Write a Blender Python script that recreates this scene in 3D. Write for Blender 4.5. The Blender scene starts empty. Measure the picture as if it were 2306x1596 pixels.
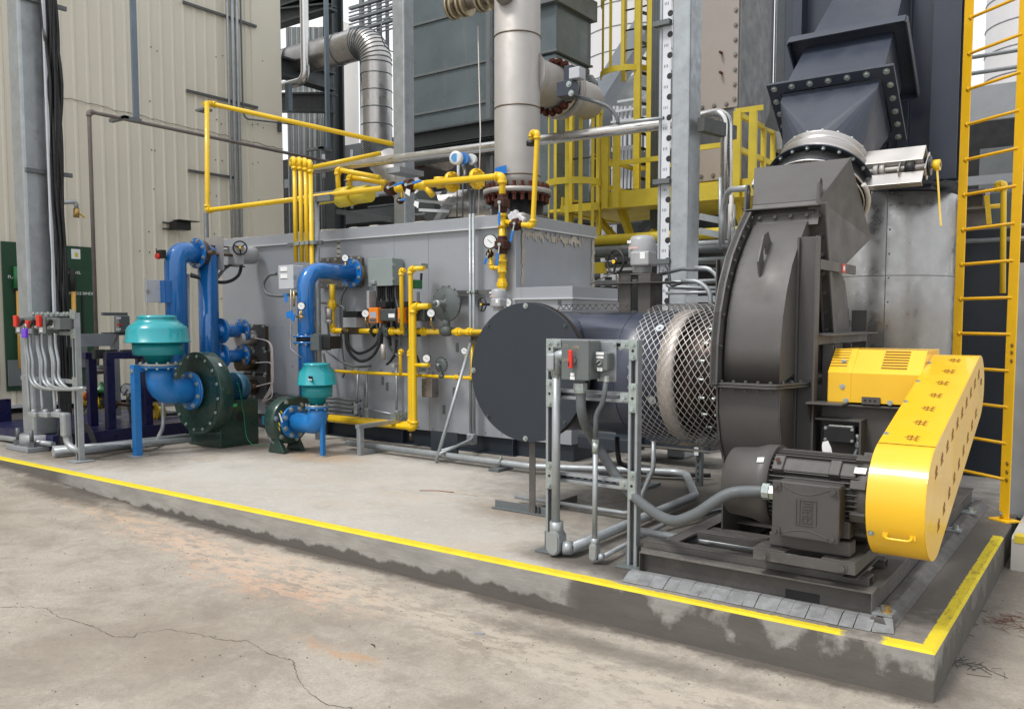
import bpy, math, random
from mathutils import Vector as V, Matrix
random.seed(7)
S = bpy.context.scene
PI = math.pi
# ---------------------------------------------------------------- camera, world, sun, exposure
H = 1.45; PT = .06934; YW = .62745; F = 1923.; Y0 = 854.; CX = 1153.
cam = bpy.data.cameras.new('camera'); cam.lens = 36 * F / 2306; cam.sensor_width = 36
cam.shift_y = (Y0 - 798) / 2306; cam.clip_end = 500; cam.clip_start = .05
co = bpy.data.objects.new('camera', cam); S.collection.objects.link(co)
co.location = (0, 0, H); co.rotation_euler = (PI / 2 - PT, 0, YW); S.camera = co
w = bpy.data.worlds.new('World'); S.world = w; w.use_nodes = True
nt = w.node_tree; bg = nt.nodes['Background']
SUN_EL, SUN_AZ = math.radians(58), math.radians(200)
sky = nt.nodes.new('ShaderNodeTexSky'); sky.sky_type = 'NISHITA'; sky.sun_disc = False
sky.sun_elevation = SUN_EL; sky.sun_rotation = SUN_AZ; sky.dust_density = 6; sky.air_density = 1.2
hs = nt.nodes.new('ShaderNodeHueSaturation'); hs.inputs['Saturation'].default_value = .22
nt.links.new(sky.outputs[0], hs.inputs['Color'])
mx = nt.nodes.new('ShaderNodeMix'); mx.data_type = 'RGBA'; mx.inputs[0].default_value = .7
mx.inputs[7].default_value = (9.0, 9.2, 9.6, 1)
nt.links.new(hs.outputs[0], mx.inputs[6]); nt.links.new(mx.outputs[2], bg.inputs[0])
bg.inputs[1].default_value = .108
sl = bpy.data.lights.new('sun', 'SUN'); sl.energy = 1.5; sl.angle = math.radians(11); sl.color = (1, .97, .92)
so = bpy.data.objects.new('sun', sl); S.collection.objects.link(so)
so.rotation_euler = V((math.sin(SUN_AZ) * math.cos(SUN_EL), math.cos(SUN_AZ) * math.cos(SUN_EL), math.sin(SUN_EL))).to_track_quat('Z', 'Y').to_euler()
S.view_settings.view_transform = 'Standard'; S.view_settings.look = 'None'; S.view_settings.exposure = 0.55
S.render.engine = 'CYCLES'

# ---------------------------------------------------------------- surveying: where a sight line meets a known plane
_c, _s, _cp, _sp = math.cos(YW), math.sin(YW), math.cos(PT), math.sin(PT)
RT = V((_c, _s, 0)); FW = V((-_s * _cp, _c * _cp, -_sp)); UP = V((-_s * _sp, _c * _sp, _cp)); CP = V((0, 0, H))
def P(u, v, **k):
    d = FW + RT * ((u - CX) / F) - UP * ((v - Y0) / F)
    a = next(iter(k)); i = 'xyz'.index(a); t = (k[a] - CP[i]) / d[i]
    return CP + d * t
def RR(p, px): return px / F * (V(p) - CP).dot(FW)      # metres spanned by px at the point p

# ---------------------------------------------------------------- materials
MATS = {}
def mat(name, col, rough=.5, metal=0., var=.18, scale=3., bump=0., bscale=80., dirt=None, dth=.55, dscale=2.5, damt=.8, streak=False, coat=0, spec=.5, bd=.004):
    m = bpy.data.materials.new(name); m.use_nodes = True; n = m.node_tree.nodes; l = m.node_tree.links
    b = n['Principled BSDF']; b.inputs['Metallic'].default_value = metal
    b.inputs['Coat Weight'].default_value = coat; b.inputs['Specular IOR Level'].default_value = spec
    tc = n.new('ShaderNodeTexCoord'); mp = n.new('ShaderNodeMapping'); l.new(tc.outputs['Object'], mp.inputs[0])
    no = n.new('ShaderNodeTexNoise'); no.inputs['Scale'].default_value = scale; no.inputs['Detail'].default_value = 7; no.inputs['Roughness'].default_value = .65
    l.new(mp.outputs[0], no.inputs[0])
    cr = n.new('ShaderNodeMix'); cr.data_type = 'RGBA'
    r = n.new('ShaderNodeMapRange'); r.inputs[1].default_value = .3; r.inputs[2].default_value = .7; l.new(no.outputs[0], r.inputs[0]); l.new(r.outputs[0], cr.inputs[0])
    cr.inputs[6].default_value = (*[c * (1 - var) for c in col], 1); cr.inputs[7].default_value = (*[min(1, c * (1 + var * .7)) for c in col], 1)
    out = cr.outputs[2]
    if dirt:
        d = n.new('ShaderNodeTexNoise'); d.inputs['Scale'].default_value = dscale; d.inputs['Detail'].default_value = 9; d.inputs['Roughness'].default_value = .72
        mp2 = n.new('ShaderNodeMapping'); l.new(tc.outputs['Object'], mp2.inputs[0]); mp2.inputs[1].default_value = (3, 5, 1)
        if streak: mp2.inputs[3].default_value = (3.2, 3.2, .22)
        l.new(mp2.outputs[0], d.inputs[0])
        r2 = n.new('ShaderNodeMapRange'); r2.inputs[1].default_value = dth; r2.inputs[2].default_value = dth + .16; r2.inputs[4].default_value = damt; l.new(d.outputs[0], r2.inputs[0])
        c2 = n.new('ShaderNodeMix'); c2.data_type = 'RGBA'; l.new(r2.outputs[0], c2.inputs[0]); l.new(out, c2.inputs[6]); c2.inputs[7].default_value = (*dirt, 1)
        out = c2.outputs[2]
    l.new(out, b.inputs['Base Color'])
    n2 = n.new('ShaderNodeTexNoise'); n2.inputs['Scale'].default_value = scale * 2.3; n2.inputs['Detail'].default_value = 5; l.new(mp.outputs[0], n2.inputs[0])
    r3 = n.new('ShaderNodeMapRange'); r3.inputs[1].default_value = .3; r3.inputs[2].default_value = .7; r3.inputs[3].default_value = max(.03, rough - .12); r3.inputs[4].default_value = min(1, rough + .12)
    l.new(n2.outputs[0], r3.inputs[0]); l.new(r3.outputs[0], b.inputs['Roughness'])
    if bump:
        bn = n.new('ShaderNodeTexNoise'); bn.inputs['Scale'].default_value = bscale; bn.inputs['Detail'].default_value = 4; l.new(mp.outputs[0], bn.inputs[0])
        bp = n.new('ShaderNodeBump'); bp.inputs['Strength'].default_value = bump; bp.inputs['Distance'].default_value = bd; l.new(bn.outputs[0], bp.inputs['Height']); l.new(bp.outputs[0], b.inputs['Normal'])
    MATS[name] = m; return m
DUST = (.16, .13, .10)
mat('galv', (.36, .385, .40), .42, .55, .16, 6, .05, 40, (.22, .23, .23), .55, 9, .5)
mat('galv_dark', (.13, .145, .15), .5, .35, .2, 6)
mat('galv_conduit', (.36, .385, .40), .45, .45, .14, 9, 0, 80, (.24, .25, .25), .58, 14, .5)
mat('strut', (.10, .105, .10), .55, .3, .2, 8)
mat('zinc', (.42, .47, .45), .35, .7, .2, 20)
mat('stainless', (.50, .48, .46), .33, .85, .06, 2.2, .03, 30, (.36, .32, .28), .62, 2.0, .35, True)
mat('stainless_dull', (.40, .38, .36), .55, .4, .08, 2.0, .03, 60, (.26, .23, .2), .62, 2.0, .55, True)
mat('clad', (.37, .365, .355), .34, .85, .05, 5, 0, 60, (.29, .25, .21), .56, .8, .4, True)
mat('box_grey', (.32, .338, .368), .40, .2, .07, .5, .35, 1.7, (.20, .20, .205), .58, 1.2, .4, True, bd=.05)
mat('box_trim', (.60, .62, .64), .4, .4, .08, 6)
mat('box_shade', (.24, .245, .25), .6, .1, .1, 4)
mat('tape', (.46, .42, .36), .7, 0, .2, 9)
mat('fan_brown', (.078, .074, .071), .5, .0, .12, 3, .25, 260, DUST, .66, 1.6, .35, False, 0, .5)
mat('frame_brown', (.074, .069, .065), .55, .0, .2, 4, .2, 200, (.17, .155, .14), .53, 4.5, .5)
mat('motor_grey', (.062, .058, .055), .48, .0, .12, 5, .25, 300, DUST, .68, 3, .3)
mat('navy', (.028, .036, .055), .42, .0, .14, 2.5, .15, 240, (.12, .12, .12), .68, 1.7, .35, True)
mat('slate', (.019, .026, .036), .42, 0, .12, 1.2, .15, 200, (.045, .048, .05), .62, 3.5, .4, True)
mat('black', (.012, .012, .013), .45, 0, .2, 6)
mat('rubber', (.016, .016, .017), .7, 0, .2, 10, .2, 60)
mat('flex_grey', (.10, .11, .115), .55, 0, .12, 12, .2, 60)
mat('pvc_grey', (.07, .075, .08), .5, 0, .12, 10)
mat('yellow', (.78, .50, .006), .38, 0, .08, 5, .06, 80, (.42, .27, .03), .66, 6, .5, False, .2)
mat('yellow_rail', (.58, .445, .03), .5, 0, .14, 4, .05, 60, (.28, .2, .05), .64, 5, .6)
mat('yellow_guard', (.80, .47, .013), .33, 0, .05, 2, .25, 2.2, (.50, .30, .04), .67, 7, .45, False, .3, bd=.02)
mat('yellow_ladder', (.75, .43, .008), .42, 0, .09, 5, .06, 70, (.22, .14, .04), .68, 7, .7)
mat('louvre', (.22, .08, .01), .6, 0, .1)
mat('blue', (.009, .138, .43), .16, 0, .10, 4, .03, 60, (.10, .14, .22), .70, 5, .35, False, .6)
mat('blue_matt', (.013, .155, .43), .35, 0, .12, 4, .04, 60, (.25, .22, .20), .63, 4, .7)
mat('teal', (.008, .29, .33), .22, 0, .06, 3, .03, 60, (.05, .33, .33), .66, 4, .4, False, .5)
mat('teal_dark', (.008, .22, .25), .32, 0, .06, 3)
mat('dark_green', (.013, .038, .030), .30, 0, .12, 3, .05, 60, DUST, .72, 3, .3, False, .3)
mat('board_green', (.012, .055, .025), .42, 0, .08, 2)
mat('green', (.02, .16, .05), .4)
mat('motor_blue', (.012, .075, .13), .35, 0, .12, 4)
mat('purple', (.009, .010, .055), .35, 0, .15, 4, 0, 80, (.05, .05, .07), .62, 3, .6)
mat('rust', (.055, .018, .009), .8, .1, .4, 25, .4, 120)
mat('rust_bolt', (.10, .025, .012), .8, .1, .4, 25)
mat('white_plastic', (.62, .64, .66), .4, 0, .06, 4)
mat('act_grey', (.33, .335, .345), .38, 0, .10, 5, 0, 80, (.2, .2, .2), .66, 4, .4)
mat('box_light', (.44, .46, .49), .35, 0, .06, 4)
mat('panel_green_grey', (.23, .27, .26), .38, 0, .06, 3)
mat('reg_grey', (.085, .10, .10), .42, 0, .12, 8, .1, 90)
mat('encl_grey', (.115, .13, .128), .4, 0, .08, 6)
mat('white', (.75, .76, .76), .5, 0, .05)
mat('white_steel', (.62, .64, .68), .5, 0, .08, 4, 0, 80, (.4, .38, .35), .62, 3, .5)
mat('red', (.62, .03, .015), .4, 0, .1)
mat('orange', (.80, .22, .01), .4, 0, .1)
mat('handle_blue', (.012, .17, .55), .35, 0, .1)
mat('lock_purple', (.16, .05, .6), .3)
mat('brass', (.45, .30, .10), .35, .8, .2, 20)
mat('cable_white', (.50, .46, .44), .55, 0, .1)
mat('steel_grey', (.055, .065, .068), .5, .1, .16, 3, 0, 80, (.11, .115, .11), .62, 2, .5)
mat('steel_mid', (.14, .155, .16), .5, .2, .14, 3, 0, 80, (.09, .1, .1), .62, 2, .5)
mat('casing', (.115, .145, .16), .34, .25, .16, .9, .4, 1.2, (.21, .215, .19), .56, .9, .6, True, bd=.06)
mat('dark', (.012, .013, .014), .8)
mat('darkbrown', (.035, .03, .026), .8)
mat('duct_beige', (.34, .30, .275), .6, .1, .06, 1.2, .05, 90, (.24, .18, .13), .66, 1.6, .3, True)
mat('silo', (.60, .59, .59), .5, .1, .04, 1)
mat('silo_seam', (.33, .33, .34), .6)
mat('tank_white', (.62, .60, .56), .55, 0, .05, 1)
mat('siding', (.64, .60, .495), .5, 0, .04, .6, 0, 80, (.42, .37, .29), .6, .7, .35, True)
mat('mortar', (.20, .205, .21), .8, 0, .3, 14, .4, 60, (.09, .085, .078), .56, 6, .8)
mat('mortar_dark', (.11, .105, .10), .8, 0, .3, 9, .4, 60, (.05, .048, .045), .5, 5, .7)
mat('dirt_conc', (.055, .05, .043), .75, 0, .35, 4, .4, 60)
mat('louver_bg', (.06, .065, .07), .6)
mat('insul_white', (.52, .50, .47), .7, 0, .15, 12)
mat('needles', (.13, .045, .025), .8, 0, .3, 30)
mat('scrub', (.22, .2, .18), .8)
mat('copper', (.25, .06, .03), .4, .3)
mat('bottle', (.55, .53, .62), .25, 0, .05)
mat('screen', (.08, .3, .6), .3)

def mesh_grate(name, col, sc=60):     # expanded-metal mesh skin, lighter strands over a dark void
    m = mat(name, col, .5, .2); n = m.node_tree.nodes; l = m.node_tree.links; b = n['Principled BSDF']
    tc = n.new('ShaderNodeTexCoord'); mp = n.new('ShaderNodeMapping'); mp.inputs[3].default_value = (sc, sc, sc * 1.6); l.new(tc.outputs['Object'], mp.inputs[0])
    v = n.new('ShaderNodeTexVoronoi'); v.inputs['Scale'].default_value = 1; v.inputs['Randomness'].default_value = .15; l.new(mp.outputs[0], v.inputs[0])
    r = n.new('ShaderNodeMapRange'); r.inputs[1].default_value = .3; r.inputs[2].default_value = .5; l.new(v.outputs[0], r.inputs[0])
    old = b.inputs['Base Color'].links[0].from_socket
    c = n.new('ShaderNodeMix'); c.data_type = 'RGBA'; l.new(r.outputs[0], c.inputs[0]); c.inputs[6].default_value = (.02, .021, .022, 1); l.new(old, c.inputs[7]); l.new(c.outputs[2], b.inputs['Base Color'])
mesh_grate('mesh_grey', (.15, .155, .155))

def concrete(name, base, light, dark, pad=False, ground=False):
    m = bpy.data.materials.new(name); m.use_nodes = True; n = m.node_tree.nodes; l = m.node_tree.links; b = n['Principled BSDF']
    g = n.new('ShaderNodeNewGeometry'); pos = g.outputs['Position']
    sep = n.new('ShaderNodeSeparateXYZ'); l.new(pos, sep.inputs[0])
    def noise(sc, det=8, rough=.65, vec=None, off=0, scl=None, dist=0):
        t = n.new('ShaderNodeTexNoise'); t.inputs['Scale'].default_value = sc; t.inputs['Detail'].default_value = det; t.inputs['Roughness'].default_value = rough; t.inputs['Distortion'].default_value = dist
        mp = n.new('ShaderNodeMapping'); l.new(vec or pos, mp.inputs[0]); mp.inputs[1].default_value = (off, off * .7, off * .3)
        if scl: mp.inputs[3].default_value = scl
        l.new(mp.outputs[0], t.inputs[0]); return t.outputs[0]
    def rng(s, a, b_, c=0., d=1.):
        r = n.new('ShaderNodeMapRange'); r.inputs[1].default_value = a; r.inputs[2].default_value = b_; r.inputs[3].default_value = c; r.inputs[4].default_value = d; l.new(s, r.inputs[0]); return r.outputs[0]
    def mixc(f, a, c):
        x = n.new('ShaderNodeMix'); x.data_type = 'RGBA'
        for i, q in ((0, f), (6, a), (7, c)):
            if isinstance(q, tuple): x.inputs[i].default_value = (*q, 1)
            elif isinstance(q, (int, float)): x.inputs[i].default_value = q
            else: l.new(q, x.inputs[i])
        return x.outputs[2]
    def mth(op, a, c=None):
        x = n.new('ShaderNodeMath'); x.operation = op
        for i, q in ((0, a), (1, c)):
            if q is None: continue
            if isinstance(q, (int, float)): x.inputs[i].default_value = q
            else: l.new(q, x.inputs[i])
        return x.outputs[0]
    col = mixc(rng(noise(.9, 9, .6), .32, .68), base, light)
    col = mixc(rng(noise(3.1, 9, .7, off=4, scl=(.85, 1.15, 1)), .50, .66, 0, .55), col, dark)
    col = mixc(rng(noise(85, 5, .8), .42, .72, 0, .55), col, tuple(c * .5 for c in base))
    col = mixc(rng(noise(130, 3, .7, off=3), .60, .70, 0, .5), col, tuple(min(1, c * 1.35) for c in light))
    col = mixc(rng(noise(16, 9, .75, off=9), .53, .62, 0, .5), col, light)
    X, Y, Z = sep.outputs[0], sep.outputs[1], sep.outputs[2]
    def blob(cx, cy, rx, ry, wob=.5, soft=.45):      # stain with a ragged outline at a place on the slab
        a = mth('DIVIDE', mth('SUBTRACT', X, cx), rx); c = mth('DIVIDE', mth('SUBTRACT', Y, cy), ry)
        d = mth('SQRT', mth('ADD', mth('MULTIPLY', a, a), mth('MULTIPLY', c, c)))
        d = mth('ADD', d, mth('MULTIPLY', mth('SUBTRACT', noise(7, 9, .75, off=cx), .5), wob * 4))
        return rng(d, 1 + soft, 1 - soft)
    rough = .82
    if ground:
        big = noise(.55, 7, .6, off=21)
        col = mixc(rng(big, .48, .66, 0, .62), col, (.20, .165, .125))
        col = mixc(rng(noise(2.4, 10, .74, off=2, dist=.5), .47, .62, 0, .55), col, (.20, .172, .14))
        col = mixc(rng(noise(30, 8, .82, off=12), .55, .66, 0, .42), col, (.15, .12, .095))
        col = mixc(rng(noise(60, 3, .6, off=7), .70, .74, 0, .5), col, (.52, .47, .40)); rag = rng(noise(9, 10, .82, off=17, scl=(.5, 1.2, 1)), .47, .52)
        for cx, cy, rx, ry, c, a in ((-5.2, 3.66, 1.3, .20, (.50, .33, .23), .8), (-4.35, 3.45, .75, .22, (.50, .31, .21), .8), (-6.8, 3.75, .8, .12, (.46, .34, .24), .7), (-4.6, 3.62, 1.3, .25, (.47, .42, .345), .5), (-2.2, 3.5, 1.2, .25, (.46, .41, .335), .5),
                                     (-3.05, 3.6, 1.0, .16, (.43, .38, .31), .5), (-1.45, 3.35, .9, .3, (.42, .37, .31), .5), (-1.6, 2.45, .12, .10, (.42, .20, .05), .9), (-1.05, 2.35, .07, .03, (.4, .17, .05), .8), (-3.2, 2.9, .3, .05, (.42, .22, .09), .5),
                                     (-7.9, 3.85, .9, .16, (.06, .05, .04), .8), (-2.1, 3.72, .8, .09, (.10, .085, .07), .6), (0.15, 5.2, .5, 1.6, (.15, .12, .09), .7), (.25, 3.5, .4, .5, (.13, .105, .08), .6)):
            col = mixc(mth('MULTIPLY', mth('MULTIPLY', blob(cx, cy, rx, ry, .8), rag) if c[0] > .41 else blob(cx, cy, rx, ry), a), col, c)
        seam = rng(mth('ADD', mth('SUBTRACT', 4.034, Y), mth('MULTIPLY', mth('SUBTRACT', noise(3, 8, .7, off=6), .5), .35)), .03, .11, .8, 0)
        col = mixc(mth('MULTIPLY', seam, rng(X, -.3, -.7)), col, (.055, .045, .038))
        rough = .78
    if pad:
        nz = n.new('ShaderNodeNewGeometry'); sn = n.new('ShaderNodeSeparateXYZ'); l.new(nz.outputs['True Normal'], sn.inputs[0])
        top = rng(sn.outputs[2], .35, .4)
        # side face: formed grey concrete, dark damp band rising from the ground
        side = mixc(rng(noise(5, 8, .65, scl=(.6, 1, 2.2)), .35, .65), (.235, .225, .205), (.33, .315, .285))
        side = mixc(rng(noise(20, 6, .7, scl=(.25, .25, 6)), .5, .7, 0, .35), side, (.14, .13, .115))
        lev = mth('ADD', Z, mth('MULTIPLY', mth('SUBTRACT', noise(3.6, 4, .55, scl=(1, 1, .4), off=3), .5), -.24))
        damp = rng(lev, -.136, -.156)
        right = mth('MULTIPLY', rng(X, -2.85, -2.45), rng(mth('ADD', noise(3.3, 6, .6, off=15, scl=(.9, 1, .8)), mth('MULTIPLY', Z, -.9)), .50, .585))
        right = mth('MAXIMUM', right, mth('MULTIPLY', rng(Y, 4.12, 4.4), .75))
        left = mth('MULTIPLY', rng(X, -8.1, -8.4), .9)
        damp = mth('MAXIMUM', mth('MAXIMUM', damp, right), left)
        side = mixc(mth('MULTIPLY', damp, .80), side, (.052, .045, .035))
        # top: pale slab, dark grime round the fan skid and the far left corner; behind the duct, grime with painted shade
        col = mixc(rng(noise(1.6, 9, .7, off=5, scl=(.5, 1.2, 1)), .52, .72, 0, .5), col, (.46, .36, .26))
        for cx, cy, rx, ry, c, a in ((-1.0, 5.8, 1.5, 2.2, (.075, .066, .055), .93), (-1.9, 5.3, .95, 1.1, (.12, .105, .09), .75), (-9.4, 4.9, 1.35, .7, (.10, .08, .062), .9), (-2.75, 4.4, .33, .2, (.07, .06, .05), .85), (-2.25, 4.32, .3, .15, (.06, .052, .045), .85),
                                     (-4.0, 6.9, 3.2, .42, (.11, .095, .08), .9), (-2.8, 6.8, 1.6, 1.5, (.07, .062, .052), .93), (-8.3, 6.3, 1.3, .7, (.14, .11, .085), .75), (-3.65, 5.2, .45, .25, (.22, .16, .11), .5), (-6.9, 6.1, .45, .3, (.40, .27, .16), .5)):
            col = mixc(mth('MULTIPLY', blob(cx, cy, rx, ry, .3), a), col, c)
        # painted edge: worn where the skid grout was laid
        ye = mth('SUBTRACT', Y, 4.034)
        wob = mth('MULTIPLY', mth('SUBTRACT', noise(28, 5, .7, off=1), .5), .022)
        front = rng(mth('ADD', ye, wob), .078, .082, 1, 0)
        xe = mth('SUBTRACT', -.641, X)
        side_l = mth('MULTIPLY', rng(mth('ADD', xe, wob), .062, .066, 1, 0), rng(Y, 6.50, 6.52, 1, 0))
        worn = mth('MULTIPLY', rng(mth('MAXIMUM', mth('ADD', ye, mth('MULTIPLY', wob, 2.2)), 0), .052, .058), mth('MULTIPLY', rng(X, -2.3, -2.24), rng(X, -.86, -.90)))
        gap = mth('MULTIPLY', blob(-.95, 4.07, .09, .11, .35, .15), 1)
        front = mth('MULTIPLY', front, mth('SUBTRACT', 1, mth('MAXIMUM', worn, gap)))
        ymask = mth('MAXIMUM', front, side_l)
        sp = rng(noise(34, 8, .75, off=8), .66, .69, 0, .8)
        ymask = mth('MULTIPLY', ymask, mth('SUBTRACT', 1, mth('MULTIPLY', sp, mth('MAXIMUM', rng(X, -2.4, -2.2), .15))))
        ycol = mixc(rng(noise(6, 8, .7), .35, .7), (.60, .46, .012), (.70, .57, .02))
        ycol = mixc(mth('MULTIPLY', rng(noise(10, 9, .8, off=31, scl=(2, .7, 1)), .52, .62), mth('MULTIPLY', rng(Y, 4.3, 4.5), .75)), ycol, (.22, .17, .03))
        col = mixc(mth('MULTIPLY', ymask, 1), col, ycol)
        chamf = mth('MULTIPLY', rng(Z, -.020, -.012), ymask)
        col = mixc(top, side, col)
    l.new(col, b.inputs['Base Color'])
    l.new(rng(noise(2.2, 6, .6), .3, .7, rough - .14, rough + .08), b.inputs['Roughness'])
    bp = n.new('ShaderNodeBump'); bp.inputs['Strength'].default_value = .5; bp.inputs['Distance'].default_value = .006
    l.new(noise(45, 9, .75), bp.inputs['Height']); l.new(bp.outputs[0], b.inputs['Normal'])
    MATS[name] = m
concrete('ground_conc', (.325, .288, .24), (.425, .387, .33), (.26, .222, .18), ground=True)
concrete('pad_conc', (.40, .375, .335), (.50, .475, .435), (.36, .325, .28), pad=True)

mat('pad_conc2', (.42, .40, .37), .8, 0, .15, 2, .3, 60)
mat('navy_duct', (.050, .058, .085), .38, .0, .10, 2, .08, 160, (.10, .10, .11), .7, 2, .3, True)
mat('sleeve', (.030, .017, .012), .3, .6, .5, 4)
mat('mesh_strand', (.42, .41, .40), .45, .4, .2, 8)
mat('letter_tan', (.33, .28, .19), .5)
mat('brass_dark', (.10, .07, .045), .45, .5, .3, 10)
mat('green_label', (.05, .45, .12), .5)
mat('green_wire', (.01, .35, .12), .5)
mat('burner_dark', (.07, .07, .075), .5, .2, .15, 6)
mat('stainless_brown', (.24, .22, .20), .35, .7, .2, 4, 0, 80, (.10, .08, .07), .55, 3, .7)
mat('screen_pale', (.35, .42, .5), .3)
mat('reg_dark', (.055, .065, .065), .45, 0, .1, 6)
mat('foil', (.55, .55, .57), .4, 0, .2, 20, .8, 60)
mat('pipe_old', (.20, .17, .155), .6, .3, .2, 8, 0, 80, (.15, .09, .06), .6, 6, .5)
mat('galv_blue', (.17, .21, .25), .45, .4, .12, 6)
mat('notice_yellow', (.6, .55, .08), .5)
mat('handle_orange', (.68, .38, .08), .5)
mat('steel_light', (.27, .285, .30), .5, .15, .1, 3, 0, 80, (.2, .2, .2), .62, 2, .4)
mat('steel_blue', (.33, .37, .44), .5, .1, .1)
mat('dark_lug', (.02, .024, .025), .5)
mat('weld_brown', (.20, .16, .12), .4, .7, .2, 12)
mat('brass_pale', (.42, .36, .25), .35, .7, .15, 10)
mat('cast_alu', (.34, .36, .37), .45, .5, .08, 8)
mat('frame_dust', (.13, .12, .11), .65, 0, .3, 6, .2, 100, (.06, .055, .05), .5, 7, .7)
mat('stainless_clean', (.60, .59, .575), .2, .92, .05, 3)
mat('grit_stone', (.16, .13, .10), .9, 0, .5, 40)
mat('band_pale', (.56, .50, .45), .38, .35, .12, 5, .1, 8)
mat('crack_brown', (.10, .082, .065), .9)
mat('label_pink', (.62, .42, .40), .5)

# ---------------------------------------------------------------- mesh building
def frame(d, up=(0, 0, 1)):
    d = V(d).normalized(); up = V(up)
    if abs(d.dot(up.normalized())) > .98: up = V((0, 1, 0)) if abs(d.y) < .9 else V((1, 0, 0))
    a = d.cross(up).normalized(); b = a.cross(d).normalized(); return d, a, b
def fillet(pts, r, seg=7):
    pts = [V(p) for p in pts]; out = [pts[0]]
    for i in range(1, len(pts) - 1):
        p = pts[i]; d1 = (p - pts[i - 1]); d2 = (pts[i + 1] - p); l1, l2 = d1.length, d2.length; d1.normalize(); d2.normalize()
        th = d1.angle(d2)
        if th < .03 or r <= 0: out.append(p); continue
        t = min(r * math.tan(th / 2), l1 * .48, l2 * .48); rr = t / math.tan(th / 2)
        ax = d1.cross(d2).normalized(); st = p - d1 * t; c = st + ax.cross(d1) * rr
        for k in range(seg + 1): out.append(c + Matrix.Rotation(th * k / seg, 3, ax) @ (st - c))
    out.append(pts[-1]); return out
class MB:
    def __init__(s): s.v = []; s.f = []; s.mi = []; s.sm = []; s.m = 0; s.pc = []
    def mark(s): s.pc.append((len(s.v), len(s.f)))      # the next shapes are a part of their own
    def add(s, vs, fs, smooth=False):
        o = len(s.v); s.v += [V(q) for q in vs]
        for f in fs: s.f.append([i + o for i in f]); s.mi.append(s.m); s.sm.append(smooth)
        return s
    def box(s, x0, x1, y0, y1, z0, z1):
        return s.add([(x, y, z) for x in (x0, x1) for y in (y0, y1) for z in (z0, z1)], [(0, 1, 3, 2), (4, 6, 7, 5), (0, 4, 5, 1), (2, 3, 7, 6), (0, 2, 6, 4), (1, 5, 7, 3)])
    def ob(s, c, sx, sy, sz, d=(1, 0, 0), up=(0, 0, 1)):      # oriented box; sx runs along d, sz along up
        d, a, b = frame(d, up); c = V(c)
        return s.add([c + d * (i * sx / 2) + a * (-j * sy / 2) + b * (k * sz / 2) for i in (-1, 1) for j in (-1, 1) for k in (-1, 1)], [(0, 1, 3, 2), (4, 6, 7, 5), (0, 4, 5, 1), (2, 3, 7, 6), (0, 2, 6, 4), (1, 5, 7, 3)])
    def prism(s, pts, ext):
        n = len(pts); ext = V(ext); pts = [V(p) for p in pts]
        return s.add(pts + [p + ext for p in pts], [list(range(n))[::-1], list(range(n, 2 * n))] + [(i, (i + 1) % n, (i + 1) % n + n, i + n) for i in range(n)])
    def prof(s, p0, p1, poly, up=(0, 0, 1)):
        p0 = V(p0); p1 = V(p1); d, a, b = frame(p1 - p0, up)
        return s.prism([p0 + a * x + b * y for x, y in poly], p1 - p0)
    def bar(s, p0, p1, w_, h_, up=(0, 0, 1)):
        return s.prof(p0, p1, [(-w_ / 2, -h_ / 2), (w_ / 2, -h_ / 2), (w_ / 2, h_ / 2), (-w_ / 2, h_ / 2)], up)
    def ib(s, p0, p1, w_, h_, t, up=(0, 0, 1)):
        a, b = w_ / 2, h_ / 2; e = t / 2
        return s.prof(p0, p1, [(-a, -b), (a, -b), (a, -b + t), (e, -b + t), (e, b - t), (a, b - t), (a, b), (-a, b), (-a, b - t), (-e, b - t), (-e, -b + t), (-a, -b + t)], up)
    def chan(s, p0, p1, w_, h_, t, up=(0, 0, 1), flip=1):     # open on the -side (flip=1) along the side vector
        a, b = w_ / 2 * flip, h_ / 2; t_ = t * flip
        return s.prof(p0, p1, [(-a, -b), (a, -b), (a, b), (-a, b), (-a, b - t), (a - t_, b - t), (a - t_, -b + t), (-a, -b + t)], up)
    def ang(s, p0, p1, w_, h_, t, up=(0, 0, 1), fx=1, fy=1):
        return s.prof(p0, p1, [(0, 0), (w_ * fx, 0), (w_ * fx, t * fy), (t * fx, t * fy), (t * fx, h_ * fy), (0, h_ * fy)], up)
    def tube(s, pts, r, bend=0, n=12, caps=True, seg=7, rs=None):
        pts = fillet(pts, bend, seg) if bend else [V(p) for p in pts]
        q = [pts[0]]
        for p in pts[1:]:
            if (p - q[-1]).length > 1e-5: q.append(p)
        pts = q; m_ = len(pts); o = len(s.v); d, a, b = frame(pts[1] - pts[0])
        for i, p in enumerate(pts):
            t = (pts[min(i + 1, m_ - 1)] - pts[max(i - 1, 0)]).normalized()
            a = (a - t * a.dot(t)).normalized(); b = t.cross(a)
            rr = rs[i] if rs else r
            if 0 < i < m_ - 1:
                c = max(.5, (pts[i] - pts[i - 1]).normalized().dot(t))
            else: c = 1
            for k in range(n):
                an = 2 * PI * k / n; s.v.append(p + (a * math.cos(an) + b * math.sin(an)) * (rr / c if bend == 0 else rr))
        for i in range(m_ - 1):
            for k in range(n):
                s.f.append([o + i * n + k, o + i * n + (k + 1) % n, o + (i + 1) * n + (k + 1) % n, o + (i + 1) * n + k]); s.mi.append(s.m); s.sm.append(True)
        if caps:
            s.f.append([o + k for k in range(n)][::-1]); s.f.append([o + (m_ - 1) * n + k for k in range(n)]); s.mi += [s.m] * 2; s.sm += [False] * 2
        return s
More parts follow.
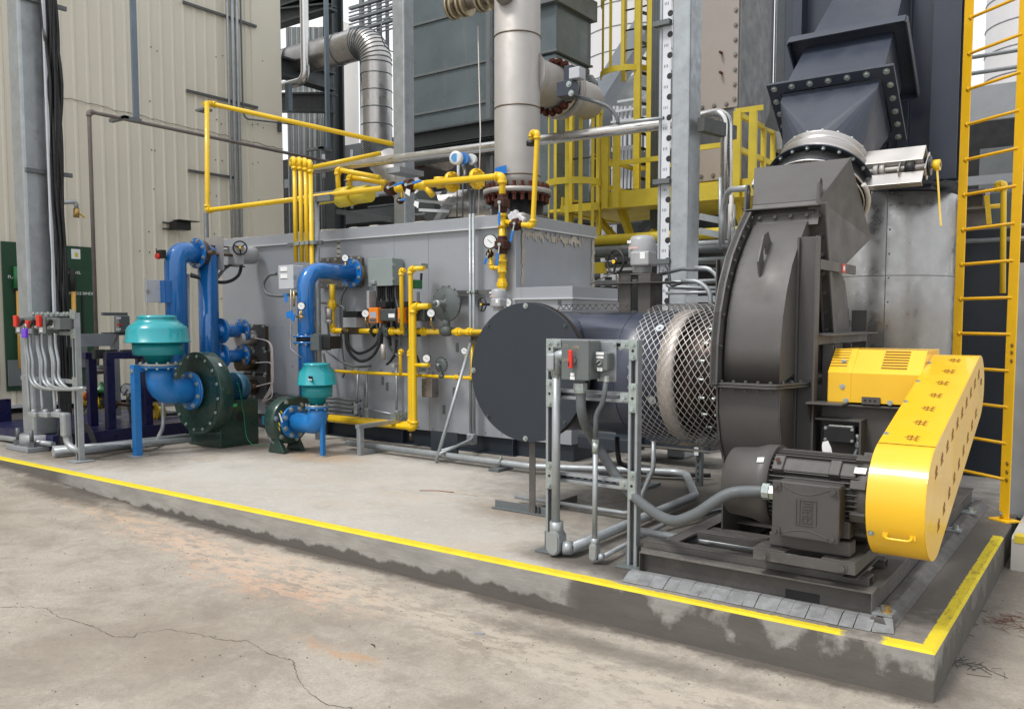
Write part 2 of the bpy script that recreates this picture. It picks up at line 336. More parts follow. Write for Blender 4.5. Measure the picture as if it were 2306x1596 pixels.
    def cyl(s, p0, p1, r, n=20, smooth=True):
        p0 = V(p0); p1 = V(p1); d, a, b = frame(p1 - p0)
        ring = [a * math.cos(2 * PI * k / n) * r + b * math.sin(2 * PI * k / n) * r for k in range(n)]
        s.add([p0 + q for q in ring] + [p1 + q for q in ring], [(i, (i + 1) % n, (i + 1) % n + n, i + n) for i in range(n)], smooth)
        o = len(s.v) - 2 * n; s.f += [[o + k for k in range(n)][::-1], [o + n + k for k in range(n)]]; s.mi += [s.m] * 2; s.sm += [False] * 2
        return s
    def lathe(s, o, d, prof, n=28, smooth=True, up=(0, 0, 1)):   # prof: (t along d, r)
        o = V(o); d, a, b = frame(d, up); vs = []; m_ = len(prof)
        for t, r in prof:
            for k in range(n): vs.append(o + d * t + (a * math.cos(2 * PI * k / n) + b * math.sin(2 * PI * k / n)) * r)
        fs = [(i * n + k, i * n + (k + 1) % n, (i + 1) * n + (k + 1) % n, (i + 1) * n + k) for i in range(m_ - 1) for k in range(n)]
        s.add(vs, fs, smooth)
        o2 = len(s.v) - m_ * n
        if prof[0][1] > 1e-4: s.f.append([o2 + k for k in range(n)][::-1]); s.mi.append(s.m); s.sm.append(False)
        if prof[-1][1] > 1e-4: s.f.append([o2 + (m_ - 1) * n + k for k in range(n)]); s.mi.append(s.m); s.sm.append(False)
        return s
    def ring(s, c, d, r0, r1, t, n=32):       # flat annulus of thickness t
        c = V(c); d, a, b = frame(d); vs = []
        for tt, r in ((0, r0), (t, r0), (t, r1), (0, r1)):
            for k in range(n): vs.append(c + d * tt + (a * math.cos(2 * PI * k / n) + b * math.sin(2 * PI * k / n)) * r)
        return s.add(vs, [(j * n + k, j * n + (k + 1) % n, ((j + 1) % 4) * n + (k + 1) % n, ((j + 1) % 4) * n + k) for j in range(4) for k in range(n)])
    def torus(s, c, d, R, r, n=28, m_=8, a0=0, a1=2 * PI):
        c = V(c); d, a, b = frame(d); full = abs(a1 - a0 - 2 * PI) < 1e-3
        pts = [c + (a * math.cos(a0 + (a1 - a0) * k / n) + b * math.sin(a0 + (a1 - a0) * k / n)) * R for k in range(n + 1)]
        return s.tube(pts, r, 0, m_, caps=not full)
    def bolt(s, p, d, r=.012, h=.01):
        s.mark(); p = V(p); d = V(d).normalized(); s.cyl(p, p + d * h * .3, r * 1.6, 10, False); s.cyl(p + d * h * .3, p + d * h * 1.3, r, 6, False); return s
    def bolts(s, c, d, R, n, r=.012, h=.012, ph=0):
        d, a, b = frame(d); c = V(c)
        for k in range(n):
            an = 2 * PI * k / n + ph; s.bolt(c + (a * math.cos(an) + b * math.sin(an)) * R, d, r, h)
        return s
    def sphere(s, c, r, n=14):
        return s.lathe(V(c), (0, 0, 1), [(-r * math.cos(PI * i / n), max(1e-5, r * math.sin(PI * i / n))) for i in range(n + 1)], n * 2)
    def build(s, name, mats, parent=None, bev=0, kind=None, origin=None):
        if isinstance(mats, str): mats = [mats]
        if len(s.pc) > 1 and parent is not None and s.pc[0][0] == 0 and len(s.pc) <= 100:
            cut = s.pc + [(len(s.v), len(s.f))]; nm = name[:-1] if name.endswith('s') else name
            for (v0, f0), (v1, f1) in zip(cut, cut[1:]):
                k = MB(); k.v = s.v[v0:v1]; k.f = [[i - v0 for i in f] for f in s.f[f0:f1]]; k.mi = s.mi[f0:f1]; k.sm = s.sm[f0:f1]; k.build(nm, mats, parent, bev)
            return None
        if len(s.pc) > 1 and parent is not None and s.pc[0][0] == 0: kind = 'stuff'
        me = bpy.data.meshes.new(name)
        if parent is not None: off = wloc(parent)
        else:
            if origin is not None: off = V(origin)
            else:
                lo = [min(q[i] for q in s.v) for i in range(3)]; hi = [max(q[i] for q in s.v) for i in range(3)]; off = V(((lo[0] + hi[0]) / 2, (lo[1] + hi[1]) / 2, lo[2]))
        me.from_pydata([q - off for q in s.v], [], s.f)
        for m in mats: me.materials.append(MATS[m])
        me.polygons.foreach_set('material_index', s.mi); me.polygons.foreach_set('use_smooth', s.sm); me.update()
        import bmesh
        bm = bmesh.new(); bm.from_mesh(me); bmesh.ops.recalc_face_normals(bm, faces=bm.faces); bm.to_mesh(me); bm.free()
        o = bpy.data.objects.new(name, me); S.collection.objects.link(o)
        if parent is not None: o.parent = parent
        else: o.location = off
        if bev:
            b = o.modifiers.new('bevel', 'BEVEL'); b.width = bev; b.segments = 2; b.limit_method = 'ANGLE'; b.angle_limit = math.radians(50)
        if kind: o['kind'] = kind
        return o
def wloc(o):
    p = V(o.location)
    while o.parent: o = o.parent; p += V(o.location)
    return p
def tag(o, label, cat, group=None):
    o['label'] = label; o['category'] = cat; o['kind'] = 'thing'
    if group: o['group'] = group
    return o
def T(name, loc, label, cat, group=None):
    o = bpy.data.objects.new(name, None); S.collection.objects.link(o); o.location = loc; o.empty_display_size = .1
    return tag(o, label, cat, group)
def text(s_, size, c, right, up, mname, parent, name='lettering', depth=.0015):
    cu = bpy.data.curves.new(name, 'FONT'); cu.body = s_; cu.size = size; cu.align_x = 'CENTER'; cu.align_y = 'CENTER'; cu.extrude = depth
    t = bpy.data.objects.new(name, cu); S.collection.objects.link(t); bpy.context.view_layer.update()
    me = bpy.data.meshes.new_from_object(t.evaluated_get(bpy.context.evaluated_depsgraph_get())); bpy.data.objects.remove(t)
    r = V(right).normalized(); u = V(up).normalized(); nn = r.cross(u)
    me.transform(Matrix(((r.x, u.x, nn.x, 0), (r.y, u.y, nn.y, 0), (r.z, u.z, nn.z, 0), (0, 0, 0, 1))))
    off = V(c) - wloc(parent)
    me.transform(Matrix.Translation(off)); me.materials.clear(); me.materials.append(MATS[mname])
    o = bpy.data.objects.new(name, me); S.collection.objects.link(o); o.parent = parent; return o

# ---------------------------------------------------------------- ground and pads
def gz(x, y):
    k = [(-60, .05), (-16, .05), (-9.5, -.06), (-8.2, -.11), (-6.7, -.185), (-5.1, -.21), (-2.9, -.228), (60, -.228)]
    for (a, za), (b, zb) in zip(k, k[1:]):
        if a <= x <= b: return za + (zb - za) * (x - a) / (b - a)
    return -.228
m = MB(); xs = [-70, -40, -20, -16, -12, -9.5, -8.2, -6.7, -5.1, -2.9, -1, 1, 5, 20, 50]; ys = [-20, -5, 0, 2, 3, 4, 4.6, 6, 8, 12, 20, 40, 90]
m.add([(x, y, gz(x, y)) for y in ys for x in xs], [(j * len(xs) + i, j * len(xs) + i + 1, (j + 1) * len(xs) + i + 1, (j + 1) * len(xs) + i) for j in range(len(ys) - 1) for i in range(len(xs) - 1)], True)
m.build('ground', 'ground_conc', kind='structure', origin=(0, 0, 0))
# wandering crack
m = MB(); ck = [(0, 1365), (60, 1362), (105, 1366), (130, 1383), (200, 1400), (255, 1425), (310, 1428), (380, 1421), (430, 1428), (500, 1442), (560, 1445), (600, 1470), (660, 1488), (668, 1520), (690, 1553), (735, 1585), (790, 1592), (800, 1597)]
pp = []
for (a, b), (c_, d_) in zip(ck, ck[1:]):
    for k in range(9):
        t = k / 9; pp.append(P(a + (c_ - a) * t + random.uniform(-2.4, 2.4), b + (d_ - b) * t + random.uniform(-1.8, 1.8), z=-.226 if a > 300 else -.2))
vs = []; fs = []
for i, p in enumerate(pp):
    z = gz(p.x, p.y) + .0015; q = pp[min(i + 1, len(pp) - 1)] - pp[max(i - 1, 0)]; nrm = V((-q.y, q.x, 0)).normalized() * random.uniform(.0006, .003)
    vs += [(p.x + nrm.x, p.y + nrm.y, z), (p.x - nrm.x, p.y - nrm.y, z)]
    if i: fs.append((2 * i - 2, 2 * i - 1, 2 * i + 1, 2 * i))
m.add(vs, fs); m.build('ground_crack', 'crack_brown', kind='structure')
# pad with chamfered edge
m = MB(); c = .014; x0, x1, y0, y1 = -30., -.641, 4.034, 20.
def padmesh(m, x0, x1, y0, y1, zt, zb, c):
    o = [(x0, y0), (x1, y0), (x1, y1), (x0, y1)]; i_ = [(x0, y0 + c), (x1 - c, y0 + c), (x1 - c, y1), (x0, y1)]
    m.add([(a, b, zt) for a, b in i_] + [(a, b, zt - c * .8) for a, b in o] + [(a, b, zb) for a, b in o],
          [(0, 1, 2, 3)] + [(i, 4 + i, 4 + (i + 1) % 4, (i + 1) % 4) for i in range(4)] + [(4 + i, 8 + i, 8 + (i + 1) % 4, 4 + (i + 1) % 4) for i in range(4)])
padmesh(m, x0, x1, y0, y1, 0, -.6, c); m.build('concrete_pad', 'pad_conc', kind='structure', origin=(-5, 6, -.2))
m = MB(); a = P(2268, 1206, z=0); padmesh(m, -.60, 12, a.y, 20, 0, -.6, .02)
o = m.build('concrete_kerb_pad', 'pad_conc2' if 'pad_conc2' in MATS else 'mortar', kind='structure', origin=(5, 8, -.2))
m = MB(); m.box(-.585, 12, a.y + .004, a.y + .12, 0, .004); m.box(-.585, 12, a.y - .003, a.y + .01, -.04, .004); m.build('yellow_line', 'yellow_rail', kind='structure')
X1 = (1, 0, 0); Y1 = (0, 1, 0); Z1 = (0, 0, 1)
# ================================================================ centrifugal fan, its motor, guards and skid
XL, XR = -2.0, -1.66
fan = T('centrifugal_fan', (-1.83, 5.7, 0), 'large brown-grey centrifugal fan with a tall curved housing at the right of the pad', 'fan')
outer = [(5.41, 2.06), (5.27, 1.93), (5.14, 1.78), (5.05, 1.62), (4.99, 1.46), (4.96, 1.28), (4.955, 1.07)]
lower = [(4.955, 1.07), (4.96, .88), (5.0, .72), (5.09, .55), (5.22, .42), (5.4, .33), (5.65, .28), (5.95, .30), (6.2, .42), (6.42, .66), (6.5, .95), (6.52, 1.07)]
back = [(6.52, 1.07), (6.5, 1.4), (6.3, 1.72), (6.0, 1.9)]
def strip(m, prof, xa, xb, t=0):
    n = len(prof); m.add([(x, y, z) for y, z in prof for x in (xa, xb)], [(2 * i, 2 * i + 1, 2 * i + 3, 2 * i + 2) for i in range(n - 1)], True)
def plate(m, prof, x, t):
    m.prism([(x, y, z) for y, z in prof], (t, 0, 0))
def offs(prof, c, k): return [(c[0] + (y - c[0]) * (1 + k / math.hypot(y - c[0], z - c[1])), c[1] + (z - c[1]) * (1 + k / math.hypot(y - c[0], z - c[1]))) for y, z in prof]
CC = (5.72, 1.07)
m = MB(); strip(m, outer + back[::-1], XL, XR); hub_ = (XR, 5.9, 1.25); lp_ = outer[::-1] + [(5.7, 2.1), (6.0, 1.9)] + back[::-1]; m.add([hub_] + [(XR, y, z) for y, z in lp_], [(0, i, i + 1) for i in range(1, len(lp_))]); m.add([(XL - .001, *hub_[1:])] + [(XL - .001, y, z) for y, z in lp_], [(0, i, i + 1) for i in range(1, len(lp_))]); m.build('scroll_wedge', 'fan_brown', fan)
m = MB(); strip(m, lower, XL - .03, XR - .002); plate(m, lower, XR - .004, .008); plate(m, offs(lower, CC, .012), XL - .045, .012); m.build('scroll_casing', 'fan_brown', fan)
m = MB(); rim = offs(outer, CC, .085); rim = [(5.50, 2.16)] + rim; inn = offs(outer, CC, -.10); inn = [(5.42, 2.02)] + inn
for (a, b, c, d) in zip(rim, rim[1:], inn, inn[1:]): m.prism([(XL - .05, *a), (XL - .05, *b), (XL - .05, *d), (XL - .05, *c)], (.03, 0, 0))
for (a, b) in zip(rim, rim[1:]): m.prism([(XL - .058, *a), (XL - .058, *b), (XL - .058, b[0] + .0, b[1] - .006), (XL - .058, a[0] + .006, a[1] - .006)], (.05, 0, 0))
m.build('rim_flange', 'fan_brown', fan, .002)
m = MB()
mid = offs(outer, CC, .045)
for a in mid[:-1] + [((mid[i][0] + mid[i + 1][0]) / 2, (mid[i][1] + mid[i + 1][1]) / 2) for i in range(3)]: m.bolt((XL - .02, *a), X1, .011, .016)
# head flange over the wedge and the side flange beside it
m2 = MB(); d = V((0, .12, .10)); m2.prism([(XL - .05, 5.425, 2.04), (-1.60, 5.425, 2.04), (-1.60, 5.46, 2.15), (XL - .05, 5.46, 2.15)], (0, .012, 0)); m2.box(XL - .055, -1.59, 5.39, 5.50, 2.151, 2.160)

m2.bar((-1.615, 5.45, 2.17), (-1.615, 5.78, 1.10), .11, .012, (0, -.3, .1)); m2.bar((-1.555, 5.43, 2.17), (-1.555, 5.77, 1.10), .01, .05, (0, -.3, .1))
m2.build('head_flange', 'fan_brown', fan, .002)
for k in range(4): m.bolt((XL + .03 + .10 * k, 5.443, 2.10), (0, -1, .2), .011, .016)
for k in range(9):
    t = (k + .6) / 9; m.bolt((-1.60, 5.45 + .33 * t - .01, 2.17 - 1.07 * t), (0, -1, -.3), .011, .016)
m.build('flange_bolts', 'fan_brown', fan)
# split flange at mid height
m = MB(); zf = 1.062
for z0 in (zf, zf - .016): m.prism([(XL - .06, 4.89, z0), (XR - .03, 4.885, z0), (XR + .0, 4.90, z0), (XR + .09, 5.24, z0), (XR + .09, 5.78, z0), (XL - .06, 5.8, z0)], (0, 0, .012))
for k in range(5): m.bolt((XL - .0 + .075 * k, 4.918, zf + .012), Z1, .010, .012); m.bolt((XL + .0 + .075 * k, 4.918, zf - .02), (0, 0, -1), .008, .014)
for k in range(4): m.bolt((XR + .01 + .022 * k, 4.99 + .09 * k, zf + .012), Z1, .010, .012)
m.build('split_flange', 'fan_brown', fan, .0015)
# outlet transition, flared
m = MB(); q0 = [(-2.045, 5.50, 2.20), (-1.615, 5.50, 2.20), (-1.56, 5.70, 1.74), (-2.1, 5.70, 1.74)]; q1 = [(-2.148, 5.80, 2.492), (-1.514, 5.80, 2.492), (-1.514, 6.39, 2.02), (-2.148, 6.39, 2.02)]
q9 = [(-2.03, 5.44, 2.12), (-1.63, 5.44, 2.12), (-1.60, 5.62, 1.72), (-2.05, 5.62, 1.72)]
m.add(q9 + q0 + q1, [(0, 1, 2, 3), (8, 9, 10, 11)] + [(j * 4 + i, j * 4 + (i + 1) % 4, j * 4 + 4 + (i + 1) % 4, j * 4 + 4 + i) for j in (0, 1) for i in range(4)])
m.tube([q0[0], q0[1]], .005, 0, 6); m.tube([q0[1], q1[1]], .006, 0, 6)
m.build('outlet_box', 'fan_brown', fan, .003)
for x in (-1.625, -2.09):
    m = MB(); pts = []
    for k in range(9): a = PI * k / 8; pts.append((math.cos(a) * .036, .10 + math.sin(a) * .036))
    o_ = V((x, 5.50, 2.20)); dd = V((0, .12, .99)).normalized(); sd = V((0, .99, -.12)).normalized()
    # lug plate with an eye: built as a ring of quads round the hole
    outl = [(.036, -.16)] + pts + [(-.036, -.16)]; hole = [(math.cos(2 * PI * k / 11 - PI / 3) * .017, .10 + math.sin(2 * PI * k / 11 - PI / 3) * .028) for k in range(11)]
    vs = [];
    for pl in (outl, hole):
        for a, b in pl: vs.append(o_ + sd * a + dd * b)
    n_ = 11; fr = [(i, (i + 1) % n_, n_ + (i + 1) % n_, n_ + i) for i in range(n_)]
    vs2 = [v + V((.014, 0, 0)) for v in vs]; fs = fr + [tuple(j + 22 for j in f) for f in fr] + [(i, (i + 1) % n_, 22 + (i + 1) % n_, 22 + i) for i in range(n_)] + [(n_ + i, n_ + (i + 1) % n_, 33 + (i + 1) % n_, 33 + i) for i in range(n_)]
    m.add(vs + vs2, fs); m.build('lifting_lug', 'fan_brown', fan)
m = MB(); m.prism([(-1.85, *a) for a in ((5.095, 1.715), (5.065, 1.80), (5.15, 1.965), (5.225, 1.995), (5.275, 1.94), (5.20, 1.855), (5.185, 1.90), (5.16, 1.90), (5.145, 1.865), (5.155, 1.80))], (.012, 0, 0)); m.build('lifting_lug', 'fan_brown', fan, .002)
# vertical stiffeners and the bearing-side framework
m = MB()
for u0, u1, yy, z1, z0 in ((1800, 1839, 5.26, 1.95, .04), ):
    a = P(u0, 700, y=yy).x; b = P(u1, 700, y=yy).x
    m.box(a, b, yy, yy + .010, z0, z1); m.box(b, b + .012, yy - .055, yy + .012, z0, z1); m.box(a - .012, a, yy - .03, yy + .012, z0, z1)
xb = P(1839, 700, y=5.26).x + .006
m.build('stiffener', 'fan_brown', fan, .002)
yb = P(1950, 760, x=xb).y
m = MB(); m.box(xb - .005, xb + .007, 5.274, yb - .013, 1.30, 1.37); m.box(xb + .0075, xb + .08, 5.275, yb, 1.355, 1.365); m.box(xb - .006, xb + .006, yb - .012, yb, .95, 1.52); m.box(xb - .1, xb - .006, yb - .01, yb, 1.0, 1.52)
m.box(xb - .005, xb + .06, 5.40, 5.412, .95, 1.30); m.box(xb - .005, xb + .05, 5.85, 5.862, .95, 1.30); m.box(xb - .2, xb - .1, 5.5, yb - .03, .9, 1.45)
m.build('bearing_frame', 'fan_brown', fan, .002)
m = MB(); m.box(xb - .004, xb + .008, 5.274, P(1924, 640, x=xb).y, 1.755, 1.815); m.build('brace_strap', 'fan_brown', fan, .001)
yt = P(1897, 630, x=xb).y; m = MB(); m.box(xb + .009, xb + .011, yt - .05, yt + .03, 1.755, 1.812); m.build('strap_label', 'red', fan)
m = MB(); m.add([(xb + .012, yt - .03, 1.77), (xb + .012, yt + .012, 1.77), (xb + .012, yt + .012, 1.798), (xb + .012, yt - .03, 1.798)], [(0, 1, 2, 3)]); m.build('strap_mark', 'white', fan)
# side plate behind, curved lower plate on the bearing side
m = MB(); m.prism([(-1.62, 5.50, 1.9), (-1.62, 5.66, 1.3), (-1.62, 6.35, 1.3), (-1.62, 6.0, 1.75)], (.01, 0, 0)); m.build('side_plate', 'fan_brown', fan)
for x in (XL - .04, XR + .0):
    m = MB(); m.prism([(x, 5.05, .02), (x, 5.05, .62), (x, 5.25, .42), (x, 6.1, .35), (x, 6.5, .6), (x, 6.5, .02)], (.01, 0, 0)); m.box(x - .05, x + .07, 5.0, 6.55, .012, .026); m.build('foot_plate', 'fan_brown', fan)
# tall end plate left of the housing (seen behind the rim)
m = MB(); a = P(1617, 690, y=5.6); b = P(1655, 690, y=5.6); m.box(a.x, b.x, 5.6, 5.61, .95, 1.86); m.box(a.x, a.x + .01, 5.55, 5.6, .95, 1.86); m.build('support_channel', 'fan_brown', fan)
# pedestal behind the motor
ped = T('bearing_pedestal', (-1.2, 5.6, 0), 'brown-grey steel pedestal block behind the motor carrying the fan shaft guard', 'pedestal')
m = MB(); m.box(-1.52, -.96, 5.32, 6.3, .10, .935); m.build('pedestal_body', 'fan_brown', ped, .004)
m = MB(); m.box(-1.56, -.93, 5.27, 6.35, .937, .949); m.box(-1.56, -1.35, 5.13, 5.27, .950, .962); m.build('top_plate', 'fan_brown', ped, .002)
m = MB(); m.prism([(-1.56, 5.13, .955), (-1.56, 5.27, .955), (-1.56, 5.27, .8)], (.01, 0, 0)); m.build('gusset', 'fan_brown', ped)
a = P(1835, 940, y=5.2); b = P(1940, 945, y=5.2)
m = MB(); m.box(a.x, b.x, 5.2, 5.318, a.z - .012, a.z); m.box(b.x - .012, b.x, 5.2, 5.318, .55, a.z - .012); m.build('shelf', 'fan_brown', ped, .002)
jb = T('junction_box', tuple(P(1888, 1000, y=5.23)), 'black vibration junction box under the small shelf behind the motor', 'junction box')
a = P(1855, 955, y=5.2); b = P(1925, 995, y=5.2); m = MB(); m.box(a.x, b.x, 5.19, 5.26, b.z - .01, a.z - .005); m.build('enclosure', 'black', jb, .006)
m = MB(); m.box(a.x + .03, b.x - .015, 5.195, 5.24, a.z - .0045, a.z - .002); m.build('label_strip', 'white', jb)
m = MB()
for x in (a.x + .014, b.x - .014):
    for z in (b.z + .005, a.z - .02): m.bolt((x, 5.19, z), (0, -1, 0), .006, .006)
m.build('screws', 'zinc', jb)
c_ = P(1932, 985, y=5.23)
m = MB(); m.tube([(b.x - .01, 5.23, c_.z + .01), (c_.x, 5.23, c_.z + .01), (c_.x, 5.23, c_.z - .05)], .013, .02, 10); m.cyl((c_.x, 5.23, c_.z - .03), (c_.x, 5.23, c_.z - .055), .019, 6, False); m.build('cable_elbow', 'zinc', jb)
m = MB(); m.tube([(c_.x, 5.23, c_.z - .05), (c_.x - .02, 5.22, c_.z - .14), (c_.x - .07, 5.0, c_.z - .4)], .011, .05, 8); m.build('cable', 'flex_grey', jb)
tg = MB(); a = P(1866, 1000, y=4.9); tg.add([(a.x - .022, 4.88, a.z - .075), (a.x + .028, 4.90, a.z - .085), (a.x + .015, 4.9, a.z - .02), (a.x - .004, 4.9, a.z + .02), (a.x - .03, 4.89, a.z + .012), (a.x - .034, 4.89, a.z - .01)], [(0, 1, 2, 3, 4, 5)]); tg.prism([v for v in tg.v[:6]], (0, .0015, 0))
tag(tg.build('paper_tag', 'white'), 'white paper tag with red print hanging above the motor', 'tag')
# shaft guard
sg = T('shaft_guard', (-1.18, 5.5, .95), 'yellow folded sheet shaft guard with vent slots beside the sloping belt guard', 'guard')
a = P(1863, 900, y=5.27).x; b = -.955; zc = P(1950, 841, y=5.27).z; zb = .962
m = MB(); m.prism([(a, 5.27, zb), (a, 5.27, zc), (a, 5.42, zc + .135), (a, 5.8, zc + .135), (a, 5.9, zb)], (b - a, 0, 0)); m.build('cover', 'yellow_guard', sg, .003)
m = MB(); m.prism([(a + .005, 5.267, zb), (a + .005, 5.267, zc), (a + .005, 5.27, zc), (a + .005, 5.27, zb)], (.13, 0, 0)); m.prism([(a + .0, 5.266, zc), (a, 5.418, zc + .139), (a, 5.421, zc + .136), (a, 5.27, zc)], (.138, 0, 0)); m.build('overlap_sheet', 'yellow_guard', sg, .001)
m = MB()
for x0, x1, k0, k1 in ((a + .0, a + .10, .25, .93), (b - .225, b - .085, .22, .9)):
    for k in range(7):
        t = k0 + (k1 - k0) * k / 6; y = 5.27 + .15 * t; z = zc + .135 * t; o_ = V((0, -.67, .74)) * .0045
        m.prism([V((x0 - .012 * (1 - t) * 0, y, z)) + o_, V((x1, y, z)) + o_, V((x1, y + .005, z + .0045)) + o_, V((x0, y + .005, z + .0045)) + o_], (0, .001, -.001))
m.build('vent_slots', 'louvre', sg)
m = MB()
for u, v in ((1897, 870), (1905, 902), (2004, 907)): p = P(u, v, y=5.265); m.bolt(p, (0, -1, 0), .010, .006)
for u, v in ((1901, 814), ): p = P(u, v, y=5.33); m.bolt(p + V((0, 0, .0)), (0, -.67, .74), .009, .01)
m.build('guard_bolts', 'zinc', sg)
m = MB(); p = P(1945, 902, y=5.262); m.box(p.x - .01, p.x + .09, 5.255, 5.268, .958, 1.0); m.build('clip_plate', 'fan_brown', sg)
m = MB()
for k in range(3): m.cyl((p.x + .01 + .027 * k, 5.2545, .98), (p.x + .01 + .027 * k, 5.253, .98), .007, 10)
m.build('clip_holes', 'black', sg)

# belt guard
bgd = T('belt_guard', (-.83, 4.8, .3), 'long sloping bright yellow belt guard with rounded ends at the right of the motor', 'guard')
c1, r1, c2, r2 = V((0, 5.60, 1.055)), .19, V((0, 4.345, .605)), .275
dv = c1 - c2; L = dv.length; an = math.atan2(dv.z, dv.y); be = math.acos((r2 - r1) / L)
outl = []
for k in range(17): t = an + be + (2 * PI - 2 * be) * k / 16; outl.append((c2.y + r2 * math.cos(t), c2.z + r2 * math.sin(t)))
for k in range(13): t = an - be + 2 * be * k / 12; outl.append((c1.y + r1 * math.cos(t), c1.z + r1 * math.sin(t)))
GA, GB = -.955, -.705
m = MB(); n = len(outl); m.add([(x, y, z) for x in (GA, GB - .004) for y, z in outl], [(i, (i + 1) % n, (i + 1) % n + n, i + n) for i in range(n)], True); m.add([(GA, y, z) for y, z in outl], [tuple(range(n))])
m.build('band', 'yellow_guard', bgd)
m = MB(); oo = [(c[0], c[1]) for c in outl]; m.prism([(GB - .004, y, z) for y, z in oo], (.004, 0, 0)); m.build('side_panel', 'yellow_guard', bgd, .001)
ta = an + be; A_ = V((0, c2.y + r2 * math.cos(ta), c2.z + r2 * math.sin(ta))); B_ = V((0, c1.y + r1 * math.cos(ta), c1.z + r1 * math.sin(ta))); nn = V((0, math.cos(ta), math.sin(ta))); tt = (B_ - A_).normalized()
m = MB(); a = A_ + nn * .0005; m.prism([V((GA, a.y, a.z)), V((GB, a.y, a.z)), V((GB, a.y, a.z)) + tt * .004, V((GA, a.y, a.z)) + tt * .004], nn * .002); m.build('seam', 'louvre', bgd)
def nyl(m, c, r, u, s, th=.0012, nrm=None):     # the punched vent figure: three feet, a bar and two curls
    m.mark(); nrm = V(r).cross(V(u)) if nrm is None else V(nrm)
    for (x0, y0, x1, y1) in ((-.5, -.32, .5, -.25), (-.5, -.5, -.42, -.25), (-.12, -.5, -.04, -.25), (.26, -.5, .34, -.25), (-.5, .0, .5, .07), (-.30, -.25, -.22, .3), (-.3, .23, -.1, .3), (.06, -.25, .14, .5), (.34, 0, .42, .34), (.2, .27, .42, .34)):
        cs = [V(c) + V(r) * (a * s) + V(u) * (b * s) + nrm * th for a, b in ((x0, y0), (x1, y0), (x1, y1), (x0, y1))]; m.prism(cs, nrm * .0008)
m = MB()
for i in range(7):
    t = .055 + i * .155; p = A_ + tt * (t * (B_ - A_).length / 1.06 + .02) + nn * .0; nyl(m, (-.822, p.y, p.z), tt, V((-1, 0, 0)), .066, .001, nn)
for row in range(2):
    for i in range(10 if row == 0 else 9):
        f = (i + (.2 if row else .0)) / 9.2; base = c2 + (c1 - c2) * f; wv = (.155 if row == 0 else -.135) * (1 - .38 * f); q = base + nn * wv
        nyl(m, (GB, q.y, q.z), tt, nn, .058, .001, X1)
m.build('vent_cuts', 'louvre', bgd)
m = MB(); m.cyl((GB + .0005, 5.655, 1.09), (GB + .002, 5.655, 1.09), .021, 20); m.build('shaft_hole', 'black', bgd)
m = MB(); hy, hz = 4.105, .40
hz0 = P(2030, 1208, y=4.10); y0_ = c2.y - math.sqrt(max(.001, r2 ** 2 - (hz0.z - c2.z) ** 2))
yy = y0_; m.box(-.885, -.86, yy - .004, yy + .004, hz0.z - .012, hz0.z + .02); m.box(-.77, -.745, yy - .004, yy + .004, hz0.z - .012, hz0.z + .02)
m.tube([(-.87, yy, hz0.z + .004), (-.868, yy - .035, hz0.z - .01), (-.762, yy - .035, hz0.z - .01), (-.76, yy, hz0.z + .004)], .006, .02, 8); m.build('handle', 'yellow_guard', bgd)
m = MB()
for f in (.09, .42, .66, .9):
    p = A_ + (B_ - A_) * f; m.bolt((GA + .012, p.y, p.z), nn, .008, .006)
m.bolt((GA + .02, c2.y - r2 * .88, c2.z - r2 * .48), (0, -.88, -.48), .009, .008); m.build('guard_bolts', 'zinc', bgd)

# motor
MY, MZ, MR = 4.47, .575, .195
mo = T('electric_motor', (-1.35, MY, .33), 'big brown-grey finned electric motor driving the fan from the skid', 'motor')
ax = (1, 0, 0); x0, x1 = -1.50, -1.03
m = MB(); m.lathe((x0 + .015, MY, MZ), ax, [(0, MR * .86), (x1 - x0 - .03, MR * .86)], 40)
for k in range(44):
    a = 2 * PI * k / 44; u_ = V((0, math.cos(a), math.sin(a)))
    if -2.7 < math.atan2(u_.z, -u_.y) < -.75 or True:
        h = MR * (1.0 if u_.z > -.2 else .97); hl = .03
        if u_.z > .5 and u_.y < .35: sh = .02
        p0 = V((x0 + .012, MY, MZ)) + u_ * (MR * .93); p1 = V((x1 - .012, MY, MZ)) + u_ * (MR * .93); m.bar(p0, p1, .006, MR * .16, u_)
m.build('finned_body', 'motor_grey', mo, .0015)
m = MB(); m.lathe((x0 - .245, MY, MZ), ax, [(0, .05), (.0, MR * .84), (.012, MR * .93), (.13, MR * .98), (.2, MR * 1.09), (.262, MR * 1.10)], 44); m.build('fan_cowl', 'motor_grey', mo)
m = MB(); m.lathe((x1 - .03, MY, MZ), ax, [(0, MR * .96), (.03, MR * 1.02), (.06, MR * 1.0), (.072, MR * .75), (.076, .05)], 44)
for k in range(8):
    a = PI / 8 + PI / 4 * k; c_ = V((x1 - .01, MY + math.cos(a) * MR * 1.0, MZ + math.sin(a) * MR * 1.0)); m.ob(c_, .075, .045, .04, X1, (0, math.cos(a), math.sin(a))); m.cyl(c_ + V((.035, 0, 0)), c_ + V((.05, 0, 0)), .012, 6, False)
m.build('end_shield', 'motor_grey', mo, .004)
m = MB(); a = math.radians(118)
m.ob((x0 + .24, MY - MR * .66, MZ + MR * .64), .40, .075, .045, X1, (0, -.7, .7)); m.build('lifting_pad', 'motor_grey', mo, .006)
m = MB()
for dx in (.06, .34): m.mark(); m.ob((x0 + dx, MY - MR * .70, MZ + MR * .68), .055, .09, .05, X1, (0, -.7, .7))
m.build('pad_boss', 'motor_grey', mo, .005)
m = MB(); m.cyl((x0 + .06, MY - MR * .855, MZ + MR * .835), (x0 + .06, MY - MR * .862, MZ + MR * .842), .013, 14); m.build('threaded_hole', 'rust', mo)
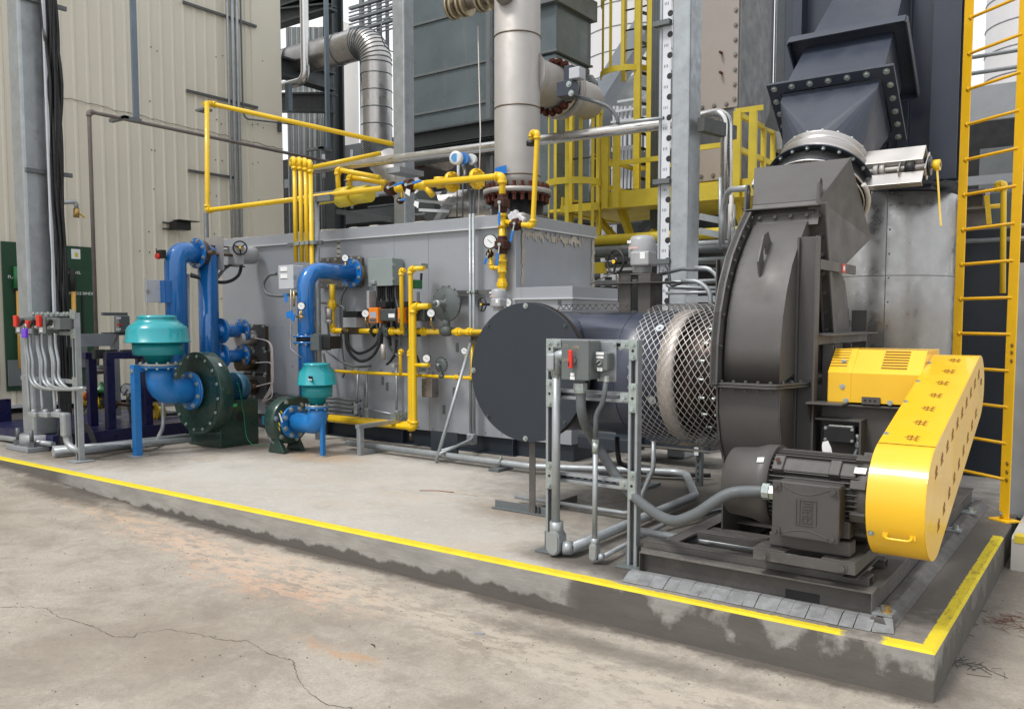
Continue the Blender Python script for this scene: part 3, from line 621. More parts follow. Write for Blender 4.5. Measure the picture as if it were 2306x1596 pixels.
m = MB(); m.mark(); m.box(-1.46, -1.06, MY - .22, MY - .12, .303, .375); m.mark(); m.box(-1.46, -1.06, MY + .12, MY + .22, .303, .375)
for x in (-1.44, -1.12): m.box(x, x + .05, MY - .20, MY - .12, .385, .47)
m.build('foot', 'motor_grey', mo, .008)
m = MB(); m.cyl((x1 + .03, MY, MZ), (GA - .002, MY - .0, MZ), .03, 16); m.build('shaft', 'motor_grey', mo)
# terminal box in front
tb_y = 4.175; a = P(1744, 1080, y=tb_y); b = P(1888, 1210, y=tb_y); tx0, tx1, tz0, tz1 = a.x, b.x, .375, .645
a = P(1744, 1082, y=tb_y).z; tz1 = a; tz0 = P(1744, 1200, y=tb_y).z
m = MB(); m.box(tx0, tx1, tb_y, MY - MR * .55, tz0, tz1); m.build('terminal_box', 'motor_grey', mo, .018)
m = MB(); m.box(tx0 - .006, tx1 + .006, tb_y - .012, tb_y + .004, tz0 - .006, tz1 + .006); m.build('box_lid', 'motor_grey', mo, .008)
lid_y = tb_y - .0125
m = MB()
for sx in (0, 1):
    for sz in (0, 1): cx_ = tx0 + .018 if sx == 0 else tx1 - .018; cz_ = tz0 + .018 if sz == 0 else tz1 - .018; m.ob((cx_, lid_y - .004, cz_), .04, .008, .04); m.bolt((cx_, lid_y - .008, cz_), (0, -1, 0), .009, .01)
xm = (tx0 + tx1) / 2; hw = (tx1 - tx0) / 2 - .04
m.mark(); m.tube([(xm + hw * (k / 8), lid_y, tz1 - .012 - .038 * math.cos(k / 8 * PI / 2)) for k in range(-8, 9)], .0028, 0, 6); m.mark(); m.tube([(xm + hw * (k / 8), lid_y, tz0 + .008 + .03 * math.cos(k / 8 * PI / 2)) for k in range(-8, 9)], .0028, 0, 6)
m.build('lid_ribs', 'motor_grey', mo)
# cast emblem: the letters lie on their side inside a square frame
m = MB(); ex, ez, es = xm + .005, (tz0 + tz1) / 2 - .005, .062
def est(a0, b0, a1, b1, t=.0045):
    p = V((ex + a0 * es, lid_y - .002, ez + b0 * es)); q = V((ex + a1 * es, lid_y - .002, ez + b1 * es)); m.bar(p, q, t, .005, (0, -1, 0))
for s_ in ((-.78, -1, .55, -1), (-.45, 1, .78, 1), (-.78, 1, -.78, -1), (.78, 1, .78, -1), (-.5, 1, -.5, -1),
           (-.28, .80, .45, .80), (-.28, .56, .45, .56), (-.28, .32, .45, .32), (.45, .80, .45, .32),
           (-.28, .12, .45, .12), (-.28, -.22, .45, -.22), (.45, .12, .45, -.22), (.1, .12, .1, -.22), (-.28, .12, -.28, -.05),
           (-.28, -.42, .45, -.42), (.45, -.42, .45, -.78), (-.28, -.78, .45, -.78), (-.28, -.42, -.28, -.78), (.1, -.42, .1, -.78)): est(*s_)
m.build('cast_emblem', 'motor_grey', mo)
for (u, v, w_) in ((1659, 1055, 0), ): pass
m = MB(); c_ = V((x0 - .035, MY - MR * .80, MZ + MR * .78)); m.ob(c_, .035, .03, .002, (.95, 0, .1), (0, -.7, .7)); c_ = V((x1 - .012, MY - MR * .76, MZ + MR * .74)); m.ob(c_, .055, .035, .004, (1, 0, 0), (0, -.7, .7)); m.build('rating_sticker', 'white', mo)
# slide base under the motor
sb = T('motor_slide_base', (-1.3, 4.45, .2), 'slotted brown-grey adjustable slide base under the big motor', 'motor base')
zs = .298; ys_ = 4.19
m = MB(); m.box(-1.52, -1.02, ys_, ys_ + .006, zs - .062, zs - .008); m.box(-1.52, -1.36, ys_, 4.68, zs - .007, zs); m.box(-1.18, -1.02, ys_, 4.68, zs - .007, zs); m.box(-1.36, -1.18, 4.36, 4.68, zs - .007, zs); m.box(-1.52, -1.514, ys_ + .007, 4.68, zs - .062, zs - .008); m.box(-1.026, -1.02, ys_ + .007, 4.68, zs - .062, zs - .008)
m.build('slide_frame', 'frame_brown', sb, .002)
m = MB()
for x in (-1.46, -1.08): m.bolt((x, ys_, zs - .035), (0, -1, 0), .016, .014)
m.build('jack_bolts', 'frame_brown', sb)
m = MB()
for x in (-1.45, -1.11): m.box(x, x + .05, ys_ + .04, ys_ + .052, zs + .0005, zs + .0015)
m.build('slots', 'black', sb)
# skid frame
sk = T('fan_skid', (-1.58, 5.3, 0), 'welded brown-grey steel skid frame under the fan and motor', 'skid frame')
FX0, FX1, FY = -2.20, -.955, 4.255
zt = P(1700, 1287, y=FY).z
MB().box(FX0, FX1, FY + .05, FY + .058, .03, zt - .011).build('front_beam', 'frame_brown', sk, .002); MB().box(FX0, FX1, FY, FY + .10, zt - .010, zt).build('top_flange', 'frame_dust', sk, .002); MB().box(FX0, FX1, FY - .0, FY + .11, .016, .029).build('bottom_flange', 'frame_dust', sk, .002)
m = MB(); a = P(1769, 1328, y=FY + .049); b = P(1845, 1360, y=FY + .049); m.box(a.x, b.x - .0, FY + .047, FY + .0495, (a.z + b.z) / 2 - .028, (a.z + b.z) / 2 + .028); m.build('access_slot', 'dark', sk)
for x, nm in ((FX1, 0), (FX0, 1)):
    m = MB(); s_ = -1 if nm == 0 else 1
    m.box(x - .006 if s_ < 0 else x, x if s_ < 0 else x + .006, FY - .002, 7.4, .03, zt - .007); m.box(min(x, x + s_ * .1), max(x, x + s_ * .1) + (.012 if s_ < 0 else 0), FY + .101 if 0 else FY + .102, 7.4, zt - .006, zt + .001)
    m.build('side_beam', 'frame_brown', sk, .002)
m = MB(); zc2 = zt + .038; ya = 4.34
for (yy, xa, xb2) in ((ya, -2.22, -.99), (4.70, -2.05, -1.0)):
    m.box(xa, xb2, yy, yy + .085, zc2 + .0, zc2 + .007); m.box(xa, xb2, yy, yy + .006, zt + .002, zc2 - .001); m.box(xa, xb2, yy + .079, yy + .085, zt + .002, zc2 - .001)
for xx in (-2.12, -1.62): m.box(xx, xx + .07, ya + .086, 4.699, zc2 - .006, zc2 + .001)
m.box(-1.10, -1.03, 4.10 + .16, 4.699, zc2 + .0075, zc2 + .013); m.build('cross_rails', 'frame_brown', sk, .002)
m = MB()
for x, y in ((-1.075, 4.34), (-1.075, 4.62)): m.cyl((x, y, zc2 + .012), (x, y, zc2 + .022), .024, 14); m.cyl((x, y, zc2 + .022), (x, y, zc2 + .045), .013, 6, False)
m.bolt((-.91, 4.30, .045), Z1, .018, .03); m.build('rail_bolts', 'frame_brown', sk)
m = MB()
for y in (5.0, 5.3, 6.6, 7.1): m.mark(); m.box(FX0 + .1, FX1 - .1, y, y + .08, zt - .02, zt - .01)
m.build('deck_plates', 'frame_brown', sk)
for y in (4.30, 6.3, 6.95):
    m = MB(); m.box(-.955, -.865, y - .05, y + .05, .046, .056); m.build('anchor_plate', 'galv', sk); m = MB(); m.bolt((-.90, y, .056), Z1, .016, .022); m.build('anchor_bolt', 'brass' if y < 5 else 'zinc', sk)
# grout skirt: coursed mortar pieces round the skid
g = MB(); n = 17; jx = [-2.24 + 1.31 * (k + (random.uniform(-.3, .3) if 0 < k < 17 else 0)) / 17 for k in range(18)]
for i in range(n):
    xa = jx[i]; xb_ = jx[i + 1] - random.choice((.0005, .001, .004)); w1 = random.uniform(-.003, .003)
    g.prism([(xa, 4.128 + w1, .003), (xa, 4.25, .003), (xa, 4.25, .044 + w1), (xa, 4.21, .042 + w1), (xa, 4.14 + w1, .010)], (xb_ - xa, 0, 0))
g.prism([(-.925, 4.13, .003), (-.835, 4.16, .003), (-.86, 4.24, .044), (-.95, 4.24, .044)], (0, .01, .0))
gd = MB(); gd.prism([(-.95, 4.2, .0035), (-.845, 4.2, .0035), (-.865, 4.2, .012), (-.90, 4.2, .044), (-.95, 4.2, .044)], (0, 3.3, 0))
tag(gd.build('grout_skirt', 'mortar_dark'), 'dark mortar skirt along the right side of the fan skid', 'grout'); tag(g.build('grout_skirt', 'mortar', None, .0015), 'pale patched mortar skirt around the foot of the fan skid', 'grout')

# ---------------------------------------------------------------- outlet connector, damper and navy duct
ux = V((0, .60, .80)).normalized(); c0 = V((-1.83, 6.085, 2.265))
fx = T('flexible_connector', tuple(c0), 'black round flexible connector flange on top of the fan outlet', 'connector')
m = MB(); m.lathe(c0, ux, [(-.02, .31), (.05, .325), (.12, .31), (.18, .325)], 44); m.build('sleeve', 'black', fx)
m = MB(); m.ring(c0 + ux * .18, ux, .2, .358, .012, 48); m.ring(c0 + ux * .075, ux, .2, .34, .010, 48); m.build('ring_flange', 'slate', fx, .001)
m = MB(); m.torus(c0 + ux * .06, ux, .338, .008, 48, 8); m.torus(c0 + ux * .02, ux, .326, .007, 48, 8); m.build('band_clamp', 'stainless', fx)
m = MB(); m.bolts(c0 + ux * .178, -ux, .334, 20, .010, .012); m.bolts(c0 + ux * .193, ux, .334, 20, .010, .012); m.build('flange_bolts', 'zinc', fx)
m = MB(); m.torus(c0 + ux * .04, ux, .352, .017, 30, 8, -1.9, .25); m.build('gasket_rope', 'insul_white', fx)
dm = T('damper', tuple(c0 + ux * .2), 'shiny stainless round damper with a boxed shaft bracket and yellow lever above the fan', 'damper')
m = MB(); m.lathe(c0 + ux * .193, ux, [(0, .295), (.01, .295), (.014, .282), (.10, .282), (.11, .312), (.122, .312), (.125, .285), (.17, .285), (.178, .305), (.19, .305)], 48); m.build('damper_ring', 'stainless', dm)
m = MB(); m.bolts(c0 + ux * .375, ux, .292, 18, .010, .016); m.build('flange_bolts', 'zinc', dm)
m = MB(); bc = c0 + ux * .245; n2 = V((0, -.8, .6)); wu = ux
def chn(m, xa, xb, c, hw_, dep, t):    # U-shaped bracket along X
    nrm = V((0, -.74, .67)); up_ = V((0, .67, .74))
    pc = V((0, c.y, c.z))
    def q(x, a, b): return V((x, pc.y, pc.z)) + up_ * a + nrm * b
    BXF = [(0, 1, 3, 2), (4, 6, 7, 5), (0, 4, 5, 1), (2, 3, 7, 6), (0, 2, 6, 4), (1, 5, 7, 3)]
    m.add([q(x, a, b) for x in (xa, xb) for a in (-hw_, hw_) for b in (dep - t, dep)], BXF)
    for a0 in (hw_ - t, -hw_): m.add([q(x, a, b) for x in (xa, xb) for a in (a0, a0 + t) for b in (-dep, dep - t - .0005)], BXF)
chn(m, -1.58, -1.16, bc + V((0, .055, .065)), .070, .05, .008); chn(m, -1.58, -1.15, bc + V((0, -.055, -.085)), .055, .02, .008); m.ob(V((-1.134, bc.y, bc.z)), .008, .18, .10, X1, (0, -.67, .74)); m.ob(V((-1.30, bc.y, bc.z)), .008, .17, .09, X1, (0, -.67, .74))
m.build('shaft_bracket', 'stainless', dm, .002)
m = MB(); chn(m, -2.30, -2.07, bc, .07, .04, .008); m.build('idle_bracket', 'stainless', dm)
m = MB(); m.cyl((-1.62, bc.y, bc.z), (-1.06, bc.y, bc.z), .018, 14); m.cyl((-1.47, bc.y, bc.z), (-1.44, bc.y, bc.z), .04, 14); m.cyl((-1.43, bc.y, bc.z), (-1.40, bc.y, bc.z), .04, 14); m.build('shaft', 'stainless_dull', dm)
m = MB(); m.cyl((-1.27, bc.y, bc.z), (-1.21, bc.y, bc.z), .045, 14); m.build('bearing', 'black', dm)
m = MB(); m.cyl((-1.125, bc.y, bc.z), (-1.115, bc.y, bc.z), .065, 20); m.build('quadrant', 'black', dm)
m = MB(); m.cyl((-1.10, bc.y, bc.z), (-1.06, bc.y, bc.z), .036, 14); m.bar((-1.08, bc.y, bc.z), (-1.04, bc.y - .02, bc.z - .40), .028, .008, X1); m.build('lever', 'yellow', dm)
# square-to-round transition
tr = T('duct_transition', tuple(c0 + ux * .7), 'navy square-to-round duct transition with a bolted square flange', 'duct')
Q = [V((-2.22, 6.385, 3.155)), V((-1.44, 6.385, 3.155)), V((-1.44, 6.79, 2.80)), V((-2.22, 6.79, 2.80))]
m = MB(); N = 32; base = c0 + ux * .385
qc = sum(Q, V()) / 4; ex_ = V((1, 0, 0)); ey_ = (Q[2] - Q[1]).normalized(); hx = .34; hy = .22; e2 = (ey_ - ux * ey_.dot(ux)).normalized()
qn = ex_.cross(ey_).normalized(); qn = qn if qn.dot(ux) > 0 else -qn
cr_ = [base + ex_ * math.cos(2 * PI * k / N) * .275 + e2 * math.sin(2 * PI * k / N) * .275 for k in range(N)]; cn_ = [qc + ex_ * a * hx + ey_ * b * hy for a, b in ((1, 1), (-1, 1), (-1, -1), (1, -1))]
vs = cr_ + [c - qn * .09 for c in cn_] + cn_; fs = []
for q in range(4):
    for k in range(8): fs.append((N + q, q * 8 + k, (q * 8 + k + 1) % N))
    fs += [(N + q, ((q + 1) * 8) % N, N + (q + 1) % 4), (N + q, N + (q + 1) % 4, N + 4 + (q + 1) % 4, N + 4 + q)]
m.add(vs, fs)
m.build('shell', 'navy', tr, .003)
def sqflange(m, c, ex_, ey_, hx, hy, wd, th, nrm):
    for s_ in (-1, 1):
        m.ob(c + ey_ * s_ * (hy + wd / 2), 2 * hx + 2 * wd, th, wd, ex_, ey_); m.ob(c + ex_ * s_ * (hx + wd / 2), wd, th, 2 * hy - .001, ex_, ey_)
W_ = .085
m = MB(); sqflange(m, qc - qn * .006, ex_, ey_, hx + .015, hy + .015, W_, .010, qn); m.build('square_flange', 'navy', tr, .001)
m = MB()
for k in range(7):
    for s_ in (-1, 1): m.bolt(qc - qn * .012 + ex_ * (-1 + k / 3) * (hx + .05) + ey_ * s_ * (hy + .06), -qn, .015, .012)
for k in range(1, 5):
    for s_ in (-1, 1): m.bolt(qc - qn * .012 + ex_ * s_ * (hx + .06) + ey_ * (-1 + k * .4) * (hy + .06), -qn, .015, .012)
m.build('flange_bolts', 'zinc', tr)
nd = T('exhaust_duct', (-1.83, 7.0, 3.4), 'navy rectangular exhaust duct rising at an angle into the stack', 'duct')
m = MB(); sqflange(m, qc + qn * .006, ex_, ey_, hx + .012, hy + .012, W_ + .003, .010, qn); m.build('square_flange', 'navy', nd, .001)
dd = V((0, .55, .53)).normalized(); m = MB()
q0 = [qc + ex_ * a * (hx + .01) + ey_ * b * (hy + .01) + qn * .012 for a, b in ((-1, -1), (1, -1), (1, 1), (-1, 1))]
q2 = [q + dd * .62 + V(((.03 if q.x < -1.83 else -.03), 0, 0)) for q in q0]; q3 = [q + dd * 1.05 + V(((.06 if q.x < -1.83 else -.06), 0, 0)) for q in q2]
m.add(q0 + q2, [(i, (i + 1) % 4, 4 + (i + 1) % 4, 4 + i) for i in range(4)]); m.build('lower_section', 'navy', nd, .002)
m = MB(); m.add([q + dd * .012 for q in q2] + q3, [(i, (i + 1) % 4, 4 + (i + 1) % 4, 4 + i) for i in range(4)]); m.build('upper_section', 'navy', nd, .002)
c2_ = sum(q2, V()) / 4; m = MB()
hx2 = (q2[1] - q2[0]).length / 2; hy2 = (q2[2] - q2[1]).length / 2; e2_ = (q2[2] - q2[1]).normalized()
sqflange(m, c2_, ex_, e2_, hx2, hy2, .10, .012, dd)
for s_ in (-1, 1): m.ob(c2_ + e2_ * s_ * (hy2 + .106) - dd * .035, 2 * hx2 + .2, .07, .012, ex_, e2_); m.ob(c2_ + ex_ * s_ * (hx2 + .106) - dd * .035, .012, .07, 2 * hy2 + .2, ex_, e2_)
m.build('stiffening_channel', 'navy', nd, .002)
# stack
st = T('navy_stack', (-1.85, 8.2, 2.55), 'tall navy steel casing with vertical ribs standing behind the fan', 'stack')
m = MB(); m.box(-2.62, -1.72, 7.75, 8.7, 2.7, 9.); m.build('casing', 'navy', st, .01)
m = MB(); m.box(-1.70, -1.36, 7.66, 8.2, 2.52, 9.0); m.build('side_casing', 'navy', st, .01)
m = MB(); m.ib((-1.27, 7.62, 2.56), (-1.27, 7.62, 9), .20, .16, .012, (0, 1, 0)); m.build('rib_column', 'navy', st, .002)
for x in (-2.5, -1.62): 
    m = MB(); m.box(x, x + .08, 7.60, 7.74, 2.75, 9); m.build('rib', 'navy', st, .003)
m = MB(); m.lathe((-1.50, 7.86, 2.545), Z1, [(0, .36), (.012, .36)], 40); m.build('base_flange', 'slate', st)
cl = T('clad_vessel', (-1.83, 8.2, 0), 'round vessel clad in dull grey mottled sheet metal behind the fan', 'vessel')
m = MB(); m.lathe((-1.83, 8.2, 0), Z1, [(0, .58), (2.51, .58), (2.513, .577), (2.52, .3)], 72); m.build('cladding', 'clad', cl)
m = MB()
for a in (-.98, .25): q = V((math.sin(a) * .5815, -math.cos(a) * .5815, 0)); m.box(-1.83 + q.x - .003, -1.83 + q.x + .003, 8.2 + q.y - .002, 8.2 + q.y + .002, 0, 2.51)
m.torus((-1.83, 8.2, 1.82), Z1, .581, .003, 60, 4); m.torus((-1.83, 8.2, .9), Z1, .581, .003, 60, 4)
for a in (-.94, .29):
    for k in range(12): m.bolt((-1.83 + math.sin(a) * .581, 8.2 - math.cos(a) * .581, .2 + .2 * k), (math.sin(a), -math.cos(a), 0), .005, .003)
m.build('seams', 'galv_dark', cl)
# ================================================================ inlet duct with expanded-metal guard
du = T('inlet_duct', (-2.9, 5.7, .55), 'fat dark blue-grey round duct running from the blank disc to the fan', 'duct')
DY, DZ, DR = 5.72, 1.058, .462
m = MB(); m.tube([(-3.6, 5.17, DZ), (-3.6, DY, DZ), (-2.55, DY, DZ)], DR, .55, 64, seg=3); m.build('duct_shell', 'navy_duct', du)
m = MB(); p0 = V((-3.42, 5.55, 0)); m.torus((-2.94, DY, DZ), X1, DR + .001, .003, 60, 4); m.build('weld_seam', 'navy_duct', du)
m = MB(); m.lathe((-2.60, DY, DZ), X1, [(0, DR + .004), (.08, DR + .006), (.115, DR - .002)], 64); m.build('expansion_band', 'band_pale', du)
m = MB(); m.lathe((-2.50, DY, DZ), X1, [(0, DR - .02), (.1, DR - .05), (.15, DR - .015), (.2, DR - .05), (.27, DR - .02), (.30, DR - .05), (.46, DR - .05)], 64); m.build('inner_sleeve', 'sleeve', du)
m = MB(); m.bolts((-2.19, DY, DZ), -V(X1), DR - .02, 22, .011, .02); m.bolts((-2.31, DY, DZ), V(X1), DR - .025, 22, .009, .03); m.build('flange_bolts', 'zinc', du)
di = T('blank_disc', (-3.6, 5.14, .56), 'large round dark slate blanking plate bolted over the open end of the duct', 'plate')
m = MB(); m.cyl((-3.6, 5.155, 1.065), (-3.6, 5.135, 1.065), .512, 96, False); m.build('disc', 'slate', di, .002)
m = MB(); m.bolts((-3.6, 5.135, 1.065), (0, -1, 0), .488, 4, .013, .014); m.build('bolts', 'zinc', di); m = MB(); m.bolts((-3.6, 5.135, 1.065), (0, -1, 0), .488, 4, .010, .012, PI / 4); m.build('dark_bolts', 'steel_grey', di)
m = MB(); m.cyl((-3.6, 5.20, 1.065), (-3.6, 5.19, 1.065), .515, 80, False); m.build('companion_flange', 'darkbrown', di)
# leg under the disc
lg = T('pipe_stand', (-3.66, 5.2, 0), 'thin brown-grey angle leg standing on an angle foot under the blank disc', 'leg')
a = P(1195, 1050, y=5.22); b = P(1210, 1050, y=5.22); zt_ = P(1195, 985, y=5.22).z
m = MB(); m.ang((a.x, 5.20, .01), (a.x, 5.20, zt_ + .03), .055, .05, .006, (0, -1, 0), 1, -1); m.build('upright', 'frame_brown', lg)
m = MB(); A = P(1115, 1142, z=0); B = P(1228, 1160, z=0); m.box(A.x, B.x + .06, A.y, A.y + .006, .004, .06); m.box(A.x, B.x + .06, A.y - .05, A.y - .001, .004, .010); m.build('foot_angle', 'steel_mid', lg)
m = MB(); m.box(b.x + .02, b.x + .026, 5.2, 5.75, .004, .06); m.build('foot_angle', 'frame_brown', lg)
# mesh guard
mg = T('mesh_guard', (-2.4, DY, .55), 'expanded-metal mesh guard wrapped around the duct next to the fan', 'guard')
m = MB(); R0 = DR + .045; xa = -2.80; NA = 44; dx = .0235; na = 31
def cyp(x, t, R=R0): return V((x, DY - math.cos(t) * R, DZ + math.sin(t) * R))
for k in range(NA):
    t0 = 2 * PI * k / NA; th = 2 * PI / NA
    for i in range(na):
        for s_ in (0, 1):
            ts = t0 + (i % 2) * th / 2
            p = cyp(xa + dx * i, ts); q = cyp(xa + dx * (i + 1), t0 + ((i + 1) % 2) * th / 2 + (0 if s_ == 0 else 0) + (th * (1 if i % 2 else -1) if s_ else 0) * (1 if s_ else 0))
            if s_: q = cyp(xa + dx * (i + 1), (t0 + th) if i % 2 else (t0 - th / 2))
            nn_ = V((0, -math.cos(t0), math.sin(t0))); m.bar(p, q, .0038, .004, nn_)
m.build('expanded_mesh', 'mesh_strand', mg)
m = MB()
for (u, v, y) in ((1484, 615 + 3, 5.40), (1497, 934, 5.27), (1490, 800, 5.22)):
    pass
for t in (.72, -.30): c_ = cyp(-2.62, t, R0 + .004); nrm = V((0, -math.cos(t), math.sin(t))); m.cyl(c_, c_ + nrm * .003, .03, 18); m.bolt(c_ + nrm * .003, nrm, .009, .008)
m.build('washers', 'galv', mg)
m = MB(); m.tube([(-3.0, 5.62, .53), (-2.35, 5.62, .53), (-2.2, 5.6, .57)], .010, .05, 8); m.build('bottom_rod', 'stainless_dull', mg)

# ================================================================ disconnect stand in front of the duct
SY = 4.40
ds = T('switch_stand', (-2.6, SY, 0), 'galvanised strut frame on two posts carrying the large grey on-off switch', 'stand')
def post(m, x, y, z0, z1, w_=.060):
    m.box(x, x + w_ * .27, y, y + .006, z0, z1); m.box(x + w_ * .73, x + w_, y, y + .006, z0, z1); m.box(x, x + .006, y + .006, y + .055, z0, z1); m.box(x + w_ - .006, x + w_, y + .006, y + .055, z0, z1); m.box(x + .006, x + w_ - .006, y + .049, y + .055, z0, z1)
    m.box(x + w_ * .21, x + w_ * .27, y + .0065, y + .02, z0, z1); m.box(x + w_ * .73, x + w_ * .79, y + .0065, y + .02, z0, z1)
PX1, PX2 = P(1229, 1100, y=SY).x, P(1413, 1100, y=SY).x
ZT = 1.335
for px_ in (PX1, PX2):
    m = MB(); post(m, px_, SY, 0.012, ZT); m.build('post', 'galv', ds, .001)
m = MB()
for z in (ZT - .001, 1.028, .515):
    m.mark()
    for (dz, t_) in ((-.0, .006), (-.054, .006)): m.box(PX1 + .06, PX2, SY + .004, SY + .050, z + dz - t_, z + dz)
    m.box(PX1 + .06, PX2, SY + .044, SY + .050, z - .054, z - .006); m.box(PX1 + .06, PX2, SY + .003, SY + .008, z - .020, z - .006); m.box(PX1 + .06, PX2, SY + .003, SY + .008, z - .054, z - .040)
m.build('cross_strut', 'galv', ds, .001)
m = MB(); mb = MB(); mh = MB()
for px_, s_ in ((PX1, 1), (PX2, -1)):
    for z in (ZT - .028, 1.0, .488):
        x0_ = px_ + .004; x1_ = px_ + .056
        m.mark(); m.box(x0_, x1_, SY - .007, SY - .001, z - .085, z + (.085 if z < ZT - .1 else .027))
        xa_, xb_ = (x1_ + .0005, x1_ + .055) if s_ > 0 else (x0_ - .055, x0_ - .0005)
        m.box(xa_, xb_, SY - .007, SY - .001, z - .024, z + .024)
        for bz in ((-.065, .060) if z < ZT - .1 else (-.07, .0)): mb.bolt((px_ + .03, SY - .007, z + bz), (0, -1, 0), .013, .012)
        mb.bolt(((xa_ + xb_) / 2, SY - .007, z), (0, -1, 0), .013, .012); mh.cyl((px_ + .03, SY - .0072, z - .003 if z < ZT - .1 else z - .035), (px_ + .03, SY - .0082, z - .003 if z < ZT - .1 else z - .035), .009, 12)
m.build('corner_plate', 'zinc', ds, .001); mb.build('bolts', 'zinc', ds); mh.build('plate_holes', 'black', ds)
m = MB()
for px_ in (PX1, PX2): m.mark(); m.box(px_ - .05, px_ + .12, SY - .05, SY + .10, .002, .012); m.box(px_ + .061, px_ + .067, SY, SY + .05, .012, .13); m.box(px_ - .008, px_ - .001, SY, SY + .05, .012, .13)
m.build('base_plate', 'steel_mid', ds, .001)
# holes along the cross strut
m = MB()
for k in range(9): m.box(PX1 + .10 + .05 * k, PX1 + .125 + .05 * k, SY + .0420, SY + .0435, ZT - .037, ZT - .024); m.box(PX1 + .10 + .05 * k, PX1 + .125 + .05 * k, SY + .0420, SY + .0435, .478, .492)
m.build('slots', 'black', ds)
# big switch
sw = T('safety_switch', tuple(P(1295, 850, y=SY - .02)), 'large grey ON/OFF switch enclosure with a red handle on the strut stand', 'switch')
a = P(1266, 767, y=SY - .15); b = P(1323, 855, y=SY - .15); sx0, sx1, sz0, sz1 = a.x, b.x + .012, b.z - .005, a.z + .005
m = MB(); m.box(sx0 + .004, sx1 - .004, SY - .135, SY - .0085, sz0 + .004, sz1 - .004); m.build('enclosure', 'encl_grey', sw, .008)
m = MB(); m.box(sx0, sx1, SY - .16, SY - .137, sz0, sz1); m.build('door', 'encl_grey', sw, .005)
fy = SY - .1605; hp = P(1292, 812, y=fy)
m = MB(); m.cyl((hp.x, fy, hp.z), (hp.x, fy - .02, hp.z), .021, 16); m.build('hub', 'encl_grey', sw)
m = MB(); m.ob((hp.x - .004, fy - .03, hp.z + .01), .026, .018, .105, X1, (.12, 0, 1)); m.build('handle', 'red', sw, .005)
m = MB(); m.ob((hp.x - .010, fy - .0395, hp.z - .018), .006, .003, .026, X1, (.12, 0, 1)); m.build('handle_slot', 'black', sw)
p = P(1297, 782, y=fy); text('ON', .028, p, X1, Z1, 'letter_tan', sw, 'on_lettering'); p = P(1274, 811, y=fy); text('OFF', .026, p, X1, Z1, 'letter_tan', sw, 'off_lettering')
p = P(1274, 779, y=fy); m = MB(); m.box(p.x - .014, p.x + .014, fy - .001, fy, p.z - .008, p.z + .008); m.build('emblem_plate', 'letter_tan', sw); m = MB(); m.box(p.x - .012, p.x + .012, fy - .0015, fy - .001, p.z - .006, p.z + .006); m.build('emblem_field', 'encl_grey', sw)
m = MB()
for u, v, hw in ((1289, 843, .013), (1289, 851, .016)): p = P(u, v, y=fy); m.box(p.x - hw, p.x + hw, fy - .0012, fy, p.z - .009, p.z + .009)
m.build('paper_label', 'white', sw)
for u, v, s_ in ((1289, 843, 'L-1000'), (1289, 851, '480V')): pass
# small control station
cs = T('control_station', tuple(P(1362, 830, y=SY - .02)), 'small grey push-button station with a chrome selector beside the large switch', 'switch')
m = MB(); a = P(1346, 769, y=SY - .01); b = P(1388, 860, y=SY - .01); m.box(a.x, b.x, SY - .0135, SY - .0085, b.z, a.z); m.build('mounting_plate', 'galv', cs, .002)
m2 = MB()
for xx in (a.x + .012, b.x - .012):
    for zz in (a.z - .012, b.z + .012): m2.bolt((xx, SY - .014, zz), (0, -1, 0), .007, .006)
m2.build('bolts', 'zinc', cs)
a = P(1338, 793, y=SY - .085); b = P(1368, 834, y=SY - .085); m = MB(); m.box(a.x, b.x + .004, SY - .085, SY - .014, b.z, a.z); m.build('enclosure', 'encl_grey', cs, .010)
m = MB(); m.box(a.x, b.x + .004, SY - .095, SY - .086, b.z, a.z); m.build('lid', 'encl_grey', cs, .004)
xm, zm = (a.x + b.x) / 2, (a.z + b.z) / 2 - .006
m = MB(); m.cyl((xm, SY - .096, zm), (xm, SY - .110, zm), .0165, 18); m.build('selector_ring', 'zinc', cs)
m = MB(); m.ob((xm, SY - .115, zm), .035, .010, .008, (.8, 0, .6)); m.build('selector', 'black', cs, .002)
m = MB()
for dz, hw, hh in ((.052, .026, .008), (.030, .024, .006), (-.040, .017, .010)): m.box(xm - hw, xm + hw, SY - .0965, SY - .0955, zm + dz - hh, zm + dz + hh)
m.build('legend_plate', 'white', cs)
# conduits of the stand
def lb(name, lab, p, h, r, d2, parent=None):    # conduit body with a cover plate
    t_ = T(name, p, lab, 'conduit fitting')
    def stad(w_, a, b, y): return [(p[0] + w_ * math.cos(k * PI / 8), y, b - w_ + w_ * math.sin(k * PI / 8)) for k in range(9)] + [(p[0] + w_ * math.cos(PI + k * PI / 8), y, a + w_ + w_ * math.sin(PI + k * PI / 8)) for k in range(9)]
    m = MB(); m.prism(stad(r * 1.3, p[2], p[2] + h, p[1] - r * 1.2), (0, r * 2.4, 0)); m.build('body', 'cast_alu', t_, .003)
    m = MB(); m.prism(stad(r * 1.12, p[2] + .007, p[2] + h - .007, p[1] - r * 1.45), (0, r * .24, 0)); m.build('cover', 'cast_alu', t_, .002)
    m = MB(); m.cyl((p[0], p[1], p[2] + h - r), (p[0], p[1], p[2] + h + r * 1.4), r * 1.2, 16); m.build('hub', 'cast_alu', t_); m = MB(); m.cyl((p[0] + r * 1.2, p[1] + r * .2, p[2] + r * 1.3), (p[0] + r * 2.6, p[1] + r * .9, p[2] + r * 1.3), r * 1.2, 16); m.build('hub', 'galv_conduit', t_)
    for zz in (.02, h - .02):
        m = MB(); m.cyl((p[0], p[1] - r * 1.45, p[2] + zz), (p[0], p[1] - r * 1.5, p[2] + zz), .005, 10); m.build('screw', 'zinc', t_)
CG = 'rigid metal conduits on and around the pad'
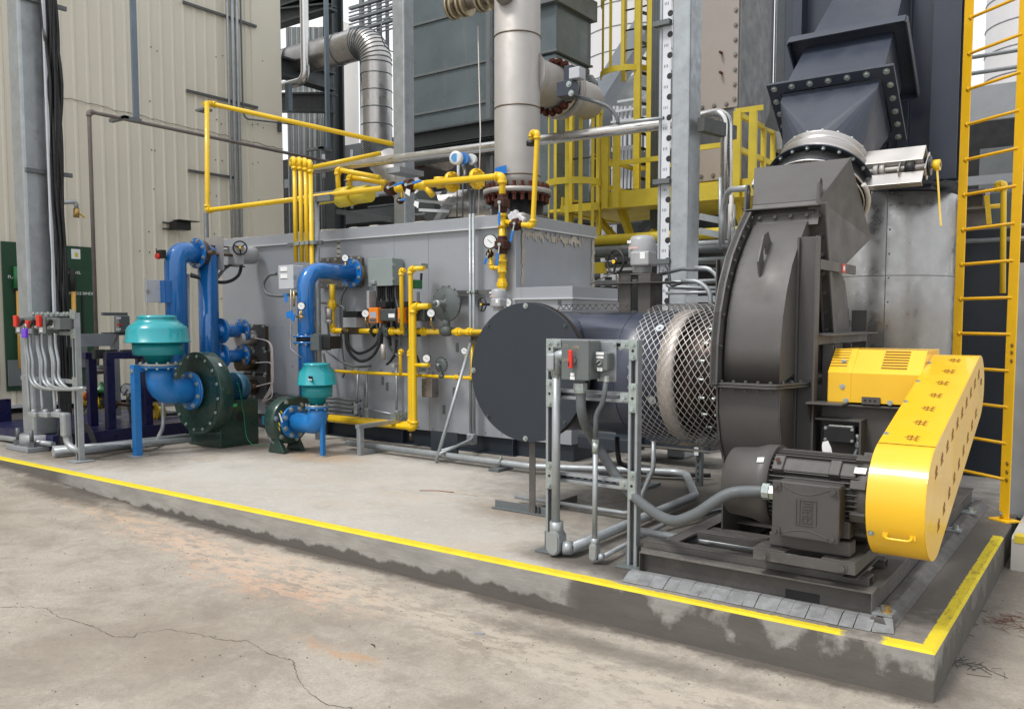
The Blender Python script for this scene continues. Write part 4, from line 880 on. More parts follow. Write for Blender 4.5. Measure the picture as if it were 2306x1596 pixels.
def conduit(pts, r, lab, bend=.08, mt='galv_conduit', group=None, cat='conduit', name='conduit', seg=8, n=12):
    m = MB(); m.tube(pts, r, bend, n, seg=seg); return tag(m.build(name, mt), lab, cat, group)
cx1 = P(1252, 1100, y=SY - .05).x; cr = .026
zb1 = P(1252, 1180, y=SY - .05).z; zt1 = P(1248, 800, y=SY - .05).z
conduit([(cx1, SY - .05, zb1), (cx1, SY - .05, zt1 - .05)], cr, 'thick galvanised riser conduit on the left post of the switch stand', 0)
e = T('pulling_elbow', (cx1, SY - .05, zt1), 'grey right-angle conduit elbow plugged into the left side of the large switch', 'conduit fitting')
m = MB(); m.tube([(cx1, SY - .05, zt1 - .12), (cx1, SY - .05, zt1), (sx0, SY - .05, zt1)], .034, .03, 16, seg=4); m.cyl((cx1, SY - .05, zt1 - .13), (cx1, SY - .05, zt1 - .10), .030, 8, False); m.build('elbow_body', 'galv_conduit', e)
m = MB(); m.ob((cx1 - .018, SY - .075, zt1 - .04), .06, .05, .11, X1, (.25, 0, 1)); m.build('cap', 'galv_conduit', e, .015)
lb('conduit_box', 'large oval-covered conduit body at the foot of the switch stand', (cx1 + .005, SY - .05, .012), .155, .036, 0)
cx2 = P(1340, 1100, y=SY - .06).x; zb2 = P(1340, 1210, y=SY - .06).z; zt2 = P(1340, 1015, y=SY - .06).z
conduit([(cx2, SY - .06, zb2), (cx2, SY - .06, zt2)], .0155, 'thin riser conduit clamped to the lower cross strut of the switch stand', 0)
lb('conduit_box', 'small oval-covered conduit body at the foot of the thin riser', (cx2, SY - .06, .02), .11, .020, 0)
m = MB(); m.cyl((cx2, SY - .06, zt2 - .01), (cx2, SY - .06, zt2 + .05), .020, 14); m.cyl((cx2, SY - .06, zt2 + .05), (cx2, SY - .06, zt2 + .07), .023, 6, False); tag(m.build('conduit_coupling', 'zinc'), 'zinc compression coupling on top of the thin riser conduit', 'coupling')
p1 = P(1365, 846, y=SY - .06)
m = MB(); m.cyl(p1, p1 - V((0, 0, .035)), .018, 8, False); tag(m.build('cable_gland', 'zinc'), 'small zinc gland under the control station', 'gland')
conduit([p1 - V((0, 0, .03)), p1 + V((-.02, 0, -.16)), (cx2 + .004, SY - .06, zt2 + .22), (cx2, SY - .06, zt2 + .06)], .0155, 'thin grey flexible hose dropping from the control station', .25, 'flex_grey', None, 'flexible conduit', 'flexible_conduit')
p2 = P(1307, 868, y=SY - .075)
m = MB(); m.cyl(p2 + V((0, 0, .015)), p2 - V((0, 0, .03)), .042, 10, False); m.cyl(p2 - V((0, 0, .03)), p2 - V((0, 0, .045)), .036, 20); tag(m.build('cable_gland', 'zinc'), 'big ribbed zinc gland under the large switch', 'gland')
pg = P(1722, 1105, y=4.27)
hose = [p2 - V((0, 0, .03)), p2 + V((.01, .02, -.20)), P(1352, 1015, y=4.62), P(1415, 1105, y=4.45), P(1500, 1168, y=4.22), P(1560, 1160, y=4.18), P(1640, 1112, y=4.22), pg]
def spline(pts, k=8):
    pts = [V(p) for p in pts]; q = [pts[0] * 2 - pts[1]] + pts + [pts[-1] * 2 - pts[-2]]; out = []
    for i in range(1, len(q) - 2):
        for j in range(k):
            t = j / k; out.append(.5 * ((2 * q[i]) + (q[i + 1] - q[i - 1]) * t + (2 * q[i - 1] - 5 * q[i] + 4 * q[i + 1] - q[i + 2]) * t * t + (3 * q[i] - q[i - 1] - 3 * q[i + 1] + q[i + 2]) * t ** 3))
    return out + [pts[-1]]
m = MB(); m.tube(spline(hose), .030, 0, 16); tag(m.build('flexible_conduit', 'flex_grey'), 'thick grey flexible hose looping from the large switch to the motor', 'flexible conduit')
m = MB(); m.cyl(pg - V((.005, 0, 0)), pg + V((.03, .0, 0)), .044, 10, False); m.cyl(pg + V((.03, 0, 0)), pg + V((.055, 0, 0)), .040, 6, False); tag(m.build('cable_gland', 'zinc'), 'large zinc gland screwed into the side of the motor terminal box', 'gland')
# floor conduits running back from the stand and along the furnace
conduit([(cx1 + .09, SY - .03, .055), P(1560, 1115, z=.07) + V((.02, .0, 0)), P(1555, 1088, z=.07) + V((-.25, .45, 0)), P(1196, 1050, z=.07), P(810, 1000, z=.07) + V((-.2, 0, 0))], .033, 'thick galvanised floor conduit turning around the back of the switch stand', .16)
conduit([(cx2 + .05, SY - .04, .05), P(1500, 1178, z=.05), P(1600, 1145, z=.05) + V((.1, .1, 0))], .015, 'thin floor conduit running from the thin riser towards the skid', .1)
m = MB(); a = P(1500, 1148, z=.03); b = P(1340, 1190, z=.03); m.box(P(1452, 1210, z=0).x - .25, P(1452, 1210, z=0).x + .25, P(1452, 1200, z=0).y, P(1452, 1200, z=0).y + .04, .002, .025); tag(m.build('floor_strut', 'galv'), 'short galvanised strut on the pad under the two floor conduits', 'strut')
a, b = P(1600, 1160, z=.10), P(1720, 1185, z=.10); conduit([(a.x - .25, 4.85, .10), (-1.5, 4.85, .10)], .022, 'shiny conduit passing behind the skid rails', 0, 'galv_conduit')
for i, (u, v) in enumerate(((1128, 1052), (1375, 1062), (1460, 1090))):
    q = P(u, v + 6, z=0); m = MB(); m.box(q.x - .06, q.x + .06, q.y - .12, q.y + .12, .002, .028); tag(m.build('floor_strut', 'galv_dark'), ['short strut on the slab under the pipe left of the disc leg', 'strut on the slab behind the switch stand', 'strut under the bend of the thick floor conduit'][i], 'strut', 'floor struts under the conduits')
    m = MB(); m.torus((q.x, q.y, .075), X1, .038, .006, 20, 6); m.box(q.x - .01, q.x + .01, q.y - .008, q.y + .008, .11, .14); tag(m.build('pipe_clamp', 'zinc'), ['zinc clamp on the pipe left of the disc leg', 'zinc clamp on the pipe behind the switch stand', 'zinc clamp near the bend of the thick floor conduit'][i], 'clamp', 'floor pipe clamps')
# perforated post with tag behind the mesh
q = P(1575, 1095, z=0); m = MB(); a = P(1566, 1060, y=q.y).x; m.box(a, a + .05, q.y, q.y + .004, 0, .42); m.box(a + .05, a + .054, q.y, q.y + .05, 0, .42)
ps = T('perforated_post', (a, q.y, 0), 'short perforated galvanised strut post under the mesh guard', 'strut'); m.build('post', 'galv_dark', ps)
m = MB()
for k in range(6): m.box(a + .018, a + .032, q.y - .001, q.y - .0002, .04 + .055 * k, .07 + .055 * k)
m.build('slots', 'black', ps)
p = P(1568, 1012, y=q.y - .03); m = MB(); m.box(p.x - .02, p.x + .02, p.y, p.y + .002, p.z - .05, p.z + .02); m.build('paper_tag', 'white', ps); p = P(1548, 1001, y=q.y - .03); m = MB(); m.box(p.x - .07, p.x + .04, p.y, p.y + .01, p.z - .008, p.z + .008); m.build('caution_strip', 'yellow', ps)
for k, (u0, u1, yy, r_) in enumerate(((1590, 1605, 5.1, .022), (1598, 1612, 5.3, .020))):
    pass
q = P(1590, 1100, z=.1); conduit([(q.x - 1.2, 5.45, .05), (q.x - .15, 5.45, .05), (q.x + .02, 5.42, .4), (q.x + .02, 5.42, .6)], .016, 'conduit bending up behind the mesh guard', .14)
conduit([P(1390, 985, y=5.9), P(1392, 1040, y=5.8), P(1440, 1063, z=.05), P(1500, 1068, z=.04), P(1600, 1070, z=.04)], .02, 'black flexible hose on the pad below the duct', .18, 'rubber', None, 'hose', 'hose')

# ================================================================ valve actuator on the duct and the four rising conduits
ay = 5.72
def actuator(loc_u, v0, lab, s=.80, y=5.72, wheel=True, plate=True):
    c = P(loc_u, v0, y=y); t = T('valve_actuator', tuple(c), lab, 'actuator'); x, z = c.x, c.z
    m = MB(); m.lathe((x, y, z), Z1, [(0, .085 * s), (.13 * s, .095 * s), (.14 * s, .125 * s), (.20 * s, .128 * s), (.21 * s, .128 * s), (.30 * s, .12 * s), (.335 * s, .10 * s), (.345 * s, .05 * s), (.346 * s, .001)], 28); m.build('motor_housing', 'act_grey', t, .004)
    m = MB(); m.box(x - .05 * s, x + .14 * s, y - .15 * s, y + .02, z + .06 * s, z + .19 * s); m.build('gear_case', 'act_grey', t, .012)
    m = MB(); m.torus((x - .17 * s, y - .20 * s, z + .10 * s), (-.3, -1, 0), .105 * s, .012 * s, 32, 8)
    wc = V((x - .17 * s, y - .20 * s, z + .10 * s)); d_, a_, b_ = frame((-.3, -1, 0))
    for an in (.9, 2.3 + .7, 4.9):
        m.bar(wc, wc + (a_ * math.cos(an) + b_ * math.sin(an)) * .10 * s, .016 * s, .02 * s)
    m.cyl(wc, wc + V((.03, .1, 0)) * s * 1.3, .02 * s, 10); m.build('hand_wheel', 'black', t)
    m = MB(); m.cyl(wc - V((.006, .02, 0)) * s, wc - V((.007, .026, 0)) * s, .018 * s, 14); m.build('wheel_cap', 'yellow', t)
    m = MB(); m.box(x - .075 * s, x + .02 * s, y - .129 * s, y - .1275 * s, z + .215 * s, z + .235 * s); m.build('pink_label', 'label_pink', t)
    m = MB(); m.box(x + .055 * s, x + .105 * s, y - .153 * s, y - .151 * s, z + .12 * s, z + .18 * s); m.box(x - .10 * s, x - .06 * s, y - .11 * s, y - .105 * s, z + .27 * s, z + .295 * s); m.build('white_label', 'white', t)
    return t, c
at, ac = actuator(1446, 615, 'grey valve actuator with a black hand wheel on a bracket above the duct')
x, z = ac.x, ac.z
m = MB()
for xa_ in (x - .13, x + .03): m.box(xa_, xa_ + .10, ay - .12, ay - .112, 1.50, z - .02); m.box(xa_ + (0 if xa_ < x - .1 else .092), xa_ + (.008 if xa_ < x - .1 else .10), ay - .111, ay + .08, 1.50, z - .02)
m.box(x - .13, x + .13, ay - .12, ay + .08, z - .019, z - .008); m.build('bracket', 'frame_brown', at, .003)
m = MB(); m.box(x - .30, x + .33, ay - .19, ay + .1, 1.715, 1.722); m.build('drip_plate', 'frame_brown', at)
m = MB(); m.cyl((x, ay - .03, 1.5), (x, ay - .03, z), .020, 14); m.cyl((x, ay - .03, 1.77), (x, ay - .03, 1.88), .036, 14); m.build('stem', 'stainless_dull', at)
# small stainless sense tube and base angle next to it
conduit([P(1330, 640, y=5.9), P(1385, 612, y=5.72), P(1392, 620, y=5.72), P(1393, 680, y=5.72)], .006, 'thin bent stainless sensing tube left of the actuator bracket', .02, 'stainless', None, 'tube', 'sensing_tube')
m = MB(); a = P(1256, 686, y=5.55); b = P(1420, 690, y=5.55)
for k in range(12): xk = a.x + (b.x - a.x) * k / 12; xn = a.x + (b.x - a.x) * (k + 1) / 12; m.bar((xk, 5.55, 1.53), ((xk + xn) / 2, 5.55, 1.565), .004, .006); m.bar(((xk + xn) / 2, 5.55, 1.565), (xn, 5.55, 1.53), .004, .006)
m.box(a.x, b.x, 5.545, 5.555, 1.525, 1.531); m.box(a.x, b.x, 5.545, 5.555, 1.564, 1.570); m.box(a.x, a.x + .03, 5.55, 5.556, 1.571, 1.61)
tag(m.build('lattice_strip', 'frame_brown'), 'narrow expanded-metal strip lying along the top of the duct', 'mesh strip')
cy_ = 5.85
def pj(*uv, y=cy_): return [P(u, v, y=y) for u, v in uv]
conduit(pj((1482, 619), (1535, 606), (1620, 606 + 2)), .013, 'upper black flexible tail from the actuator to its conduit', .05, 'flex_grey', None, 'flexible conduit', 'flexible_conduit')
conduit(pj((1565, 604), (1597, 604), (1617, 622), (1618, 720)), .017, 'tallest galvanised conduit bend right of the actuator', .12)
conduit(pj((1500, 604 - 6), (1505, 606), (1510, 645), (1525, 640), (1545, 633)), .012, 'short black flexible tail hooking under the actuator', .03, 'flex_grey', None, 'flexible conduit', 'flexible_conduit')
conduit(pj((1535, 633), (1572, 633), (1600, 655), (1601, 720)), .017, 'second galvanised conduit bend right of the actuator', .12)
conduit(pj((1620, 632), (1520, 636), (1500, 640), (1510, 646), (1620, 650), y=6.2), .017, 'hairpin conduit bend behind the actuator conduits', .04)
conduit(pj((1500, 638 + 22), (1620, 658), y=6.6), .014, 'horizontal conduit behind the hairpin bend', 0)
m = MB(); a, b = P(1545, 667, y=6.9), P(1620, 680, y=6.9); m.box(a.x, b.x + .1, 6.9, 6.94, b.z, a.z); tag(m.build('cross_strut', 'galv'), 'horizontal galvanised strut behind the right conduit bends', 'strut')

# ================================================================ furnace enclosure
BY = 7.33; BX0, BX1 = -10.3, -5.264; BZ0 = P(1000, 973, y=BY).z; BZT = P(1110, 485, y=BY).z
fb = T('furnace_enclosure', (-7.5, 8.4, 0), 'long grey sheet-metal furnace enclosure with a white trim line along its top', 'furnace')
by1 = 8.95
m = MB(); m.box(BX0, BX1, BY, by1, BZ0, BZT - .13); m.build('wall', 'box_grey', fb, .004)
m = MB(); m.box(BX0 - .012, BX1 + .012, BY - .014, by1 + .012, BZT - .126, BZT); m.build('top_fascia', 'box_grey', fb, .004)
m = MB(); m.box(BX0 - .03, BX1 + .035, BY - .04, BY - .0145, BZT - .139, BZT - .124); m.box(BX1 + .0125, BX1 + .035, BY - .0145, by1, BZT - .139, BZT - .124); m.build('drip_trim', 'box_trim', fb)
m = MB()
for u in (888, 700, 965): xx = P(u, 600, y=BY).x; m.box(xx - .003, xx + .003, BY - .002, BY - .0003, BZ0, BZT - .14)
m.build('panel_seams', 'box_shade', fb)
m = MB()
for k in range(26):
    xx = BX0 + .25 + k * .2 + random.uniform(-.03, .03)
    for zz in (BZ0 + .04, 1.35, .85): 
        if random.random() < .75: m.bolt((xx, BY, zz + random.uniform(-.01, .01)), (0, -1, 0), .008, .006)
m.build('screws', 'box_shade', fb)
sx, sy_, sz = P(1288, 645, y=BY).x, P(1415, 660, x=P(1288, 645, y=BY).x).y, P(1288, 644, y=BY).z
m = MB(); m.box(BX1 + .001, sx, BY + .004, sy_, .18, sz - .12); m.build('side_hood', 'box_grey', fb, .004)
m = MB(); m.box(BX1 + .001, sx + .012, BY - .008, sy_, sz - .118, sz); m.build('hood_fascia', 'box_grey', fb, .003)
m = MB(); m.box(BX1 - .02, sx + .03, BY - .03, BY - .0085, sz - .128, sz - .115); m.box(sx + .0125, sx + .03, BY - .0085, sy_, sz - .128, sz - .115); m.build('drip_trim', 'box_trim', fb)
random.seed(3)
m = MB()
def sealant(x, pts):
    for (y, z) in pts:
        x += .0004
        c_ = V((x, y, z)); s1, s2 = random.uniform(.015, .04), random.uniform(.02, .07); a = random.uniform(-.8, .8)
        n = 7; m.prism([c_ + V((0, math.cos(2 * PI * k / n) * s1 * random.uniform(.6, 1.2), math.sin(2 * PI * k / n) * s2 * random.uniform(.6, 1.2))) for k in range(n)], (.004, 0, 0))
zT = BZT - .16
sealant(BX1 + .001, [(BY + .18 + k * .045, zT - .02 - random.uniform(0, .05)) for k in range(26)])
sealant(BX1 + .001, [(BY + .12 + random.uniform(-.01, .01), sz + .02 + k * .03) for k in range(22) if random.random() < .75])
sealant(BX1 + .001, [(by1 - .05 + random.uniform(-.02, .02), sz + .02 + k * .03) for k in range(20)])
m.build('sealant', 'tape', fb)
m = MB(); xx = P(762, 545, y=BY).x
for k in range(5): m.ob((xx + random.uniform(-.02, .02), BY - .001, P(762, 530 + k * 12, y=BY).z), .05, .001, .08)
m.build('tape_scrap', 'tape', fb)
for k in range(16):
    pass
m = MB()
for k in range(60): m.ob((random.uniform(BX0, BX1), random.uniform(BY + .02, BY + .35), BZT + .005), random.uniform(.05, .2), random.uniform(.03, .1), random.uniform(.005, .03), (1, random.uniform(-.4, .4), 0))
m.build('roof_sealant', 'tape', fb)
sb_ = T('steel_plinth', (-7.5, 8.4, 0), 'dark slate steel base frame under the furnace enclosure', 'base frame')
m = MB(); m.box(BX0, BX1, BY + .05, 8.9, .0, BZ0 - .004); m.box(BX1 + .001, sx, BY + .05, sy_, .0, .176); m.build('plinth', 'slate', sb_, .003)
m = MB()
for xx in (-9.4, -8.2, -6.9, -5.3): m.box(xx, xx + .012, BY - .02, BY + .049, .012, BZ0 - .01)
m.box(BX0, BX1, BY - .03, BY + .049, .0, .011); m.build('ribs', 'slate', sb_)
m = MB(); a = P(970, 965, y=6.9); b = P(1030, 1012, y=6.9); m.box(a.x, b.x, 6.9, 6.92, 0, a.z - .02); m.build('skid_end', 'slate', sb_)

# ================================================================ yellow ladder at the right
ld = T('ladder', (-.9, 7.2, 0), 'tall yellow steel ladder with ribbed rungs at the right edge', 'ladder')
RA, RB = V((-.694, 7.04, 0)), V((-1.085, 7.345, 0)); dr = (RB - RA).normalized(); pr = V((dr.y, -dr.x, 0)); pr = pr if pr.y < 0 else -pr
for q, s_ in ((RA, 1), (RB, 1)):
    m = MB(); m.ob(q + V((0, 0, 2.45)), .075, .009, 4.88, dr, Z1); m.ob(q + pr * .030 - dr * .038 * 1 + V((0, 0, 2.45)), .009, .062, 4.88, dr, Z1) if False else m.ob(q + dr * .042 + pr * -.028 + V((0, 0, 2.45)), .009, .065, 4.88, dr, Z1)
    m.build('rail', 'yellow_ladder', ld, .002)
m = MB(); m.ob(RA + V((0, 0, .006)), .16, .13, .010, dr); m.build('foot_plate', 'yellow_ladder', ld); m = MB(); m.bolt(RA + pr * .01 + V((-.02, 0, .05)), pr, .012, .012); m.build('anchor_bolt', 'zinc', ld)
zs_ = [P(2268, v, y=7.04).z for v in (8, 290 + 0, 484)]
for k in range(14):
    z = .298 + .3325 * k * .78
    z = .30 + .262 * k
    if z > 4.85: break
    m = MB(); p, q = RA + V((0, 0, z)) + dr * .01, RB + V((0, 0, z)) + dr * .0
    m.cyl(p, q, .0105, 10); L_ = (q - p).length
    for j in range(int(L_ / .011)): c_ = p + (q - p) * ((j + .5) * .011 / L_); m.cyl(c_ - dr * .002, c_ + dr * .002, .0125, 8)
    m.cyl(q - dr * .03, q - dr * .012, .017, 10); m.build('rung', 'yellow_ladder', ld)
m = MB()
for z in (.30, .36, .42, 1.16, 1.22, 1.27): m.bolt(RA + pr * .005 + V((0, 0, z)) + dr * -.01, pr, .008, .008)
m.build('rail_bolts', 'brass', ld)
# ================================================================ shared small fittings
def lz(m, c, d, prof, n=20): m.lathe(c, d, prof, n); return m
def one(name, mt, m, lab, cat, group=None, bev=0): return tag(m.build(name, mt, None, bev), lab, cat, group)
def gauge(c, d, r, lab, stem=.05, back='black'):
    c = V(c); d = V(d).normalized(); t = T('pressure_gauge', tuple(c), lab, 'gauge')
    m = MB().lathe(c - d * .018, d, [(0, r * .8), (.006, r), (.028, r), (.030, r * .9)], 24); m.build('case', back, t)
    MB().cyl(c + d * .0125, c + d * .0135, r * .86, 24).build('dial', 'white', t)
    u_ = frame(d)[1]; m = MB()
    for k in range(9): a = -.7 + k * .57; q = u_ * math.cos(a) + Z1v * math.sin(a); m.bar(c + d * .0142 + q * r * .66, c + d * .0142 + q * r * .8, .002, .001, d)
    m.bar(c + d * .0145 - (u_ + Z1v * .8) * r * .3, c + d * .0145 + (u_ + Z1v * .8) * r * .35, r * .07, .001, d); m.build('needle', 'black', t)
    if stem: MB().cyl(c - V((0, 0, r)), c - V((0, 0, r + stem)), .009, 10).build('stem', 'brass', t)
    return t
Z1v = V((0, 0, 1))
def pipe(pts, r, lab, bend=None, mt='yellow', fit=True, name='gas_pipe', cat='pipe', group=None, n=14):
    bend = r * 1.5 if bend is None else bend
    m = MB(); m.tube(pts, r, bend, n, seg=6)
    if fit:
        ps = [V(p) for p in pts]
        for a, b, c in zip(ps, ps[1:], ps[2:]):
            d1, d2 = (b - a).normalized(), (c - b).normalized()
            if d1.angle(d2) > .3:
                s = min(r * 2.2, (b - a).length * .45); s2 = min(r * 2.2, (c - b).length * .45)
                m.tube([b - d1 * s, b, b + d2 * s2], r * 1.27, r * 1.4, n, seg=6); m.cyl(b - d1 * s * 1.02, b - d1 * s * .6, r * 1.42, n); m.cyl(b + d2 * s2 * .6, b + d2 * s2 * 1.02, r * 1.42, n)
    return one(name, mt, m, lab, cat, group)
def coupl(p, d, r, lab=None, mt='yellow', kind='union'):
    p = V(p); d = V(d).normalized(); m = MB()
    if kind == 'union': m.lathe(p - d * r * 1.6, d, [(0, r * 1.25), (r * .8, r * 1.35), (r * .85, r * 1.6), (r * 1.5, r * 1.65), (r * 2.1, r * 1.65), (r * 2.15, r * 1.35), (r * 3.2, r * 1.25)], 8, False)
    else: m.lathe(p - d * r * 1.9, d, [(0, r * 1.4), (r * .7, r * 1.4), (r * .75, r * 1.25), (r * 3.05, r * 1.25), (r * 3.1, r * 1.4), (r * 3.8, r * 1.4)], 14)
    return one('pipe_' + kind, mt, m, lab, 'fitting')
def flangepair(m, mb, c, d, r0, r, n, gap=.012, ph=0):
    c = V(c); d = V(d).normalized(); m.lathe(c - d * (gap / 2 + .018), d, [(0, r0), (0, r), (.018, r), (.018, r0)], 32)
    m.lathe(c + d * gap / 2, d, [(0, r0), (0, r), (.018, r), (.018, r0)], 32)
    mb.bolts(c + d * (gap / 2 + .018), d, r * .86, n, .011, .016, ph); mb.bolts(c - d * (gap / 2 + .018), -d, r * .86, n, .011, .016, ph)
def ballvalve(p, d, r, hd, lab, hl=.16, body='rust'):
    p = V(p); d = V(d).normalized(); hd = V(hd).normalized(); t = T('ball_valve', tuple(p), lab, 'valve')
    m = MB(); m.lathe(p - d * r * 2.6, d, [(0, r * 1.3), (r * 1.2, r * 1.45), (r * 1.5, r * 2.3), (r * 3.7, r * 2.3), (r * 4, r * 1.45), (r * 5.2, r * 1.3)], 8, False); m.build('body', body, t, .002)
    f = V((.3, -1, 0)).normalized(); q = p + f * r * 2.4
    MB().cyl(p + f * r * 1.5, q + f * .012, r * .5, 8).bar(q, q + hd * hl * .42, .014, .006, f).build('stem', 'zinc', t)
    MB().bar(q + hd * hl * .4 + f * .003, q + hd * hl + f * .003, .026, .014, f).build('lever', 'handle_blue', t, .004)
    return t
def encl(name, lab, cat, u0, u1, u2, v0, v1, yb, mt, bev=.006, latch=None):
    vm = (v0 + v1) / 2; x1 = P(u2, vm, y=yb).x; yf = P(u1, vm, x=x1).y; x0 = P(u0, vm, y=yf).x; z0, z1 = P(u1, v1, y=yf).z, P(u1, v0, y=yf).z
    t = T(name, ((x0 + x1) / 2, (yf + yb) / 2, z0), lab, cat)
    MB().box(x0 + .004, x1 - .004, yf + .014, yb, z0 + .004, z1 - .004).build('case', mt, t, bev); MB().box(x0, x1, yf, yf + .0135, z0, z1).build('door', mt, t, .004)
    if latch is not None:
        for k in range(latch): MB().box(x1 + .001, x1 + .014, yf - .008, yf + .035, z0 + (z1 - z0) * (k + .5) / latch - .02, z0 + (z1 - z0) * (k + .5) / latch + .015).build('latch', 'zinc', t, .002)
    return t, (x0, x1, yf, z0, z1)
def labels(t, x0, x1, yf, z0, z1, rects, mt='white'):
    for a, b, c, d in rects: MB().box(x0 + (x1 - x0) * a, x0 + (x1 - x0) * c, yf - .0015, yf - .0003, z0 + (z1 - z0) * b, z0 + (z1 - z0) * d).build('label', mt, t)

# ================================================================ big blower group
BX = -8.47
tc = P(356, 800, x=BX); ty = tc.y
bz = lambda v, u=356: P(u, v, y=ty).z
pxr = lambda k: RR((BX, ty, 1.2), k)
si = T('intake_silencer', (BX, ty, bz(819)), 'large glossy turquoise domed intake silencer on the big blue elbow', 'silencer')
m = MB(); m.lathe((BX, ty, 0), Z1, [(bz(709), .001), (bz(709.5), pxr(30)), (bz(711), pxr(41)), (bz(717), pxr(42)), (bz(718), pxr(41)), (bz(726), pxr(50)), (bz(735), pxr(62)), (bz(742), pxr(65.5)), (bz(767), pxr(68)), (bz(769), pxr(71)), (bz(770.5), pxr(71)), (bz(770.8), pxr(55))], 56); m.build('hood', 'teal', si)
m = MB(); m.lathe((BX, ty, 0), Z1, [(bz(771), pxr(54)), (bz(798), pxr(53.5)), (bz(799), pxr(50)), (bz(799), pxr(33)), (bz(819), pxr(24))], 48); m.build('drum', 'teal_dark', si)
m = MB(); m.cyl((BX, ty, bz(823)), (BX, ty, bz(818)), pxr(42), 40); m.build('flange', 'galv', si); m = MB(); m.bolts((BX, ty, bz(818)), Z1, pxr(38), 10, .014, .014); m.bolts((BX, ty, bz(823) - .018), -V(Z1), pxr(38), 10, .014, .014); m.build('flange_bolts', 'zinc', si)
fz = .665; fy1 = 5.60
el = T('intake_elbow', (BX, ty, fz), 'big blue intake elbow below the large turquoise silencer', 'pipe elbow')
m = MB(); m.tube([(BX, ty, bz(824)), (BX, ty, fz + .01), (BX, fy1, fz)], .135, .30, 28, seg=12); m.build('elbow', 'blue_matt', el)
m = MB(); m.mark(); m.cyl((BX, ty, bz(824) - .018), (BX, ty, bz(824)), pxr(42), 40); m.mark(); m.cyl((BX, fy1 - .05, fz), (BX, fy1 - .028, fz), .21, 36); m.build('flange', 'blue_matt', el)
m = MB(); m.cyl((BX, fy1 - .026, fz), (BX, fy1, fz), .21, 36); m.build('mating_flange', 'blue', el); m = MB(); m.bolts((BX, fy1 - .05, fz), (0, -1, 0), .18, 8, .017, .016, .3); m.build('flange_bolts', 'zinc', el)
def bpost(u, v, yy, zt, lab, w_):
    t = T('support_post', (P(u, v, z=0).x, yy, 0), lab, 'post'); x = P(u, v, z=0).x
    MB().box(x - w_ / 2, x + w_ / 2, yy - w_ / 2, yy + w_ / 2, .012, zt).build('post', 'blue_matt', t, .004)
    MB().box(x - w_ * 1.3, x + w_ * 1.3, yy - w_ * 1.1, yy + w_ * 1.1, .001, .011).build('foot_plate', 'galv', t); return t, x
t_, x_ = bpost(318, 1026, 4.97, P(316, 822, y=4.97).z, 'tall blue square post under the large turquoise silencer', .075)
m = MB(); zz = P(316, 828, y=4.97).z; m.box(x_ - .03, x_ + .05, 4.965 + .04, ty, zz - .045, zz - .005); m.build('arm', 'blue_matt', t_); MB().bolt((x_ + .0, 4.93, zz - .04), (0, -1, 0), .018, .012).build('bolt', 'zinc', t_)
# blower
bl = T('blower', (BX, 5.72, 0), 'large dark green blower with a round bolted casing on a box base', 'blower')
m = MB(); fc = P(441, 885, x=BX); fy_ = fc.y; R_ = RR(fc, 92.5); fzc = fc.z
m.cyl((BX, fy_ + .17, fzc), (BX, fy_ + .003, fzc), R_, 72, True); m.build('casing', 'dark_green', bl, .004)
m = MB(); m.cyl((BX, fy_, fzc), (BX, fy_ - .004, fzc), R_ * .86, 64, False); m.cyl((BX, fy_ - .005, fzc), (BX, fy_ - .05, fzc), .15, 32); m.build('inlet_plate', 'dark_green', bl)
m = MB(); m.bolts((BX, fy_ - .004, fzc), (0, -1, 0), R_ * .90, 16, .012, .012, .1); m.build('casing_bolts', 'zinc', bl)
bq = P(497, 1010, z=0); bl0 = P(438, 1002, z=0); br = P(584, 1002, z=0); by0 = max(bq.y, fy_ + .18)
m = MB(); m.box(bq.x - .62, bq.x, by0, by0 + .52, .004, .535); m.build('base_box', 'dark_green', bl, .006)
m = MB(); hc = P(542, 938, x=bq.x + .001); m.cyl((bq.x, hc.y, hc.z), (bq.x + .002, hc.y, hc.z), .062, 28); m.build('base_opening', 'black', bl)
m = MB(); q = P(519, 913, x=bq.x + .001); m.box(bq.x + .0005, bq.x + .002, q.y - .03, q.y + .09, q.z - .018, q.z + .018); m.build('green_label', 'green_label', bl)
m = MB(); q = P(483, 846, y=fy_ + .05); m.ob((BX + R_ * .72, fy_ + .09, fzc + R_ * .705), .045, .03, .003, (.7, 0, -.7), (.7, 0, .7)); m.build('label', 'white', bl)
mo2 = T('blower_motor', (bq.x - .3, by0 + .3, .54), 'blue finned electric motor on top of the green blower base', 'motor')
mx_, my0, mzc = BX + .0, by0 - .02, fzc + .03
m = MB(); m.lathe((mx_, my0, mzc), Y1, [(0, .10), (.03, .15), (.34, .15)], 30)
for k in range(34): a = 2 * PI * k / 34; u_ = V((math.cos(a), 0, math.sin(a))); m.bar(V((mx_, my0 + .06, mzc)) + u_ * .155, V((mx_, my0 + .34, mzc)) + u_ * .155, .006, .026, u_)
m.build('finned_body', 'motor_blue', mo2)
m = MB(); m.lathe((mx_, my0 + .335, mzc), Y1, [(0, .178), (.10, .172), (.15, .13), (.155, .01)], 30); m.build('cowl', 'motor_blue', mo2)
m = MB(); m.tube(spline([P(535, 862, x=bq.x + .15), P(540, 880, x=bq.x + .1), P(549, 935, x=bq.x + .02), P(556, 985, x=bq.x + .03), P(575, 1003, z=.01), P(600, 1000, z=.01)]), .004, 0, 6); one('ground_wire', 'green_wire', m, 'thin green earth wire hanging down the blower base', 'wire')
